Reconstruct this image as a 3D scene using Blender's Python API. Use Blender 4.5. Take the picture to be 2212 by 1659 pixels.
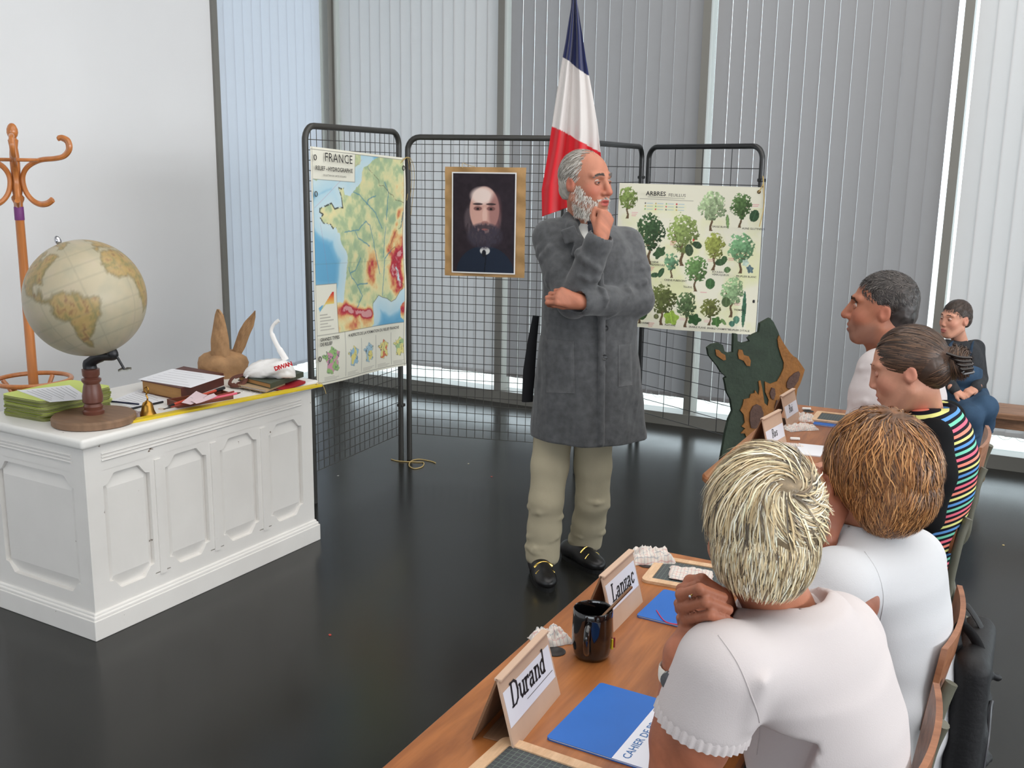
import bpy, bmesh, math, random
import numpy as np
from mathutils import Vector, Matrix

random.seed(7); RNG = np.random.RandomState(7)
scene = bpy.context.scene
for o in list(bpy.data.objects): bpy.data.objects.remove(o, do_unlink=True)
COL = scene.collection

# ------------------------------------------------------------------ camera
F_PX = 2200.0; PITCH = math.radians(12.04); ROLL = math.radians(0.89); YAW = math.radians(27.5); CAM_H = 1.68
cam_d = bpy.data.cameras.new('camera'); cam = bpy.data.objects.new('camera', cam_d); COL.objects.link(cam)
cam_d.sensor_fit = 'HORIZONTAL'; cam_d.sensor_width = 36.0; cam_d.lens = 36.0 * F_PX / 2212.0
cam_d.clip_start = 0.05; cam_d.clip_end = 200
cam.matrix_world = Matrix.Translation((0, 0, CAM_H)) @ Matrix.Rotation(YAW, 4, 'Z') @ Matrix.Rotation(math.pi/2 - PITCH, 4, 'X') @ Matrix.Rotation(ROLL, 4, 'Z')
scene.camera = cam

# ------------------------------------------------------------------ light and exposure
vs = scene.view_settings
vs.view_transform = 'Standard'; vs.look = 'None'; vs.exposure = 0.0; vs.gamma = 1.0; vs.use_curve_mapping = False
world = bpy.data.worlds.new('sky'); scene.world = world; world.use_nodes = True
wn = world.node_tree.nodes; wn['Background'].inputs[0].default_value = (0.84, 0.92, 1.0, 1); wn['Background'].inputs[1].default_value = 3.75
def area_light(name, loc, target, sx, sy, power, color):
    d = bpy.data.lights.new(name, 'AREA'); d.shape = 'RECTANGLE'; d.size = sx; d.size_y = sy; d.energy = power; d.color = color
    o = bpy.data.objects.new(name, d); COL.objects.link(o); o.location = loc
    o.rotation_euler = (Vector(target) - Vector(loc)).to_track_quat('-Z', 'Y').to_euler()
    return o
# daylight of the tall windows in the wall on the pupils' right and in the wall behind the photographer
area_light('daylight_side_windows', (14.85, -0.6, 2.55), (-3.0, 2.2, 1.4), 13.0, 2.6, 960, (0.985, 0.99, 1.0))
area_light('daylight_rear_windows', (0.6, -7.85, 2.45), (-0.9, 3.0, 1.0), 7.5, 2.0, 25, (1.0, 0.95, 0.88))
# unseen overhead light, added as a broad fill over the room
area_light('ceiling_fill', (1.9, 2.5, 4.22), (1.9, 2.5, 0), 9.0, 7.4, 380, (1.0, 0.975, 0.94))

# ------------------------------------------------------------------ pixel helper (2212 x 1659 frame)
_hd = np.array([-math.sin(YAW), math.cos(YAW), 0]); _rt = np.array([math.cos(YAW), math.sin(YAW), 0]); _z = np.array([0, 0, 1.0])
_fw = math.cos(PITCH)*_hd - math.sin(PITCH)*_z; _u0 = math.sin(PITCH)*_hd + math.cos(PITCH)*_z
_r = math.cos(ROLL)*_rt + math.sin(ROLL)*_u0; _u = -math.sin(ROLL)*_rt + math.cos(ROLL)*_u0
_c = np.array([0, 0, CAM_H])
def pray(x, y): return _fw*F_PX + _r*(x-1106) - _u*(y-829.5)
def at_z(x, y, z=0.0):
    d = pray(x, y); return _c + d*(z-CAM_H)/d[2]
def at_h(x, y, dist):                 # dist = horizontal distance along the camera heading
    d = pray(x, y); return _c + d*dist/(d@_hd)
def on_plane(x, y, p0, n):
    d = pray(x, y); p0 = np.array(p0, float); n = np.array(n, float); return _c + d*((p0-_c)@n)/(d@n)

# ------------------------------------------------------------------ colour and materials
def lin(c):
    return tuple(((v/255.0)/12.92 if v/255.0 <= 0.04045 else ((v/255.0+0.055)/1.055)**2.4) for v in c)
def lin_np(a):
    a = np.clip(np.asarray(a, float)/255.0, 0, 1); return np.where(a <= 0.04045, a/12.92, ((a+0.055)/1.055)**2.4)
MATS = {}
def mat(name, rgb, rough=0.6, metal=0.0, spec=0.4, var=0.0, vscale=8.0, bump=0.0, bscale=60.0, vcol=False, stretch=None, sub=0.0, sheen=0.0, coat=0.0, rgb2=None, detail=4):
    if name in MATS: return MATS[name]
    m = bpy.data.materials.new(name); m.use_nodes = True; nt = m.node_tree; N = nt.nodes; L = nt.links
    b = N['Principled BSDF']; b.inputs['Roughness'].default_value = rough; b.inputs['Metallic'].default_value = metal
    b.inputs['Specular IOR Level'].default_value = spec; b.inputs['Coat Weight'].default_value = coat
    b.inputs['Sheen Weight'].default_value = sheen
    if sub:
        b.inputs['Subsurface Weight'].default_value = sub; b.inputs['Subsurface Radius'].default_value = (0.012, 0.005, 0.003); b.inputs['Subsurface Scale'].default_value = 1.0
    c = lin(rgb) + (1,)
    tc = N.new('ShaderNodeTexCoord'); mp = N.new('ShaderNodeMapping'); L.new(tc.outputs['Object'], mp.inputs[0])
    if stretch: mp.inputs['Scale'].default_value = stretch
    src = None
    if vcol:
        a = N.new('ShaderNodeAttribute'); a.attribute_name = 'Col'; src = a.outputs['Color']
    if var > 0:
        nz = N.new('ShaderNodeTexNoise'); nz.inputs['Scale'].default_value = vscale; nz.inputs['Detail'].default_value = detail
        L.new(mp.outputs[0], nz.inputs['Vector'])
        if rgb2 is not None and not vcol:
            mx = N.new('ShaderNodeMix'); mx.data_type = 'RGBA'
            rp = N.new('ShaderNodeValToRGB'); rp.color_ramp.elements[0].position = 0.5-0.25*max(0.1, 1-var); rp.color_ramp.elements[1].position = 0.5+0.25*max(0.1, 1-var)
            L.new(nz.outputs[0], rp.inputs[0]); L.new(rp.outputs[0], mx.inputs[0])
            mx.inputs[6].default_value = c; mx.inputs[7].default_value = lin(rgb2) + (1,); src = mx.outputs[2]
        else:
            mr = N.new('ShaderNodeMapRange'); mr.inputs['From Min'].default_value = 0.25; mr.inputs['From Max'].default_value = 0.75
            mr.inputs['To Min'].default_value = 1-var; mr.inputs['To Max'].default_value = 1+var; L.new(nz.outputs[0], mr.inputs[0])
            hs = N.new('ShaderNodeHueSaturation'); L.new(mr.outputs[0], hs.inputs['Value'])
            if src: L.new(src, hs.inputs['Color'])
            else: hs.inputs['Color'].default_value = c
            src = hs.outputs[0]
    if src: L.new(src, b.inputs['Base Color'])
    else: b.inputs['Base Color'].default_value = c
    if bump > 0:
        n2 = N.new('ShaderNodeTexNoise'); n2.inputs['Scale'].default_value = bscale; n2.inputs['Detail'].default_value = 3; L.new(mp.outputs[0], n2.inputs['Vector'])
        bp = N.new('ShaderNodeBump'); bp.inputs['Strength'].default_value = bump; bp.inputs['Distance'].default_value = 0.004
        L.new(n2.outputs[0], bp.inputs['Height']); L.new(bp.outputs[0], b.inputs['Normal'])
    MATS[name] = m; return m

# ------------------------------------------------------------------ scene objects
def tag(o, label, cat, group=None, kind=None):
    if label: o['label'] = label
    if cat: o['category'] = cat
    if group: o['group'] = group
    if kind: o['kind'] = kind
    return o
def thing(name, label, cat, loc=(0, 0, 0), rz=0.0, group=None):
    o = bpy.data.objects.new(name, None); COL.objects.link(o); o.location = loc; o.rotation_euler = (0, 0, rz); o.empty_display_size = 0.05
    return tag(o, label, cat, group)
def mesh_obj(name, verts, faces, m, parent=None, smooth=False, cols=None, mats=None, fmat=None, mw=None):
    me = bpy.data.meshes.new(name)
    if isinstance(verts, np.ndarray): verts = verts.tolist()
    if isinstance(faces, np.ndarray): faces = faces.tolist()
    me.from_pydata(verts, [], faces); me.update()
    if m is not None: me.materials.append(m)
    for x in (mats or []): me.materials.append(x)
    if fmat is not None: me.polygons.foreach_set('material_index', np.asarray(fmat, dtype=np.int32))
    if smooth: me.polygons.foreach_set('use_smooth', [True]*len(me.polygons))
    if cols is not None:
        a = me.color_attributes.new('Col', 'FLOAT_COLOR', 'POINT'); c = np.ones((len(me.vertices), 4), dtype=np.float32); c[:, :3] = cols; a.data.foreach_set('color', c.ravel())
    o = bpy.data.objects.new(name, me); COL.objects.link(o)
    if mw is not None: o.matrix_world = mw
    if parent is not None: o.parent = parent
    return o
def struct(o): o['kind'] = 'structure'; return o

class MB:                                # collects primitive shapes into one mesh
    def __init__(s): s.v = []; s.f = []
    def add(s, vs_, fs_):
        n = len(s.v); s.v.extend([tuple(map(float, p)) for p in vs_]); s.f.extend([tuple(i+n for i in f) for f in fs_]); return s
    def box(s, lo, hi, M=None):
        p = [Vector((x, y, z)) for z in (lo[2], hi[2]) for y in (lo[1], hi[1]) for x in (lo[0], hi[0])]
        if M is not None: p = [M @ q for q in p]
        return s.add(p, [(0, 2, 3, 1), (4, 5, 7, 6), (0, 1, 5, 4), (2, 6, 7, 3), (0, 4, 6, 2), (1, 3, 7, 5)])
    def rbox(s, lo, hi, r=0.004, seg=2, M=None):
        bm = bmesh.new(); bmesh.ops.create_cube(bm, size=1.0)
        c = (Vector(lo)+Vector(hi))/2; d = Vector(hi)-Vector(lo)
        for v in bm.verts: v.co = Vector((v.co.x*d.x, v.co.y*d.y, v.co.z*d.z)) + c
        bmesh.ops.bevel(bm, geom=list(bm.edges), offset=min(r, 0.49*min(d)), segments=seg, affect='EDGES', profile=0.5)
        return s.bm(bm, M)
    def bm(s, bm, M=None):
        bm.verts.index_update()
        s.add([(M @ v.co if M is not None else v.co) for v in bm.verts], [tuple(v.index for v in f.verts) for f in bm.faces]); bm.free(); return s
    def tube(s, pts, r, n=8, caps=True, closed=False, flat=1.0):
        pts = [Vector(p) for p in pts]; k = len(pts); rs = r if hasattr(r, '__len__') else [r]*k
        vs_ = []; prev = None
        for i, p in enumerate(pts):
            a = pts[(i-1) % k] if (closed or i > 0) else p; b = pts[(i+1) % k] if (closed or i < k-1) else p
            t = (b-a).normalized() if (b-a).length > 1e-9 else Vector((0, 0, 1))
            if prev is None:
                u = t.orthogonal().normalized()
            else:
                u = prev - t*prev.dot(t); u = u.normalized() if u.length > 1e-6 else t.orthogonal().normalized()
            prev = u; w = t.cross(u)
            for j in range(n):
                an = 2*math.pi*j/n; vs_.append(p + u*rs[i]*math.cos(an) + w*rs[i]*flat*math.sin(an))
        fs_ = []
        for i in range(k if closed else k-1):
            for j in range(n):
                a = i*n+j; b = i*n+(j+1) % n; c = ((i+1) % k)*n+(j+1) % n; d = ((i+1) % k)*n+j; fs_.append((a, b, c, d))
        if caps and not closed:
            fs_.append(tuple(range(n-1, -1, -1))); fs_.append(tuple((k-1)*n+j for j in range(n)))
        return s.add(vs_, fs_)
    def lathe(s, prof, n=32, M=None, caps=True):
        vs_ = []; fs_ = []
        for (r, z) in prof:
            for j in range(n):
                a = 2*math.pi*j/n; p = Vector((r*math.cos(a), r*math.sin(a), z)); vs_.append(M @ p if M is not None else p)
        for i in range(len(prof)-1):
            for j in range(n): fs_.append((i*n+j, i*n+(j+1) % n, (i+1)*n+(j+1) % n, (i+1)*n+j))
        if caps:
            if prof[0][0] > 1e-5: fs_.append(tuple(range(n-1, -1, -1)))
            if prof[-1][0] > 1e-5: fs_.append(tuple((len(prof)-1)*n+j for j in range(n)))
        return s.add(vs_, fs_)
    def prism(s, outline, z0, z1, M=None):
        k = len(outline); p = [Vector((x, y, z0)) for x, y in outline] + [Vector((x, y, z1)) for x, y in outline]
        if M is not None: p = [M @ q for q in p]
        f = [tuple(range(k-1, -1, -1)), tuple(range(k, 2*k))] + [(i, (i+1) % k, (i+1) % k+k, i+k) for i in range(k)]
        return s.add(p, f)
    def sphere(s, c, r, n=12, m=8, M=None):
        prof = [(max(1e-6, math.sin(math.pi*i/m)), -math.cos(math.pi*i/m)) for i in range(m+1)]
        rr = r if hasattr(r, '__len__') else (r, r, r)
        vs_ = []; fs_ = []
        for (q, z) in prof:
            for j in range(n):
                a = 2*math.pi*j/n; p = Vector((q*math.cos(a)*rr[0], q*math.sin(a)*rr[1], z*rr[2]))
                if M is not None: p = M @ p
                vs_.append(p + Vector(c))
        for i in range(m):
            for j in range(n): fs_.append((i*n+j, i*n+(j+1) % n, (i+1)*n+(j+1) % n, (i+1)*n+j))
        return s.add(vs_, fs_)
    def build(s, name, m, parent=None, smooth=False, **k):
        o = mesh_obj(name, s.v, s.f, m, parent, smooth, **k)
        if smooth == 'auto' or smooth is True:
            me = o.data; bm = bmesh.new(); bm.from_mesh(me); bmesh.ops.remove_doubles(bm, verts=bm.verts, dist=1e-5)
            for e in bm.edges:
                if len(e.link_faces) == 2 and e.calc_face_angle(0) > 0.7: e.smooth = False
            bm.to_mesh(me); bm.free(); me.polygons.foreach_set('use_smooth', [True]*len(me.polygons))
        return o
def copy_tree(o, parent=None):
    c = o.copy(); COL.objects.link(c); c.parent = parent
    for ch in list(o.children): copy_tree(ch, c)
    return c
def spline(pts, n=8):                    # Catmull-Rom through points
    P = [np.array(p, float) for p in pts]; out = []
    for i in range(len(P)-1):
        p0 = P[max(i-1, 0)]; p1 = P[i]; p2 = P[i+1]; p3 = P[min(i+2, len(P)-1)]
        for t in np.linspace(0, 1, n, endpoint=False):
            out.append(0.5*((2*p1)+(-p0+p2)*t+(2*p0-5*p1+4*p2-p3)*t*t+(-p0+3*p1-3*p2+p3)*t**3))
    out.append(P[-1]); return out
def rounded_rect(w, h, r, n=5, cx=0, cy=0):
    o = []
    for (sx, sy, a0) in ((1, 1, 0), (-1, 1, 90), (-1, -1, 180), (1, -1, 270)):
        for i in range(n+1):
            a = math.radians(a0+90*i/n); o.append((cx+sx*(w/2-r)+r*math.cos(a), cy+sy*(h/2-r)+r*math.sin(a)))
    return o
def text_mesh(txt, size, name, m, parent, M, shear=0.0, align='LEFT', extrude=0.0, space=1.0, bold=0.0):
    cu = bpy.data.curves.new(name, 'FONT'); cu.body = txt; cu.size = size; cu.shear = shear; cu.align_x = align; cu.extrude = extrude; cu.space_character = space; cu.offset = bold; cu.resolution_u = 2
    t = bpy.data.objects.new(name, cu); COL.objects.link(t); dg = bpy.context.evaluated_depsgraph_get(); dg.update()
    me = bpy.data.meshes.new_from_object(t.evaluated_get(dg)); bpy.data.objects.remove(t, do_unlink=True); bpy.data.curves.remove(cu)
    me.materials.clear(); me.materials.append(m); me.transform(M)
    o = bpy.data.objects.new(name, me); COL.objects.link(o); o.parent = parent; return o
def vnoise(x, y, seed=0):                # numpy value noise
    r = np.random.RandomState(seed).rand(64, 64)
    xi = np.floor(x).astype(int); yi = np.floor(y).astype(int); fx = x-xi; fy = y-yi; fx = fx*fx*(3-2*fx); fy = fy*fy*(3-2*fy)
    g = lambda a, b: r[b % 64, a % 64]
    return (g(xi, yi)*(1-fx)+g(xi+1, yi)*fx)*(1-fy) + (g(xi, yi+1)*(1-fx)+g(xi+1, yi+1)*fx)*fy
def fbm(x, y, seed=0, o=4):
    s = 0; a = 0.5; t = 0
    for i in range(o): s = s+a*vnoise(x*2**i+i*7.3, y*2**i+i*3.1, seed+i); t += a; a *= 0.5
    return s/t
def poly_mask(x, y, poly):
    inside = np.zeros(x.shape, bool); n = len(poly)
    for i in range(n):
        x1, y1 = poly[i]; x2, y2 = poly[(i+1) % n]
        if y1 == y2: continue
        c = ((y1 > y) != (y2 > y)) & (x < (x2-x1)*(y-y1)/(y2-y1)+x1); inside ^= c
    return inside
def seg_dist(x, y, pts, closed=False):
    d = np.full(x.shape, 9e9); k = len(pts)
    for i in range(k if closed else k-1):
        ax, ay = pts[i]; bx, by = pts[(i+1) % k]; dx, dy = bx-ax, by-ay; L = dx*dx+dy*dy+1e-12
        t = np.clip(((x-ax)*dx+(y-ay)*dy)/L, 0, 1); d = np.minimum(d, np.hypot(x-ax-t*dx, y-ay-t*dy))
    return d
def sheet(name, img, w, h, m, parent, M, disp=None, thick=0.0012):
    # a printed sheet: dense grid with printed colours in the vertices, real thickness; local x right, y up, z out
    ny, nx = img.shape[:2]; xs = np.linspace(0, w, nx); ys = np.linspace(0, h, ny)
    X, Y = np.meshgrid(xs, ys); Z = disp(X, Y) if disp is not None else np.zeros_like(X)
    V = np.stack([X, Y, Z], -1).reshape(-1, 3); idx = np.arange(nx*ny).reshape(ny, nx)
    Fq = np.stack([idx[:-1, :-1], idx[:-1, 1:], idx[1:, 1:], idx[1:, :-1]], -1).reshape(-1, 4)
    st = max(1, nx//24); bx = list(range(0, nx, st)); bx = bx if bx[-1] == nx-1 else bx+[nx-1]; st = max(1, ny//24); by = list(range(0, ny, st)); by = by if by[-1] == ny-1 else by+[ny-1]
    n0 = len(V); Vb = V.reshape(ny, nx, 3)[np.ix_(by, bx)].copy(); Vb[..., 2] -= thick; mb = len(bx); idb = n0+np.arange(len(by)*mb).reshape(len(by), mb)
    Fb = np.stack([idb[:-1, :-1], idb[1:, :-1], idb[1:, 1:], idb[:-1, 1:]], -1).reshape(-1, 4)
    V = np.concatenate([V, Vb.reshape(-1, 3)]); col = np.concatenate([lin_np(img).reshape(-1, 3), np.tile(lin_np(img.reshape(-1, 3)[:1]*0+np.array([225, 222, 212])), (len(by)*mb, 1))])
    o = mesh_obj(name, V, np.concatenate([Fq, Fb]), m, parent, True, cols=col)
    o.data.transform(M); return o
# ================================================================== the room
X_L = -4.90; Y_B = 6.42; X_R = 15.0; Y_F = -8.0; Z_C = 4.3
m_floor = bpy.data.materials.new('polished_concrete'); m_floor.use_nodes = True
def _floor():
    nt = m_floor.node_tree; N = nt.nodes; L = nt.links; b = N['Principled BSDF']
    tc = N.new('ShaderNodeTexCoord'); n1 = N.new('ShaderNodeTexNoise'); n1.inputs['Scale'].default_value = 1.3; n1.inputs['Detail'].default_value = 6; n1.inputs['Roughness'].default_value = 0.65
    n2 = N.new('ShaderNodeTexNoise'); n2.inputs['Scale'].default_value = 90; n2.inputs['Detail'].default_value = 4
    L.new(tc.outputs['Object'], n1.inputs[0]); L.new(tc.outputs['Object'], n2.inputs[0])
    rp = N.new('ShaderNodeValToRGB'); e = rp.color_ramp.elements; e[0].position = 0.3; e[0].color = lin((27, 27, 25))+(1,); e[1].position = 0.72; e[1].color = lin((39, 39, 36))+(1,)
    L.new(n1.outputs[0], rp.inputs[0])
    mx = N.new('ShaderNodeMix'); mx.data_type = 'RGBA'; mx.blend_type = 'MULTIPLY'; mx.inputs[0].default_value = 0.35; L.new(rp.outputs[0], mx.inputs[6]); L.new(n2.outputs[0], mx.inputs[7])
    hs = N.new('ShaderNodeHueSaturation'); hs.inputs['Value'].default_value = 1.2; L.new(mx.outputs[2], hs.inputs['Color']); L.new(hs.outputs[0], b.inputs['Base Color'])
    mr = N.new('ShaderNodeMapRange'); mr.inputs['To Min'].default_value = 0.14; mr.inputs['To Max'].default_value = 0.32; L.new(n1.outputs[0], mr.inputs[0]); L.new(mr.outputs[0], b.inputs['Roughness'])
    b.inputs['Specular IOR Level'].default_value = 0.38
    bp = N.new('ShaderNodeBump'); bp.inputs['Strength'].default_value = 0.04; bp.inputs['Distance'].default_value = 0.003; L.new(n1.outputs[0], bp.inputs['Height']); L.new(bp.outputs[0], b.inputs['Normal'])
_floor()
m_wall = mat('white_plaster', (234, 234, 235), 0.85, var=0.02, vscale=1.5, bump=0.05, bscale=120)
m_ceil = mat('ceiling_paint', (205, 205, 203), 0.9)
m_mull = mat('grey_metal_frame', (124, 122, 116), 0.45, metal=0.0, spec=0.5)
m_glass = bpy.data.materials.new('window_glass'); m_glass.use_nodes = True
def _glass():
    nt = m_glass.node_tree; N = nt.nodes; L = nt.links; N.remove(N['Principled BSDF'])
    t = N.new('ShaderNodeBsdfTransparent'); t.inputs[0].default_value = (0.93, 0.96, 0.95, 1); g = N.new('ShaderNodeBsdfGlossy'); g.inputs['Roughness'].default_value = 0.02
    mx = N.new('ShaderNodeMixShader'); mx.inputs[0].default_value = 0.05; L.new(t.outputs[0], mx.inputs[1]); L.new(g.outputs[0], mx.inputs[2]); L.new(mx.outputs[0], N['Material Output'].inputs[0])
_glass()
struct(MB().box((X_L-0.16, Y_F-0.2, -0.2), (X_R+0.2, Y_B+0.13, 0)).build('floor', m_floor))
struct(MB().box((X_L-0.3, Y_F-0.2, Z_C), (X_R+0.2, Y_B+0.16, Z_C+0.2)).build('ceiling', m_ceil))
struct(MB().box((X_L-0.2, Y_F-0.2, 0), (X_L, 5.16, Z_C)).build('wall_left', m_wall))
# right wall with a window band, front wall behind the photographer with a window band
w = MB(); w.box((X_R, Y_F-0.2, 0), (X_R+0.2, Y_B+0.1, 1.2)); w.box((X_R, Y_F-0.2, 3.9), (X_R+0.2, Y_B+0.1, Z_C)); w.box((X_R, Y_F-0.2, 1.2), (X_R+0.2, -7.2, 3.9))
struct(w.build('wall_right', m_wall))
w = MB(); w.box((X_L, Y_F-0.2, 0), (X_R, Y_F, 1.3)); w.box((X_L, Y_F-0.2, 3.45), (X_R, Y_F, Z_C)); w.box((X_L, Y_F-0.2, 1.3), (-4.0, Y_F, 3.45)); w.box((4.4, Y_F-0.2, 1.3), (X_R, Y_F, 3.45))
struct(w.build('wall_front', m_wall))
m_ground = mat('pale_outdoor_paving', (205, 205, 198), 0.9, var=0.05, vscale=2)
struct(MB().box((-24, -20, -0.32), (30, 30, -0.22)).build('outdoor_ground', m_ground))
# ---- glazed bays: posts, kerb, transom head and panes
MX = [-3.445, -2.010, -0.525, 0.96, 2.44]                      # mullion centres on the back wall
bays = [(-4.85, -3.47), (-3.42, -2.035), (-1.985, -0.55), (-0.50, 0.935), (0.985, 2.415), (2.465, 14.95)]
for i, (a, b) in enumerate(bays):
    f = MB(); hw = 0.025
    f.box((a-0.05 if i == 0 else a-hw, Y_B-0.05, 0.0), (b+hw if i < 5 else X_R, Y_B+0.10, 0.085))
    f.box((a-0.05 if i == 0 else a-hw, Y_B-0.02, 3.25), (b+hw if i < 5 else X_R, Y_B+0.10, Z_C))
    f.box((b, Y_B-0.04, 0.085), (b+0.05, Y_B+0.10, 3.25))
    if i == 0: f.box((X_L-0.06, Y_B-0.04, 0.0), (-4.852, Y_B+0.10, Z_C))
    win = struct(f.build('window_%d' % (i+2), m_mull))
    MB().box((a+0.002, Y_B+0.07, 0.085), (b-0.002, Y_B+0.076, 3.25)).build('pane', m_glass, win)
f = MB(); f.box((X_L-0.14, 5.205, 0), (X_L+0.03, 6.33, 0.085)); f.box((X_L-0.14, 5.16, 0), (X_L+0.02, 5.205, Z_C)); f.box((X_L-0.14, 5.205, 3.25), (X_L, 6.33, Z_C)); f.box((X_L-0.14, 6.33, 0), (X_L+0.03, 6.378, Z_C))
win = struct(f.build('window_1', m_mull))
MB().box((X_L-0.1, 5.207, 0.085), (X_L-0.094, 6.328, 3.25)).build('pane', m_glass, win)
# ---- vertical blinds
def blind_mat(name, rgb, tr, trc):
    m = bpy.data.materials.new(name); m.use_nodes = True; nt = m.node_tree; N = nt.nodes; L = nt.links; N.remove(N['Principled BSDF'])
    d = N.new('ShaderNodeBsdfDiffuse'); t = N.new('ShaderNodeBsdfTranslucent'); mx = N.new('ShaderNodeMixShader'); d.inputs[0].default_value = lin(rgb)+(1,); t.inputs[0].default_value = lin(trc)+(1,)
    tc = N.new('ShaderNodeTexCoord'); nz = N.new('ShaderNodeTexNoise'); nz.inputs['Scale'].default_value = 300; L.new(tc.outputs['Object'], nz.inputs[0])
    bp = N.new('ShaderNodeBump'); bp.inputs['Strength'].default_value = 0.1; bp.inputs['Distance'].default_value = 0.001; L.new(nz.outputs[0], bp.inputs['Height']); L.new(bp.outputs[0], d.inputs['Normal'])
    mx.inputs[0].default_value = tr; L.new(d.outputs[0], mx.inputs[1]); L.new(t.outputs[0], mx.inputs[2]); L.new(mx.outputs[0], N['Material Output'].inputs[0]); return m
m_bl_shaded = blind_mat('blind_fabric_painted_shade', (146, 143, 143), 0.070, (215, 215, 220))  # one fabric in three tones: the bays' differing light is put into the colour
m_bl_lit = blind_mat('blind_fabric_painted_light', (198, 197, 197), 0.105, (225, 225, 228))
m_bl_bluelit = blind_mat('blind_fabric_painted_bluish_light', (200, 206, 216), 0.115, (212, 222, 236))
m_rail = mat('white_rail', (220, 220, 220), 0.5); m_chain = mat('bead_chain', (200, 200, 200), 0.4)
def vane_mesh(wd, z0, z1):
    # one strip of blind fabric, slightly bowed, with a folded weight pocket at the bottom
    k = 7; v = []; fcs = []
    for z in (z0, z0+0.03, z1):
        for j in range(k):
            t = (j/(k-1)-0.5); v.append((t*wd, 0.0025*(1-4*t*t), z))
    for q in (0, 1):
        for j in range(k-1): fcs.append((q*k+j, q*k+j+1, (q+1)*k+j+1, (q+1)*k+j))
    n = len(v); v += [(-wd*0.46, 0.0045, z0+0.002), (wd*0.46, 0.0045, z0+0.002), (wd*0.46, 0.0045, z0+0.028), (-wd*0.46, 0.0045, z0+0.028)]; fcs.append((n, n+1, n+2, n+3))
    return v, fcs
def blind(label, p0, p1, n, m, tilt, z0=0.19, wf=1.03):
    p0 = Vector(p0); p1 = Vector(p1); d = (p1-p0); ang = math.atan2(d.y, d.x)
    root = thing('vertical_blind', label, 'blind', ((p0+p1)/2)[:], ang, None)
    Lh = d.length/2; pitch = d.length/n
    v, fc = vane_mesh(pitch*wf, z0, 3.2)
    first = None
    for i in range(n):
        if first is None: o = mesh_obj('vane', v, fc, m, root, True); first = o
        else: o = first.copy(); COL.objects.link(o); o.parent = root
        o.location = (-Lh+pitch*(i+0.5), 0, random.uniform(-0.004, 0.004)); o.rotation_euler = (0, 0, math.radians(tilt+random.uniform(-0.6, 0.6)))
    MB().rbox((-Lh, -0.022, 3.2), (Lh, 0.022, 3.245), 0.005).build('head_rail', m_rail, root)
    c = MB()
    for i in range(n-1):
        x0 = -Lh+pitch*(i+0.5); c.tube([(x0+pitch*t, -0.026, z0+0.015-0.03*(1-(2*t-1)**2)) for t in np.linspace(0, 1, 6)], 0.0011, 4)
    c.build('bead_chain', m_chain, root)
    return root
blind('vertical blind coloured as in bluish light on the side window next to the white wall', (X_L-0.035, 5.225, 0), (X_L-0.035, 6.31, 0), 12, m_bl_bluelit, -5, wf=1.06)
blind('vertical blind coloured as brightly lit behind the portrait panel next to the room corner', (-4.825, Y_B, 0), (-3.485, Y_B, 0), 15, m_bl_lit, 2.5, wf=1.075)
blind('vertical blind coloured as in shade behind the hanging flag', (-3.39, Y_B, 0), (-2.045, Y_B, 0), 15, m_bl_shaded, -6, wf=1.043)
blind('vertical blind coloured as in shade behind the seated man, beside the tree poster', (-1.955, Y_B, 0), (-0.585, Y_B, 0), 15, m_bl_shaded, -6, wf=1.019)
blind('vertical blind coloured as brightly lit behind the bench where the boy sits', (-0.475, Y_B, 0), (0.92, Y_B, 0), 15, m_bl_lit, 2.5, wf=1.06)
blind('vertical blind coloured as brightly lit of the bay beyond the boy on the bench', (1.0, Y_B, 0), (2.40, Y_B, 0), 15, m_bl_lit, 2.5, wf=1.06)
# ================================================================== white teacher's desk
def paint_mat(name, rgb, chip):
    m = mat(name, rgb, 0.42, var=0.035, vscale=5, bump=0.12, bscale=35); nt = m.node_tree; N = nt.nodes; L = nt.links; b = N['Principled BSDF']
    src = b.inputs['Base Color'].links[0].from_socket; tc = N.new('ShaderNodeTexCoord'); n = N.new('ShaderNodeTexNoise'); n.inputs['Scale'].default_value = 26; n.inputs['Detail'].default_value = 5; L.new(tc.outputs['Object'], n.inputs[0])
    r = N.new('ShaderNodeValToRGB'); r.color_ramp.elements[0].position = 0.735; r.color_ramp.elements[1].position = 0.75; L.new(n.outputs[0], r.inputs[0])
    mx = N.new('ShaderNodeMix'); mx.data_type = 'RGBA'; L.new(r.outputs[0], mx.inputs[0]); L.new(src, mx.inputs[6]); mx.inputs[7].default_value = lin(chip)+(1,); L.new(mx.outputs[2], b.inputs['Base Color']); return m
m_desk = paint_mat('worn_white_paint', (232, 229, 225), (120, 105, 92))
m_desktop = paint_mat('worn_white_top_paint', (228, 226, 222), (150, 138, 125))
DESK_RZ = math.radians(-2.4); ZT = 0.745
desk = thing('teacher_desk', 'white painted panelled wooden desk carrying the globe', 'desk', (-2.851, 2.298, 0), DESK_RZ)
DL = 1.212; DD = 0.60
M_front = Matrix(((0, 0, 1, 0), (1, 0, 0, 0), (0, 1, 0, 0), (0, 0, 0, 1)))          # u along +y, v up, out +x
M_side = Matrix(((1, 0, 0, -DD), (0, 0, -1, 0), (0, 1, 0, 0), (0, 0, 0, 1)))        # u along +x from the back, v up, out -y
b = MB(); b.rbox((-DD+0.04, 0.04, 0.02), (-0.04, DL-0.04, 0.71), 0.002)
b.build('carcass', m_desk, desk)
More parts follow.
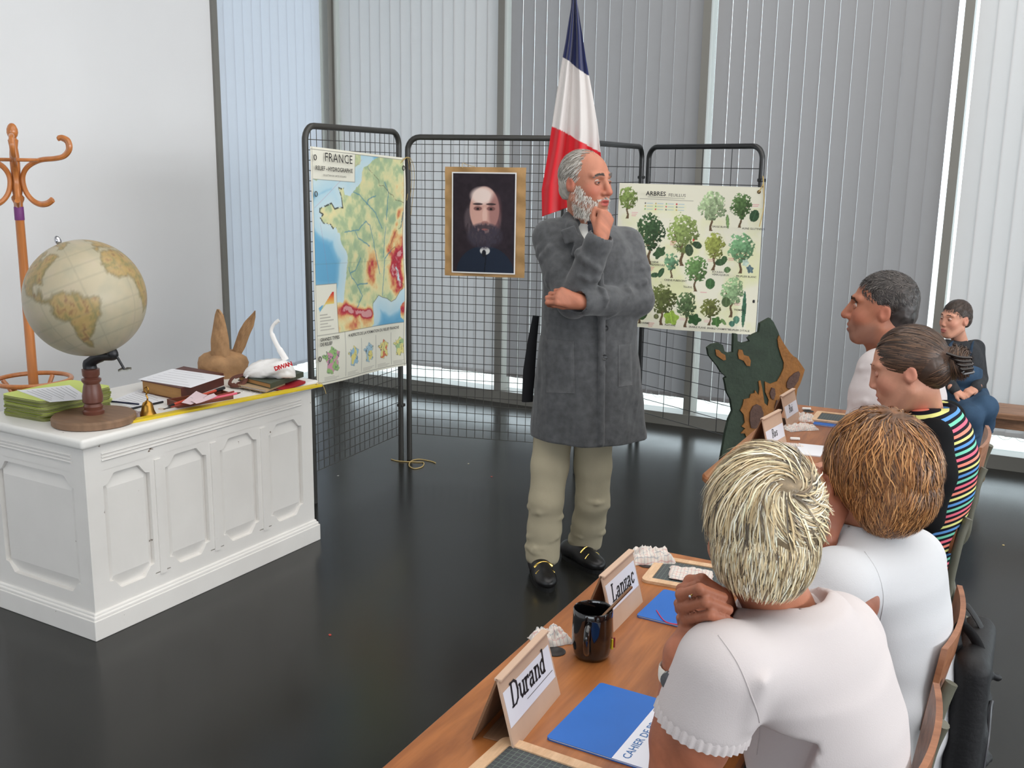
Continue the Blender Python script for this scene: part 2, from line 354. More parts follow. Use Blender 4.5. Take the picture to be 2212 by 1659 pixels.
def face(M, W, n, end, mid, inset, cut=None):
    cut = inset if cut is None else cut
    # stiles, rails with shouldered edges, raised fields and reeded frieze on one face of the desk
    z0, z1, zt = 0.095, 0.155, 0.565
    pw = (W-2*end-mid*(n-1))/n; d0 = -0.040; d1 = -inset
    fr = MB(); reeds = MB()
    fr.prism([(inset, z0), (end, z0), (end, 0.715), (inset, 0.715)], d0, d1, M); fr.prism([(W-end, z0), (W-cut, z0), (W-cut, 0.715), (W-end, 0.715)], d0, d1, M)
    fr.prism([(end, zt+0.045), (W-end, zt+0.045), (W-end, 0.715), (end, 0.715)], d0, d1, M)
    fr.prism([(end, z0), (W-end, z0), (W-end, z1-0.004), (end, z1-0.004)], d0, d1, M)
    for k in range(n):
        u0 = end+k*(pw+mid); u1 = u0+pw
        if k < n-1:
            fr.prism([(u1, z1), (u1+mid, z1), (u1+mid, zt+0.045), (u1, zt+0.045)], d0, d1, M)
            fr.prism([(u1+mid*0.3, z1-0.01), (u1+mid*0.7, z1-0.01), (u1+mid*0.7, zt+0.03), (u1+mid*0.3, zt+0.03)], d1, d1+0.005, M)
        s = min(0.055, pw*0.28)
        # shouldered top and bottom of the opening
        tl = [(u0, zt-0.012), (u0+s*0.35, zt-0.008), (u0+s*0.65, zt+0.012), (u0+s*0.85, zt+0.026), (u0+s, zt+0.028)]
        tr = [(u0+u1-x, z) for x, z in tl[::-1]]
        fr.prism(tl + tr + [(u1, zt+0.046), (u0, zt+0.046)], d0, d1, M)
        bl = [(u0+u1-x, z1+zt-z-0.0) for x, z in tl]; bl = [(x, z1+(zt+0.028-(z1+zt-z))) for x, z in bl]
        lo_l = [(u0, z1+0.040), (u0+s*0.35, z1+0.036), (u0+s*0.65, z1+0.016), (u0+s*0.85, z1+0.002), (u0+s, z1)]
        lo_r = [(u0+u1-x, z) for x, z in lo_l[::-1]]
        fr.prism([(u0, z1-0.004)] + [(u1, z1-0.004)] + lo_r[::-1] + lo_l[::-1], d0, d1, M)
        # raised field
        pn = MB(); ch = 0.022
        a = [(u0-0.002, z1-0.002), (u1+0.002, z1-0.002), (u1+0.002, zt+0.030), (u0-0.002, zt+0.030)]
        c = [(u0+ch, z1+0.052), (u1-ch, z1+0.052), (u1-ch, zt-0.026), (u0+ch, zt-0.026)]
        p = [M @ Vector((x, y, d0+0.002)) for x, y in a] + [M @ Vector((x, y, d1-0.008)) for x, y in c]
        pn.add(p, [(4, 5, 6, 7)] + [(i, (i+1) % 4, (i+1) % 4+4, i+4) for i in range(4)] + [(3, 2, 1, 0)])
        pn.build('panel', m_desk, desk)
    fr.build('face_frame', m_desk, desk)
    for q in range(3):
        z = 0.648+q*0.012; reeds.tube([M @ Vector((end+0.0, z, d1+0.001)), M @ Vector((W-end, z, d1+0.001))], 0.0045, 6)
    reeds.build('reeded_moulding', m_desk, desk)
face(M_front, DL, 4, 0.088, 0.072, 0.018)
face(M_side, DD, 1, 0.085, 0.07, 0.018, 0.0402)
p = MB(); p.rbox((-DD, 0, 0), (0, DL, 0.075), 0.003); p.rbox((-DD+0.004, 0.004, 0.070), (-0.004, DL-0.004, 0.088), 0.006, 3); p.rbox((-DD+0.010, 0.010, 0.080), (-0.010, DL-0.010, 0.098), 0.006, 3)
p.build('plinth', m_desk, desk)
t = MB(); t.rbox((-DD-0.005, -0.006, 0.708), (0.008, DL+0.008, ZT), 0.012, 4)
t.build('desk_top', m_desktop, desk, True)

# ================================================================== bentwood coat stand
m_bent = mat('bentwood_varnish', (190, 118, 62), 0.3, spec=0.5, var=0.18, vscale=6, stretch=(8, 8, 1), coat=0.3)
CS = Vector((-4.135, 3.095, 0))
cs = thing('coat_stand', 'orange bentwood coat stand with curled hooks behind the desk', 'coat stand', CS[:])
MB().lathe([(0.021, 0.16), (0.023, 0.5), (0.021, 1.0), (0.019, 1.485), (0.026, 1.50), (0.027, 1.512), (0.019, 1.522), (0.024, 1.55), (0.019, 1.60), (0.021, 1.66), (0.020, 1.70), (0.017, 1.73), (0.021, 1.755), (0.022, 1.762), (0.013, 1.772)], 24).build('pole', m_bent, cs, True)
MB().lathe([(0.013, 1.772), (0.020, 1.780), (0.024, 1.795), (0.023, 1.810), (0.017, 1.825), (0.009, 1.834), (0.001, 1.836)], 24).build('finial', m_bent, cs, True)
MB().lathe([(0.0203, 1.41), (0.0212, 1.412), (0.0208, 1.468), (0.0198, 1.47)], 24, caps=False).build('tape_band', mat('purple_tape', (120, 60, 120), 0.5), cs, True)
hk = [(0.165, -0.175), (0.14, -0.192), (0.105, -0.196), (0.07, -0.18), (0.042, -0.145), (0.030, -0.10), (0.036, -0.06), (0.065, -0.025), (0.12, 0.0), (0.19, 0.008), (0.235, 0.02), (0.262, 0.05), (0.258, 0.085), (0.232, 0.10), (0.215, 0.097)]
for k in range(6):
    a = math.radians(-38+60*k); pts = [Vector((r*math.cos(a), r*math.sin(a), 1.677+z)) for r, z in hk]
    MB().tube(spline(pts, 4), 0.0115, 8).build('hook', m_bent, cs, True)
def ring(r, z, tr, n=40, e=1.0): return MB().tube([(r*math.cos(2*math.pi*i/n), r*e*math.sin(2*math.pi*i/n), z) for i in range(n)], tr, 8, closed=True)
ring(0.115, 1.677, 0.008).build('hook_ring', m_bent, cs, True)
ring(0.165, 0.672, 0.011).build('umbrella_ring', m_bent, cs, True)
for k in range(4):
    a = math.radians(20+90*k); ca, sa = math.cos(a), math.sin(a)
    MB().tube(spline([(0.023*ca, 0.023*sa, 0.30), (0.05*ca, 0.05*sa, 0.45), (0.11*ca, 0.11*sa, 0.60), (0.155*ca, 0.155*sa, 0.662)], 4), 0.0105, 8).build('ring_support', m_bent, cs, True)
    MB().tube(spline([(0.022*ca, 0.022*sa, 0.42), (0.06*ca, 0.06*sa, 0.30), (0.15*ca, 0.15*sa, 0.16), (0.24*ca, 0.24*sa, 0.06), (0.27*ca, 0.27*sa, 0.013)], 4), 0.013, 8).build('leg', m_bent, cs, True)

# ================================================================== wire mesh display panels
m_frame = mat('dark_tube_frame', (58, 57, 54), 0.38, spec=0.5); m_wire = mat('dark_wire', (62, 60, 56), 0.45); m_black = mat('black_tube_frame', (32, 33, 34), 0.3, spec=0.6)
def grid_panel(label, p0, p1, sx, sz, m, wr, H=1.83, zb=0.16, r=0.0155):
    p0 = Vector((p0[0], p0[1], 0)); p1 = Vector((p1[0], p1[1], 0)); d = p1-p0; W = d.length
    root = thing('display_panel', label, 'display panel', p0[:], math.atan2(d.y, d.x))
    c = 0.07; pts = [(0, 0, 0.0), (0, 0, 0.6), (0, 0, 1.2), (0, 0, H-c)]
    pts += [(c-c*math.cos(a), 0, H-c+c*math.sin(a)) for a in np.linspace(0.2, math.pi/2, 6)]
    pts += [(W-x, y, z) for x, y, z in pts[::-1]]
    MB().tube(pts, r, 10).build('tube_frame', m, root, True)
    g = MB(); n = max(1, round(W/sx)); 
    for i in range(1, n):
        x = W*i/n; g.tube([(x, 0.002, zb), (x, 0.002, H-0.005)], wr, 5)
    z = zb
    while z < H-0.03:
        g.tube([(0.008, -0.002, z), (W-0.008, -0.002, z)], wr, 5); z += sz
    w_ = g.build('wire_mesh', m_wire if m is m_frame else m, root); w_['kind'] = 'stuff'
    for z in (0.32, 0.96, 1.62):
        MB().rbox((W-0.012, -0.02, z), (W+0.022, 0.02, z+0.018), 0.004).build('clamp', m, root)
    return root
P1a = (-3.150, 3.905); P1b = (-3.20, 4.765); P2a = (-3.165, 4.800); P2b = (-2.215, 5.045); P3a = (-2.20, 5.09); P3b = (-2.255, 6.00); P4a = (-2.215, 6.015); P4b = (-1.425, 5.635)
grid_panel('fine mesh display panel holding the map of France', P1a, P1b, 0.048, 0.048, m_frame, 0.0019, 1.855)
grid_panel('fine mesh display panel holding the framed portrait', P2a, P2b, 0.048, 0.048, m_frame, 0.0019)
grid_panel('wide mesh display panel between flag and tree poster, receding to the blinds', P3a, P3b, 0.15, 0.09, m_black, 0.0022, 1.81)
grid_panel('wide mesh black display panel behind the tree poster', P4a, P4b, 0.20, 0.09, m_black, 0.0022, 1.81)

# ================================================================== school tables
def wood_mat(name, c1, c2, scale=3.0, stretch=(14, 1, 14), rough=0.35, coat=0.15, mid=None):
    m = bpy.data.materials.new(name); m.use_nodes = True; nt = m.node_tree; N = nt.nodes; L = nt.links; b = N['Principled BSDF']
    tc = N.new('ShaderNodeTexCoord'); mp = N.new('ShaderNodeMapping'); mp.inputs['Scale'].default_value = stretch; L.new(tc.outputs['Object'], mp.inputs[0])
    n1 = N.new('ShaderNodeTexNoise'); n1.inputs['Scale'].default_value = scale; n1.inputs['Detail'].default_value = 6; n1.inputs['Roughness'].default_value = 0.6; n1.inputs['Distortion'].default_value = 0.6; L.new(mp.outputs[0], n1.inputs[0])
    n2 = N.new('ShaderNodeTexNoise'); n2.inputs['Scale'].default_value = scale*7; n2.inputs['Detail'].default_value = 3; L.new(mp.outputs[0], n2.inputs[0])
    rp = N.new('ShaderNodeValToRGB'); e = rp.color_ramp.elements; e[0].position = 0.34; e[0].color = lin(c1)+(1,); e[1].position = 0.66; e[1].color = lin(c2)+(1,)
    L.new(n1.outputs[0], rp.inputs[0]); mx = N.new('ShaderNodeMix'); mx.data_type = 'RGBA'; mx.blend_type = 'MULTIPLY'; mx.inputs[0].default_value = 0.28; L.new(rp.outputs[0], mx.inputs[6]); L.new(n2.outputs[0], mx.inputs[7])
    hs = N.new('ShaderNodeHueSaturation'); hs.inputs['Value'].default_value = 1.12; L.new(mx.outputs[2], hs.inputs['Color']); L.new(hs.outputs[0], b.inputs['Base Color']); b.inputs['Roughness'].default_value = rough; b.inputs['Coat Weight'].default_value = coat; b.inputs['Coat Roughness'].default_value = 0.25
    return m
m_table = wood_mat('warm_table_veneer', (134, 76, 36), (180, 113, 61), 2.2, (9, 0.9, 9), 0.36, 0.2)
m_edge = wood_mat('table_edge_wood', (150, 95, 50), (185, 125, 75), 3, (4, 4, 14))
m_steel = mat('olive_steel_tube', (98, 97, 84), 0.42, spec=0.5, var=0.12, vscale=14)
m_ink = mat('ink_well_black', (22, 20, 20), 0.35)
TZ = 0.75
def school_table(label, y0, y1, x0=-0.845, dep=0.50):
    cy = (y0+y1)/2; cx = x0+dep/2
    root = thing('school_table', label, 'table', (cx, cy, 0))
    t = MB(); o1 = rounded_rect(dep, y1-y0, 0.075, 7); o2 = rounded_rect(dep-0.012, y1-y0-0.012, 0.069, 7); k = len(o1)
    vs_ = [(x, y, TZ-0.024) for x, y in o2]+[(x, y, TZ-0.018) for x, y in o1]+[(x, y, TZ-0.006) for x, y in o1]+[(x, y, TZ) for x, y in o2]
    fs_ = [tuple(range(k-1, -1, -1)), tuple(range(3*k, 4*k))]
    for r_ in range(3): fs_ += [(r_*k+i, r_*k+(i+1) % k, (r_+1)*k+(i+1) % k, (r_+1)*k+i) for i in range(k)]
    t.add(vs_, fs_); t.build('table_top', m_table, root)
    L_ = y1-y0
    fr = MB(); fr.box((-dep/2+0.06, -L_/2+0.07, TZ-0.06), (dep/2-0.06, -L_/2+0.10, TZ-0.024)); fr.box((-dep/2+0.06, L_/2-0.10, TZ-0.06), (dep/2-0.06, L_/2-0.07, TZ-0.024)); fr.box((-0.015, -L_/2+0.10, TZ-0.06), (0.015, L_/2-0.10, TZ-0.024)); fr.build('under_frame', m_steel, root)
    for sx in (-1, 1):
        for sy in (-1, 1):
            MB().tube([(sx*(dep/2-0.075), sy*(L_/2-0.085), TZ-0.04), (sx*(dep/2-0.04), sy*(L_/2-0.06), 0.0)], 0.0135, 10).build('leg', m_steel, root, True)
    for (hx, hy) in ((-0.770, y1-0.11), (-0.770, cy-0.03)):
        MB().lathe([(0.020, TZ+0.0002), (0.021, TZ+0.0012), (0.016, TZ+0.0014), (0.013, TZ+0.0004)], 20, Matrix.Translation((hx-cx, hy-cy, 0))).build('ink_well', m_ink, root, True)
    return root
school_table('brown wooden school table carrying the black mug', 1.115, 2.305)
school_table('brown wooden school table in front of the seated man and girl', 2.94, 4.135, -0.885)

# ================================================================== school chairs
m_seat = wood_mat('chair_plywood', (128, 78, 50), (172, 116, 82), 3, (10, 2, 10), 0.4)
def chair(label, x, y, rz):
    root = thing('school_chair', label, 'chair', (x, y, 0), rz, None)
    s = MB(); n = 8; vs_ = []; fs_ = []
    for k in (0, 1):
        for i in range(n+1):
            for j in range(n+1):
                u = i/n-0.5; v = j/n-0.5; vs_.append((u*0.37*(1-0.06*(v < -0.3)), v*0.37, 0.45-0.011*(1-k)+0.012*(2*u)**2-0.014*max(0, v*2-0.5)))
    m_ = n+1
    for i in range(n):
        for j in range(n):
            a = i*m_+j; fs_.append((a, a+1, a+m_+1, a+m_)); o = m_*m_; fs_.append((o+a, o+a+m_, o+a+m_+1, o+a+1))
    bd = [(i, 0) for i in range(n)]+[(n, j) for j in range(n)]+[(i, n) for i in range(n, 0, -1)]+[(0, j) for j in range(n, 0, -1)]
    for q in range(len(bd)):
        a = bd[q][0]*m_+bd[q][1]; b_ = bd[(q+1) % len(bd)][0]*m_+bd[(q+1) % len(bd)][1]; fs_.append((a, a+m_*m_, b_+m_*m_, b_))
    s.add(vs_, fs_).build('seat', m_seat, root, True)
    bk = MB(); vs_ = []; fs_ = []; nn = 10
    for k in (0, 1):
        for i in range(nn+1):
            for z in (0.61, 0.64, 0.76, 0.79):
                u = i/nn-0.5; ins = 0.02 if z in (0.61, 0.79) else 0
                vs_.append((u*(0.37-ins), -0.215-0.018*(1-(2*u)**2)-(z-0.6)*0.12-0.011*k, z))
    for i in range(nn):
        for j in range(3):
            a = i*4+j; o = (nn+1)*4; fs_.append((a, a+4, a+5, a+1)); fs_.append((o+a, o+a+1, o+a+5, o+a+4))
        for j in (0, 3): a = i*4+j; o = (nn+1)*4; fs_.append((a, a+o, a+o+4, a+4) if j == 0 else (a, a+4, a+4+o, a+o))
    for e in (0, nn):
        for j in range(3): a = e*4+j; o = (nn+1)*4; fs_.append((a, a+1, a+1+o, a+o) if e == 0 else (a, a+o, a+o+1, a+1))
    bk.add(vs_, fs_).build('backrest', m_seat, root, True)
    for sx in (-1, 1):
        X = sx*0.178
        MB().tube(spline([(X*0.93, -0.262, 0.72), (X*0.95, -0.256, 0.70), (X*1.0, -0.245, 0.65), (X*1.03, -0.235, 0.56), (X*1.02, -0.225, 0.47), (X, -0.17, 0.425), (X*0.97, -0.05, 0.42), (X*0.95, 0.15, 0.425)], 5), 0.0125, 10).build('side_frame', m_steel, root, True)
        MB().tube([(X*0.98, -0.12, 0.415), (X*1.06, -0.23, 0.0)], 0.0125, 10).build('leg', m_steel, root, True)
        MB().tube([(X*0.96, 0.13, 0.42), (X*1.04, 0.19, 0.0)], 0.0125, 10).build('leg', m_steel, root, True)
    MB().tube([(-0.17, -0.12, 0.42), (0.17, -0.12, 0.42)], 0.0105, 8).build('crossbar', m_steel, root, True)
    return root
chair('school chair with steel tubes under the blonde woman', -0.335, 1.66, math.radians(90))
chair('school chair with the black backpack on its back', -0.335, 2.16, math.radians(90))
chair('school chair with curved tubes under the girl in the striped top', -0.385, 3.21, math.radians(92))
chair('school chair under the man in the white long sleeved shirt', -0.37, 3.80, math.radians(90))

# ================================================================== bench under the boy
m_bench = wood_mat('bench_wood', (120, 84, 60), (160, 118, 88), 3, (2, 12, 12), 0.5)
bench = thing('bench', 'low brown wooden bench the boy sits on', 'bench', (0.86, 6.06, 0))
MB().rbox((-1.25, -0.14, 0.395), (1.25, 0.14, 0.43), 0.006).build('seat_board', m_bench, bench)
MB().rbox((-1.2, -0.10, 0.335), (1.2, -0.075, 0.395), 0.004).build('apron', m_bench, bench)
for sx in (-0.25, 1.1):
    l = MB(); l.rbox((sx-0.02, -0.12, 0.0), (sx+0.02, -0.06, 0.395), 0.004); l.rbox((sx-0.02, 0.06, 0.0), (sx+0.02, 0.12, 0.395), 0.004); l.rbox((sx-0.015, -0.06, 0.12), (sx+0.015, 0.06, 0.16), 0.004); l.build('trestle', m_bench, bench)
# ================================================================== printed pieces hung on the panels
m_print = mat('printed_paper', (255, 255, 255), 0.55, vcol=True, spec=0.25)
m_txt = mat('black_print', (38, 36, 38), 0.6); m_txt_blue = mat('blue_print', (60, 110, 170), 0.6); m_txt_grey = mat('grey_print', (95, 92, 90), 0.6); m_txt_pink = mat('pink_print', (205, 120, 130), 0.6)
m_twine = mat('raffia_twine', (196, 170, 112), 0.7)
FR = [(2.4,51.05),(1.85,50.95),(1.6,50.7),(1.55,50.2),(1.1,49.93),(0.1,49.5),(-0.25,49.3),(-1.1,49.35),(-1.25,49.7),(-1.6,49.65),(-1.95,49.7),(-1.6,49.2),(-1.55,48.75),(-1.5,48.63),(-2.0,48.65),(-2.7,48.55),(-3.1,48.85),(-3.9,48.7),(-4.7,48.55),(-4.75,48.35),(-4.3,48.25),(-4.7,48.05),(-4.35,47.8),(-3.4,47.7),(-3.1,47.5),(-2.7,47.55),(-2.5,47.3),(-2.2,47.25),(-2.1,47.05),(-2.2,46.9),(-1.8,46.5),(-1.2,46.15),(-1.1,45.9),(-1.05,45.6),(-1.15,45.45),(-1.25,44.65),(-1.6,43.45),(-1.78,43.35),(-1.4,43.05),(-0.7,42.85),(0,42.7),(0.7,42.8),(1.4,42.55),(2,42.4),(3.15,42.43),(3.05,42.8),(3.1,43.1),(3.5,43.28),(4,43.55),(4.6,43.4),(5.3,43.3),(5.95,43.08),(6.6,43.2),(7.25,43.68),(7.5,43.78),(7.7,44.1),(6.9,44.4),(7.0,44.9),(6.65,45.1),(7.1,45.5),(6.9,45.9),(6.75,46.4),(6.1,46.2),(6.1,46.6),(6.45,46.95),(7.0,47.4),(7.55,47.55),(7.8,48.55),(8.2,48.97),(7.4,49.15),(6.7,49.2),(6.3,49.47),(5.8,49.55),(4.85,50.0),(4.2,49.97),(4.1,50.3),(3.2,50.65),(2.6,50.85)]
def mixc(img, mask, col):
    mk = np.asarray(mask, float)[..., None]; return img*(1-mk)+np.array(col, float)*mk
def ramp(t, stops):
    xs = [s[0] for s in stops]; return np.stack([np.interp(t, xs, [s[1][i] for s in stops]) for i in range(3)], -1)
def map_image(nx=300, ny=392, W=0.855, Hh=1.155):
    X, Y = np.meshgrid(np.linspace(0, W, nx), np.linspace(0, Hh, ny))
    k = 0.0903; lon = -5.7+X/(k*0.69); lat = 42.6+(Y-0.33)/k
    lo = lon+0.10*(fbm(X*60, Y*60, 3)-0.5); la = lat+0.10*(fbm(X*60, Y*60, 9)-0.5)
    east = [(2.4, 51.05), (3.5, 51.5), (9.5, 52.5), (9.5, 44.2), (8.9, 44.4), (8.2, 43.95), (7.5, 43.78), (7.0, 45.0), (5, 47), (4, 50)]
    spain = [(-1.78, 43.35), (-3.5, 43.5), (-6, 43.6), (-6, 40), (2.2, 41.3), (3.2, 41.9), (3.15, 42.43), (0, 43.2)]
    eng = [(-6, 50.2), (-5, 50.0), (-3.5, 50.3), (-2, 50.6), (0, 50.75), (1.3, 51.1), (1.3, 53), (-6, 53)]
    cors = [(8.6, 42.4), (9.1, 42.7), (9.4, 43.0), (9.5, 42.2), (9.2, 41.4), (8.7, 41.7)]; cors = [(x-1.3, y+0.35) for x, y in cors]
    land = poly_mask(lo, la, FR) | poly_mask(lo, la, east) | poly_mask(lo, la, spain) | poly_mask(lo, la, eng) | poly_mask(lo, la, cors)
    cd = np.minimum(np.minimum(seg_dist(lon*0.69, lat, [(a*0.69, b_) for a, b_ in FR], True), seg_dist(lon*0.69, lat, [(a*0.69, b_) for a, b_ in eng[:6]])), seg_dist(lon*0.69, lat, [(a*0.69, b_) for a, b_ in spain[:3]]))
    sea = ramp(np.clip(cd/1.2+0.35*(fbm(X*9, Y*9, 5)-0.5), 0, 1), [(0, (196, 216, 222)), (0.55, (178, 209, 222)), (0.75, (122, 178, 208)), (1, (104, 166, 202))])
    g = lambda a, b_, sx, sy, h: h*np.exp(-(((lon-a)*0.69/sx)**2+((lat-b_)/sy)**2))
    el = 0.13+0*lon
    def rng(pts, s, h):
        d = seg_dist(lon*0.69, lat, [(a*0.69, b_) for a, b_ in pts]); return h*np.exp(-(d/s)**2)
    el = el+rng([(7.0, 44.1), (6.6, 45.0), (6.9, 45.9), (8.3, 46.5)], 0.55, 1.0)+rng([(-1.3, 43.0), (0.5, 42.7), (2.6, 42.5)], 0.33, 0.95)+g(3.0, 45.1, 0.75, 1.1, 0.5)+rng([(5.6, 46.2), (6.8, 47.2)], 0.3, 0.45)+rng([(7.0, 47.8), (7.2, 48.5)], 0.2, 0.4)+g(8.2, 48.2, 0.4, 1.0, 0.5)+g(-3.5, 48.3, 0.8, 0.25, 0.12)+rng([(-6, 43), (-2, 42.9)], 0.4, 0.6)+g(4.0, 47.1, .4, .3, .2)+g(0, 42, 2, .4, .3)+g(8, 50, .8, .7, .35)+g(7.6, 42.6, .3, .5, .6)
    n_ = fbm(X*22, Y*22, 11, 5); el = np.clip(el*(0.5+n_)+0.35*(n_-0.5), 0, 1)
    lc = ramp(el, [(0, (156, 178, 146)), (0.10, (172, 190, 150)), (0.17, (204, 208, 162)), (0.30, (224, 214, 164)), (0.46, (224, 184, 128)), (0.6, (208, 140, 98)), (0.75, (190, 74, 78)), (0.88, (168, 44, 62)), (1, (206, 150, 150))])
    img = np.where(land[..., None], lc, sea)
    for pts in ([(2.2, 44.3), (0.6, 44.3), (-0.3, 44.7), (-0.9, 45.3)], [(4.2, 44.8), (3.3, 46.4), (2.6, 47.7), (1.9, 47.9), (0.7, 47.4), (-1.5, 47.3)], [(4.6, 47.5), (3.5, 48.4), (2.3, 48.9), (1.1, 49.4), (0.2, 49.5)], [(6.1, 46.2), (5.0, 45.7), (4.8, 44.5), (4.6, 43.5)], [(5.2, 47.6), (4.8, 45.8)], [(7.6, 47.6), (7.9, 48.7), (8.2, 49)], [(5.3, 48), (5.6, 49.6), (5, 50.2)], [(0.5, 43), (1.4, 43.6), (0.6, 44.3)], [(2.4, 46.5), (0.5, 47), (0.2, 47.3)], [(3.6, 49.4), (2.4, 49.1), (2.2, 48.9)], [(1, 45.8), (0.2, 45.1), (-.5, 45.)]):
        p2 = [(a*0.69, b_) for a, b_ in pts]; d = seg_dist(lon*0.69+0.12*(fbm(X*40, Y*40, 21)-.5), lat+0.14*(fbm(X*40, Y*40, 22)-.5), p2); img = mixc(img, np.clip(1.15-d/0.045, 0, 1)*land*0.8, (72, 128, 160))
    west = lon < 5.0
    cl = np.clip(1.25-cd/0.035, 0, 1)*(fbm(X*50, Y*50, 8) > 0.42)
    dF = seg_dist(lon*0.69, lat, [(a*0.69, b_) for a, b_ in FR[8:26]]); img = mixc(img, np.clip(1.2-dF/0.05, 0, 1)*(fbm(X*70, Y*70, 8) > 0.4), (46, 50, 46))
    dF = seg_dist(lon*0.69, lat, [(a*0.69, b_) for a, b_ in FR[44:56]]); img = mixc(img, np.clip(1.1-dF/0.03, 0, 1)*.6, (60, 60, 56))
    d = seg_dist(lon*0.69, lat, [(a*0.69, b_) for a, b_ in FR[55:]+FR[:1]]); img = mixc(img, np.clip(1.1-d/0.03, 0, 1)*0.6*(fbm(X*60, Y*60, 4) > 0.4), (70, 60, 50))
    img = mixc(img, np.clip(1.0-seg_dist(X, Y, [(0.02, 0.87), (0.45, 1.12)])/0.002, 0, 1)*0.5, (190, 120, 150)); img = mixc(img, np.clip(1.0-seg_dist(X, Y, [(0.06, 0.8), (0.12, 0.5)])/0.002, 0, 1)*0.5, (170, 120, 160))
    # printed boxes: title, legend, lower strip
    paper = (226, 224, 210)
    img = mixc(img, (X < 0.385) & (Y > 1.005), paper); img = mixc(img, (X < 0.19) & (Y > 0.25) & (Y < 0.50), paper); img = mixc(img, Y < 0.25+0.0*X, paper)
    lw = lambda d, w_=0.0015: np.clip(1.6-d/w_, 0, 1)
    for p in ([(0, 1.005), (0.385, 1.005), (0.385, 1.155)], [(0.19, 0.25), (0.19, 0.50), (0, 0.50)], [(0, 0.25), (0.855, 0.25)], [(0.245, 0.02), (0.245, 0.25)], [(0.41, 0.02), (0.41, 0.2)], [(0.57, 0.02), (0.57, 0.2)], [(0.73, 0.02), (0.73, 0.2)]): img = mixc(img, lw(seg_dist(X, Y, p))*0.55, (90, 90, 85))
    tri = poly_mask(X, Y, [(0.03, 0.36), (0.15, 0.46), (0.165, 0.46), (0.165, 0.40), (0.09, 0.40)]); img = np.where(tri[..., None], ramp((Y-0.37)/0.09, [(0, (150, 190, 130)), (0.35, (225, 205, 120)), (0.65, (226, 140, 70)), (1, (196, 40, 56))]), img)
    img = mixc(img, poly_mask(X, Y, [(0.03, 0.385), (0.05, 0.395), (0.075, 0.40), (0.04, 0.365)]), (110, 170, 205))
    for j in range(6): img = mixc(img, lw(seg_dist(X, Y, [(0.04, 0.35-0.015*j), (0.10+0.05*((j*7) % 3)/2, 0.35-0.015*j)]), 0.0022)*0.45, (110, 105, 100))
    for j, (cx, fill, a, bcol) in enumerate(((0.12, (150, 186, 120), (0.08, 0.05), (206, 150, 170)), (0.325, (150, 185, 205), (0.03, 0.04), (220, 208, 130)), (0.49, (160, 190, 205), (0.02, 0.02), (222, 210, 130)), (0.65, (220, 212, 140), (0.02, 0.04), (206, 120, 90)), (0.81, (222, 214, 140), (0.03, 0.05), (160, 190, 140)))):
        s = 0.0165 if j == 0 else 0.0125; y0 = 0.115
        pf = [(cx+(a_-2.0)*0.69*s, y0+(b_-46.6)*s) for a_, b_ in FR]; mk = poly_mask(X, Y, pf); img = mixc(img, mk, fill)
        img = mixc(img, mk & (fbm(X*35, Y*35, 31+j) > 0.56), bcol); img = mixc(img, lw(seg_dist(X, Y, pf, True), 0.001)*0.4, (110, 110, 100))
        img = mixc(img, mk & (np.abs(fbm(X*25, Y*25, 51+j)-0.5) < 0.018), (90, 100, 110))
        for q in range(3): img = mixc(img, lw(seg_dist(X, Y, [(cx-0.06, 0.035-0.007*q), (cx+0.02+0.02*((q*5+j) % 3), 0.035-0.007*q)]), 0.0015)*0.35, (120, 115, 110))
    m_ = 0.012; img = mixc(img, (X < m_) | (X > W-m_) | (Y < m_) | (Y > Hh-m_), (232, 229, 214)); img = mixc(img, lw(np.minimum(np.minimum(np.abs(X-m_), np.abs(W-m_-X)), np.minimum(np.abs(Y-m_), np.abs(Hh-m_-Y))), 0.001)*0.6, (70, 70, 66))
    img = mixc(img, np.clip(1-np.abs(Y-0.60)/0.004, 0, 1)*0.16, (110, 105, 95))
    return img
d1 = Vector((P1b[0]-P1a[0], P1b[1]-P1a[1], 0)).normalized(); nrm = Vector((d1.y, -d1.x, 0))
org = Vector((P1a[0], P1a[1], 0.605)) + d1*0.008 + nrm*0.019
fm = thing('wall_map', 'printed relief wall map of France hung on the mesh panel', 'map', org[:], 0)
Mm = Matrix((( d1.x, 0, nrm.x, 0), (d1.y, 0, nrm.y, 0), (-0.048, 1, 0, 0), (0, 0, 0, 1)))
def map_disp(X, Y): return 0.010*np.sin(X*7.1+0.4)*(0.2+0.8*(1.155-Y))+0.006*np.sin(Y*11)*np.sin(X*5)+0.004+0.012*np.clip((X-0.77)/0.085, 0, 1)**2
sheet('map_sheet', map_image(), 0.855, 1.155, m_print, fm, Mm, map_disp)
def ptext(txt, size, u, v, root, M, m, z=0.016, nm='lettering', **k): return text_mesh(txt, size, nm, m, root, M @ Matrix.Translation((u, v, z)), **k)
ptext('FRANCE', 0.060, 0.098, 1.092, fm, Mm, m_txt, 0.017, space=1.12); ptext('RELIEF - HYDROGRAPHIE', 0.0285, 0.020, 1.048, fm, Mm, m_txt, 0.017, bold=0.0004)
ptext('4 ASPECTS DE LA FORMATION DU RELIEF FRANCAIS', 0.0215, 0.27, 0.222, fm, Mm, m_txt, 0.021, bold=0.0003); ptext('GRANDS TYPES\nDE RELIEF', 0.024, 0.018, 0.222, fm, Mm, m_txt, 0.022, bold=0.0003)
ptext('COLLECTION DE CARTES SCOLAIRES', 0.012, 0.08, 1.022, fm, Mm, m_txt, 0.017)
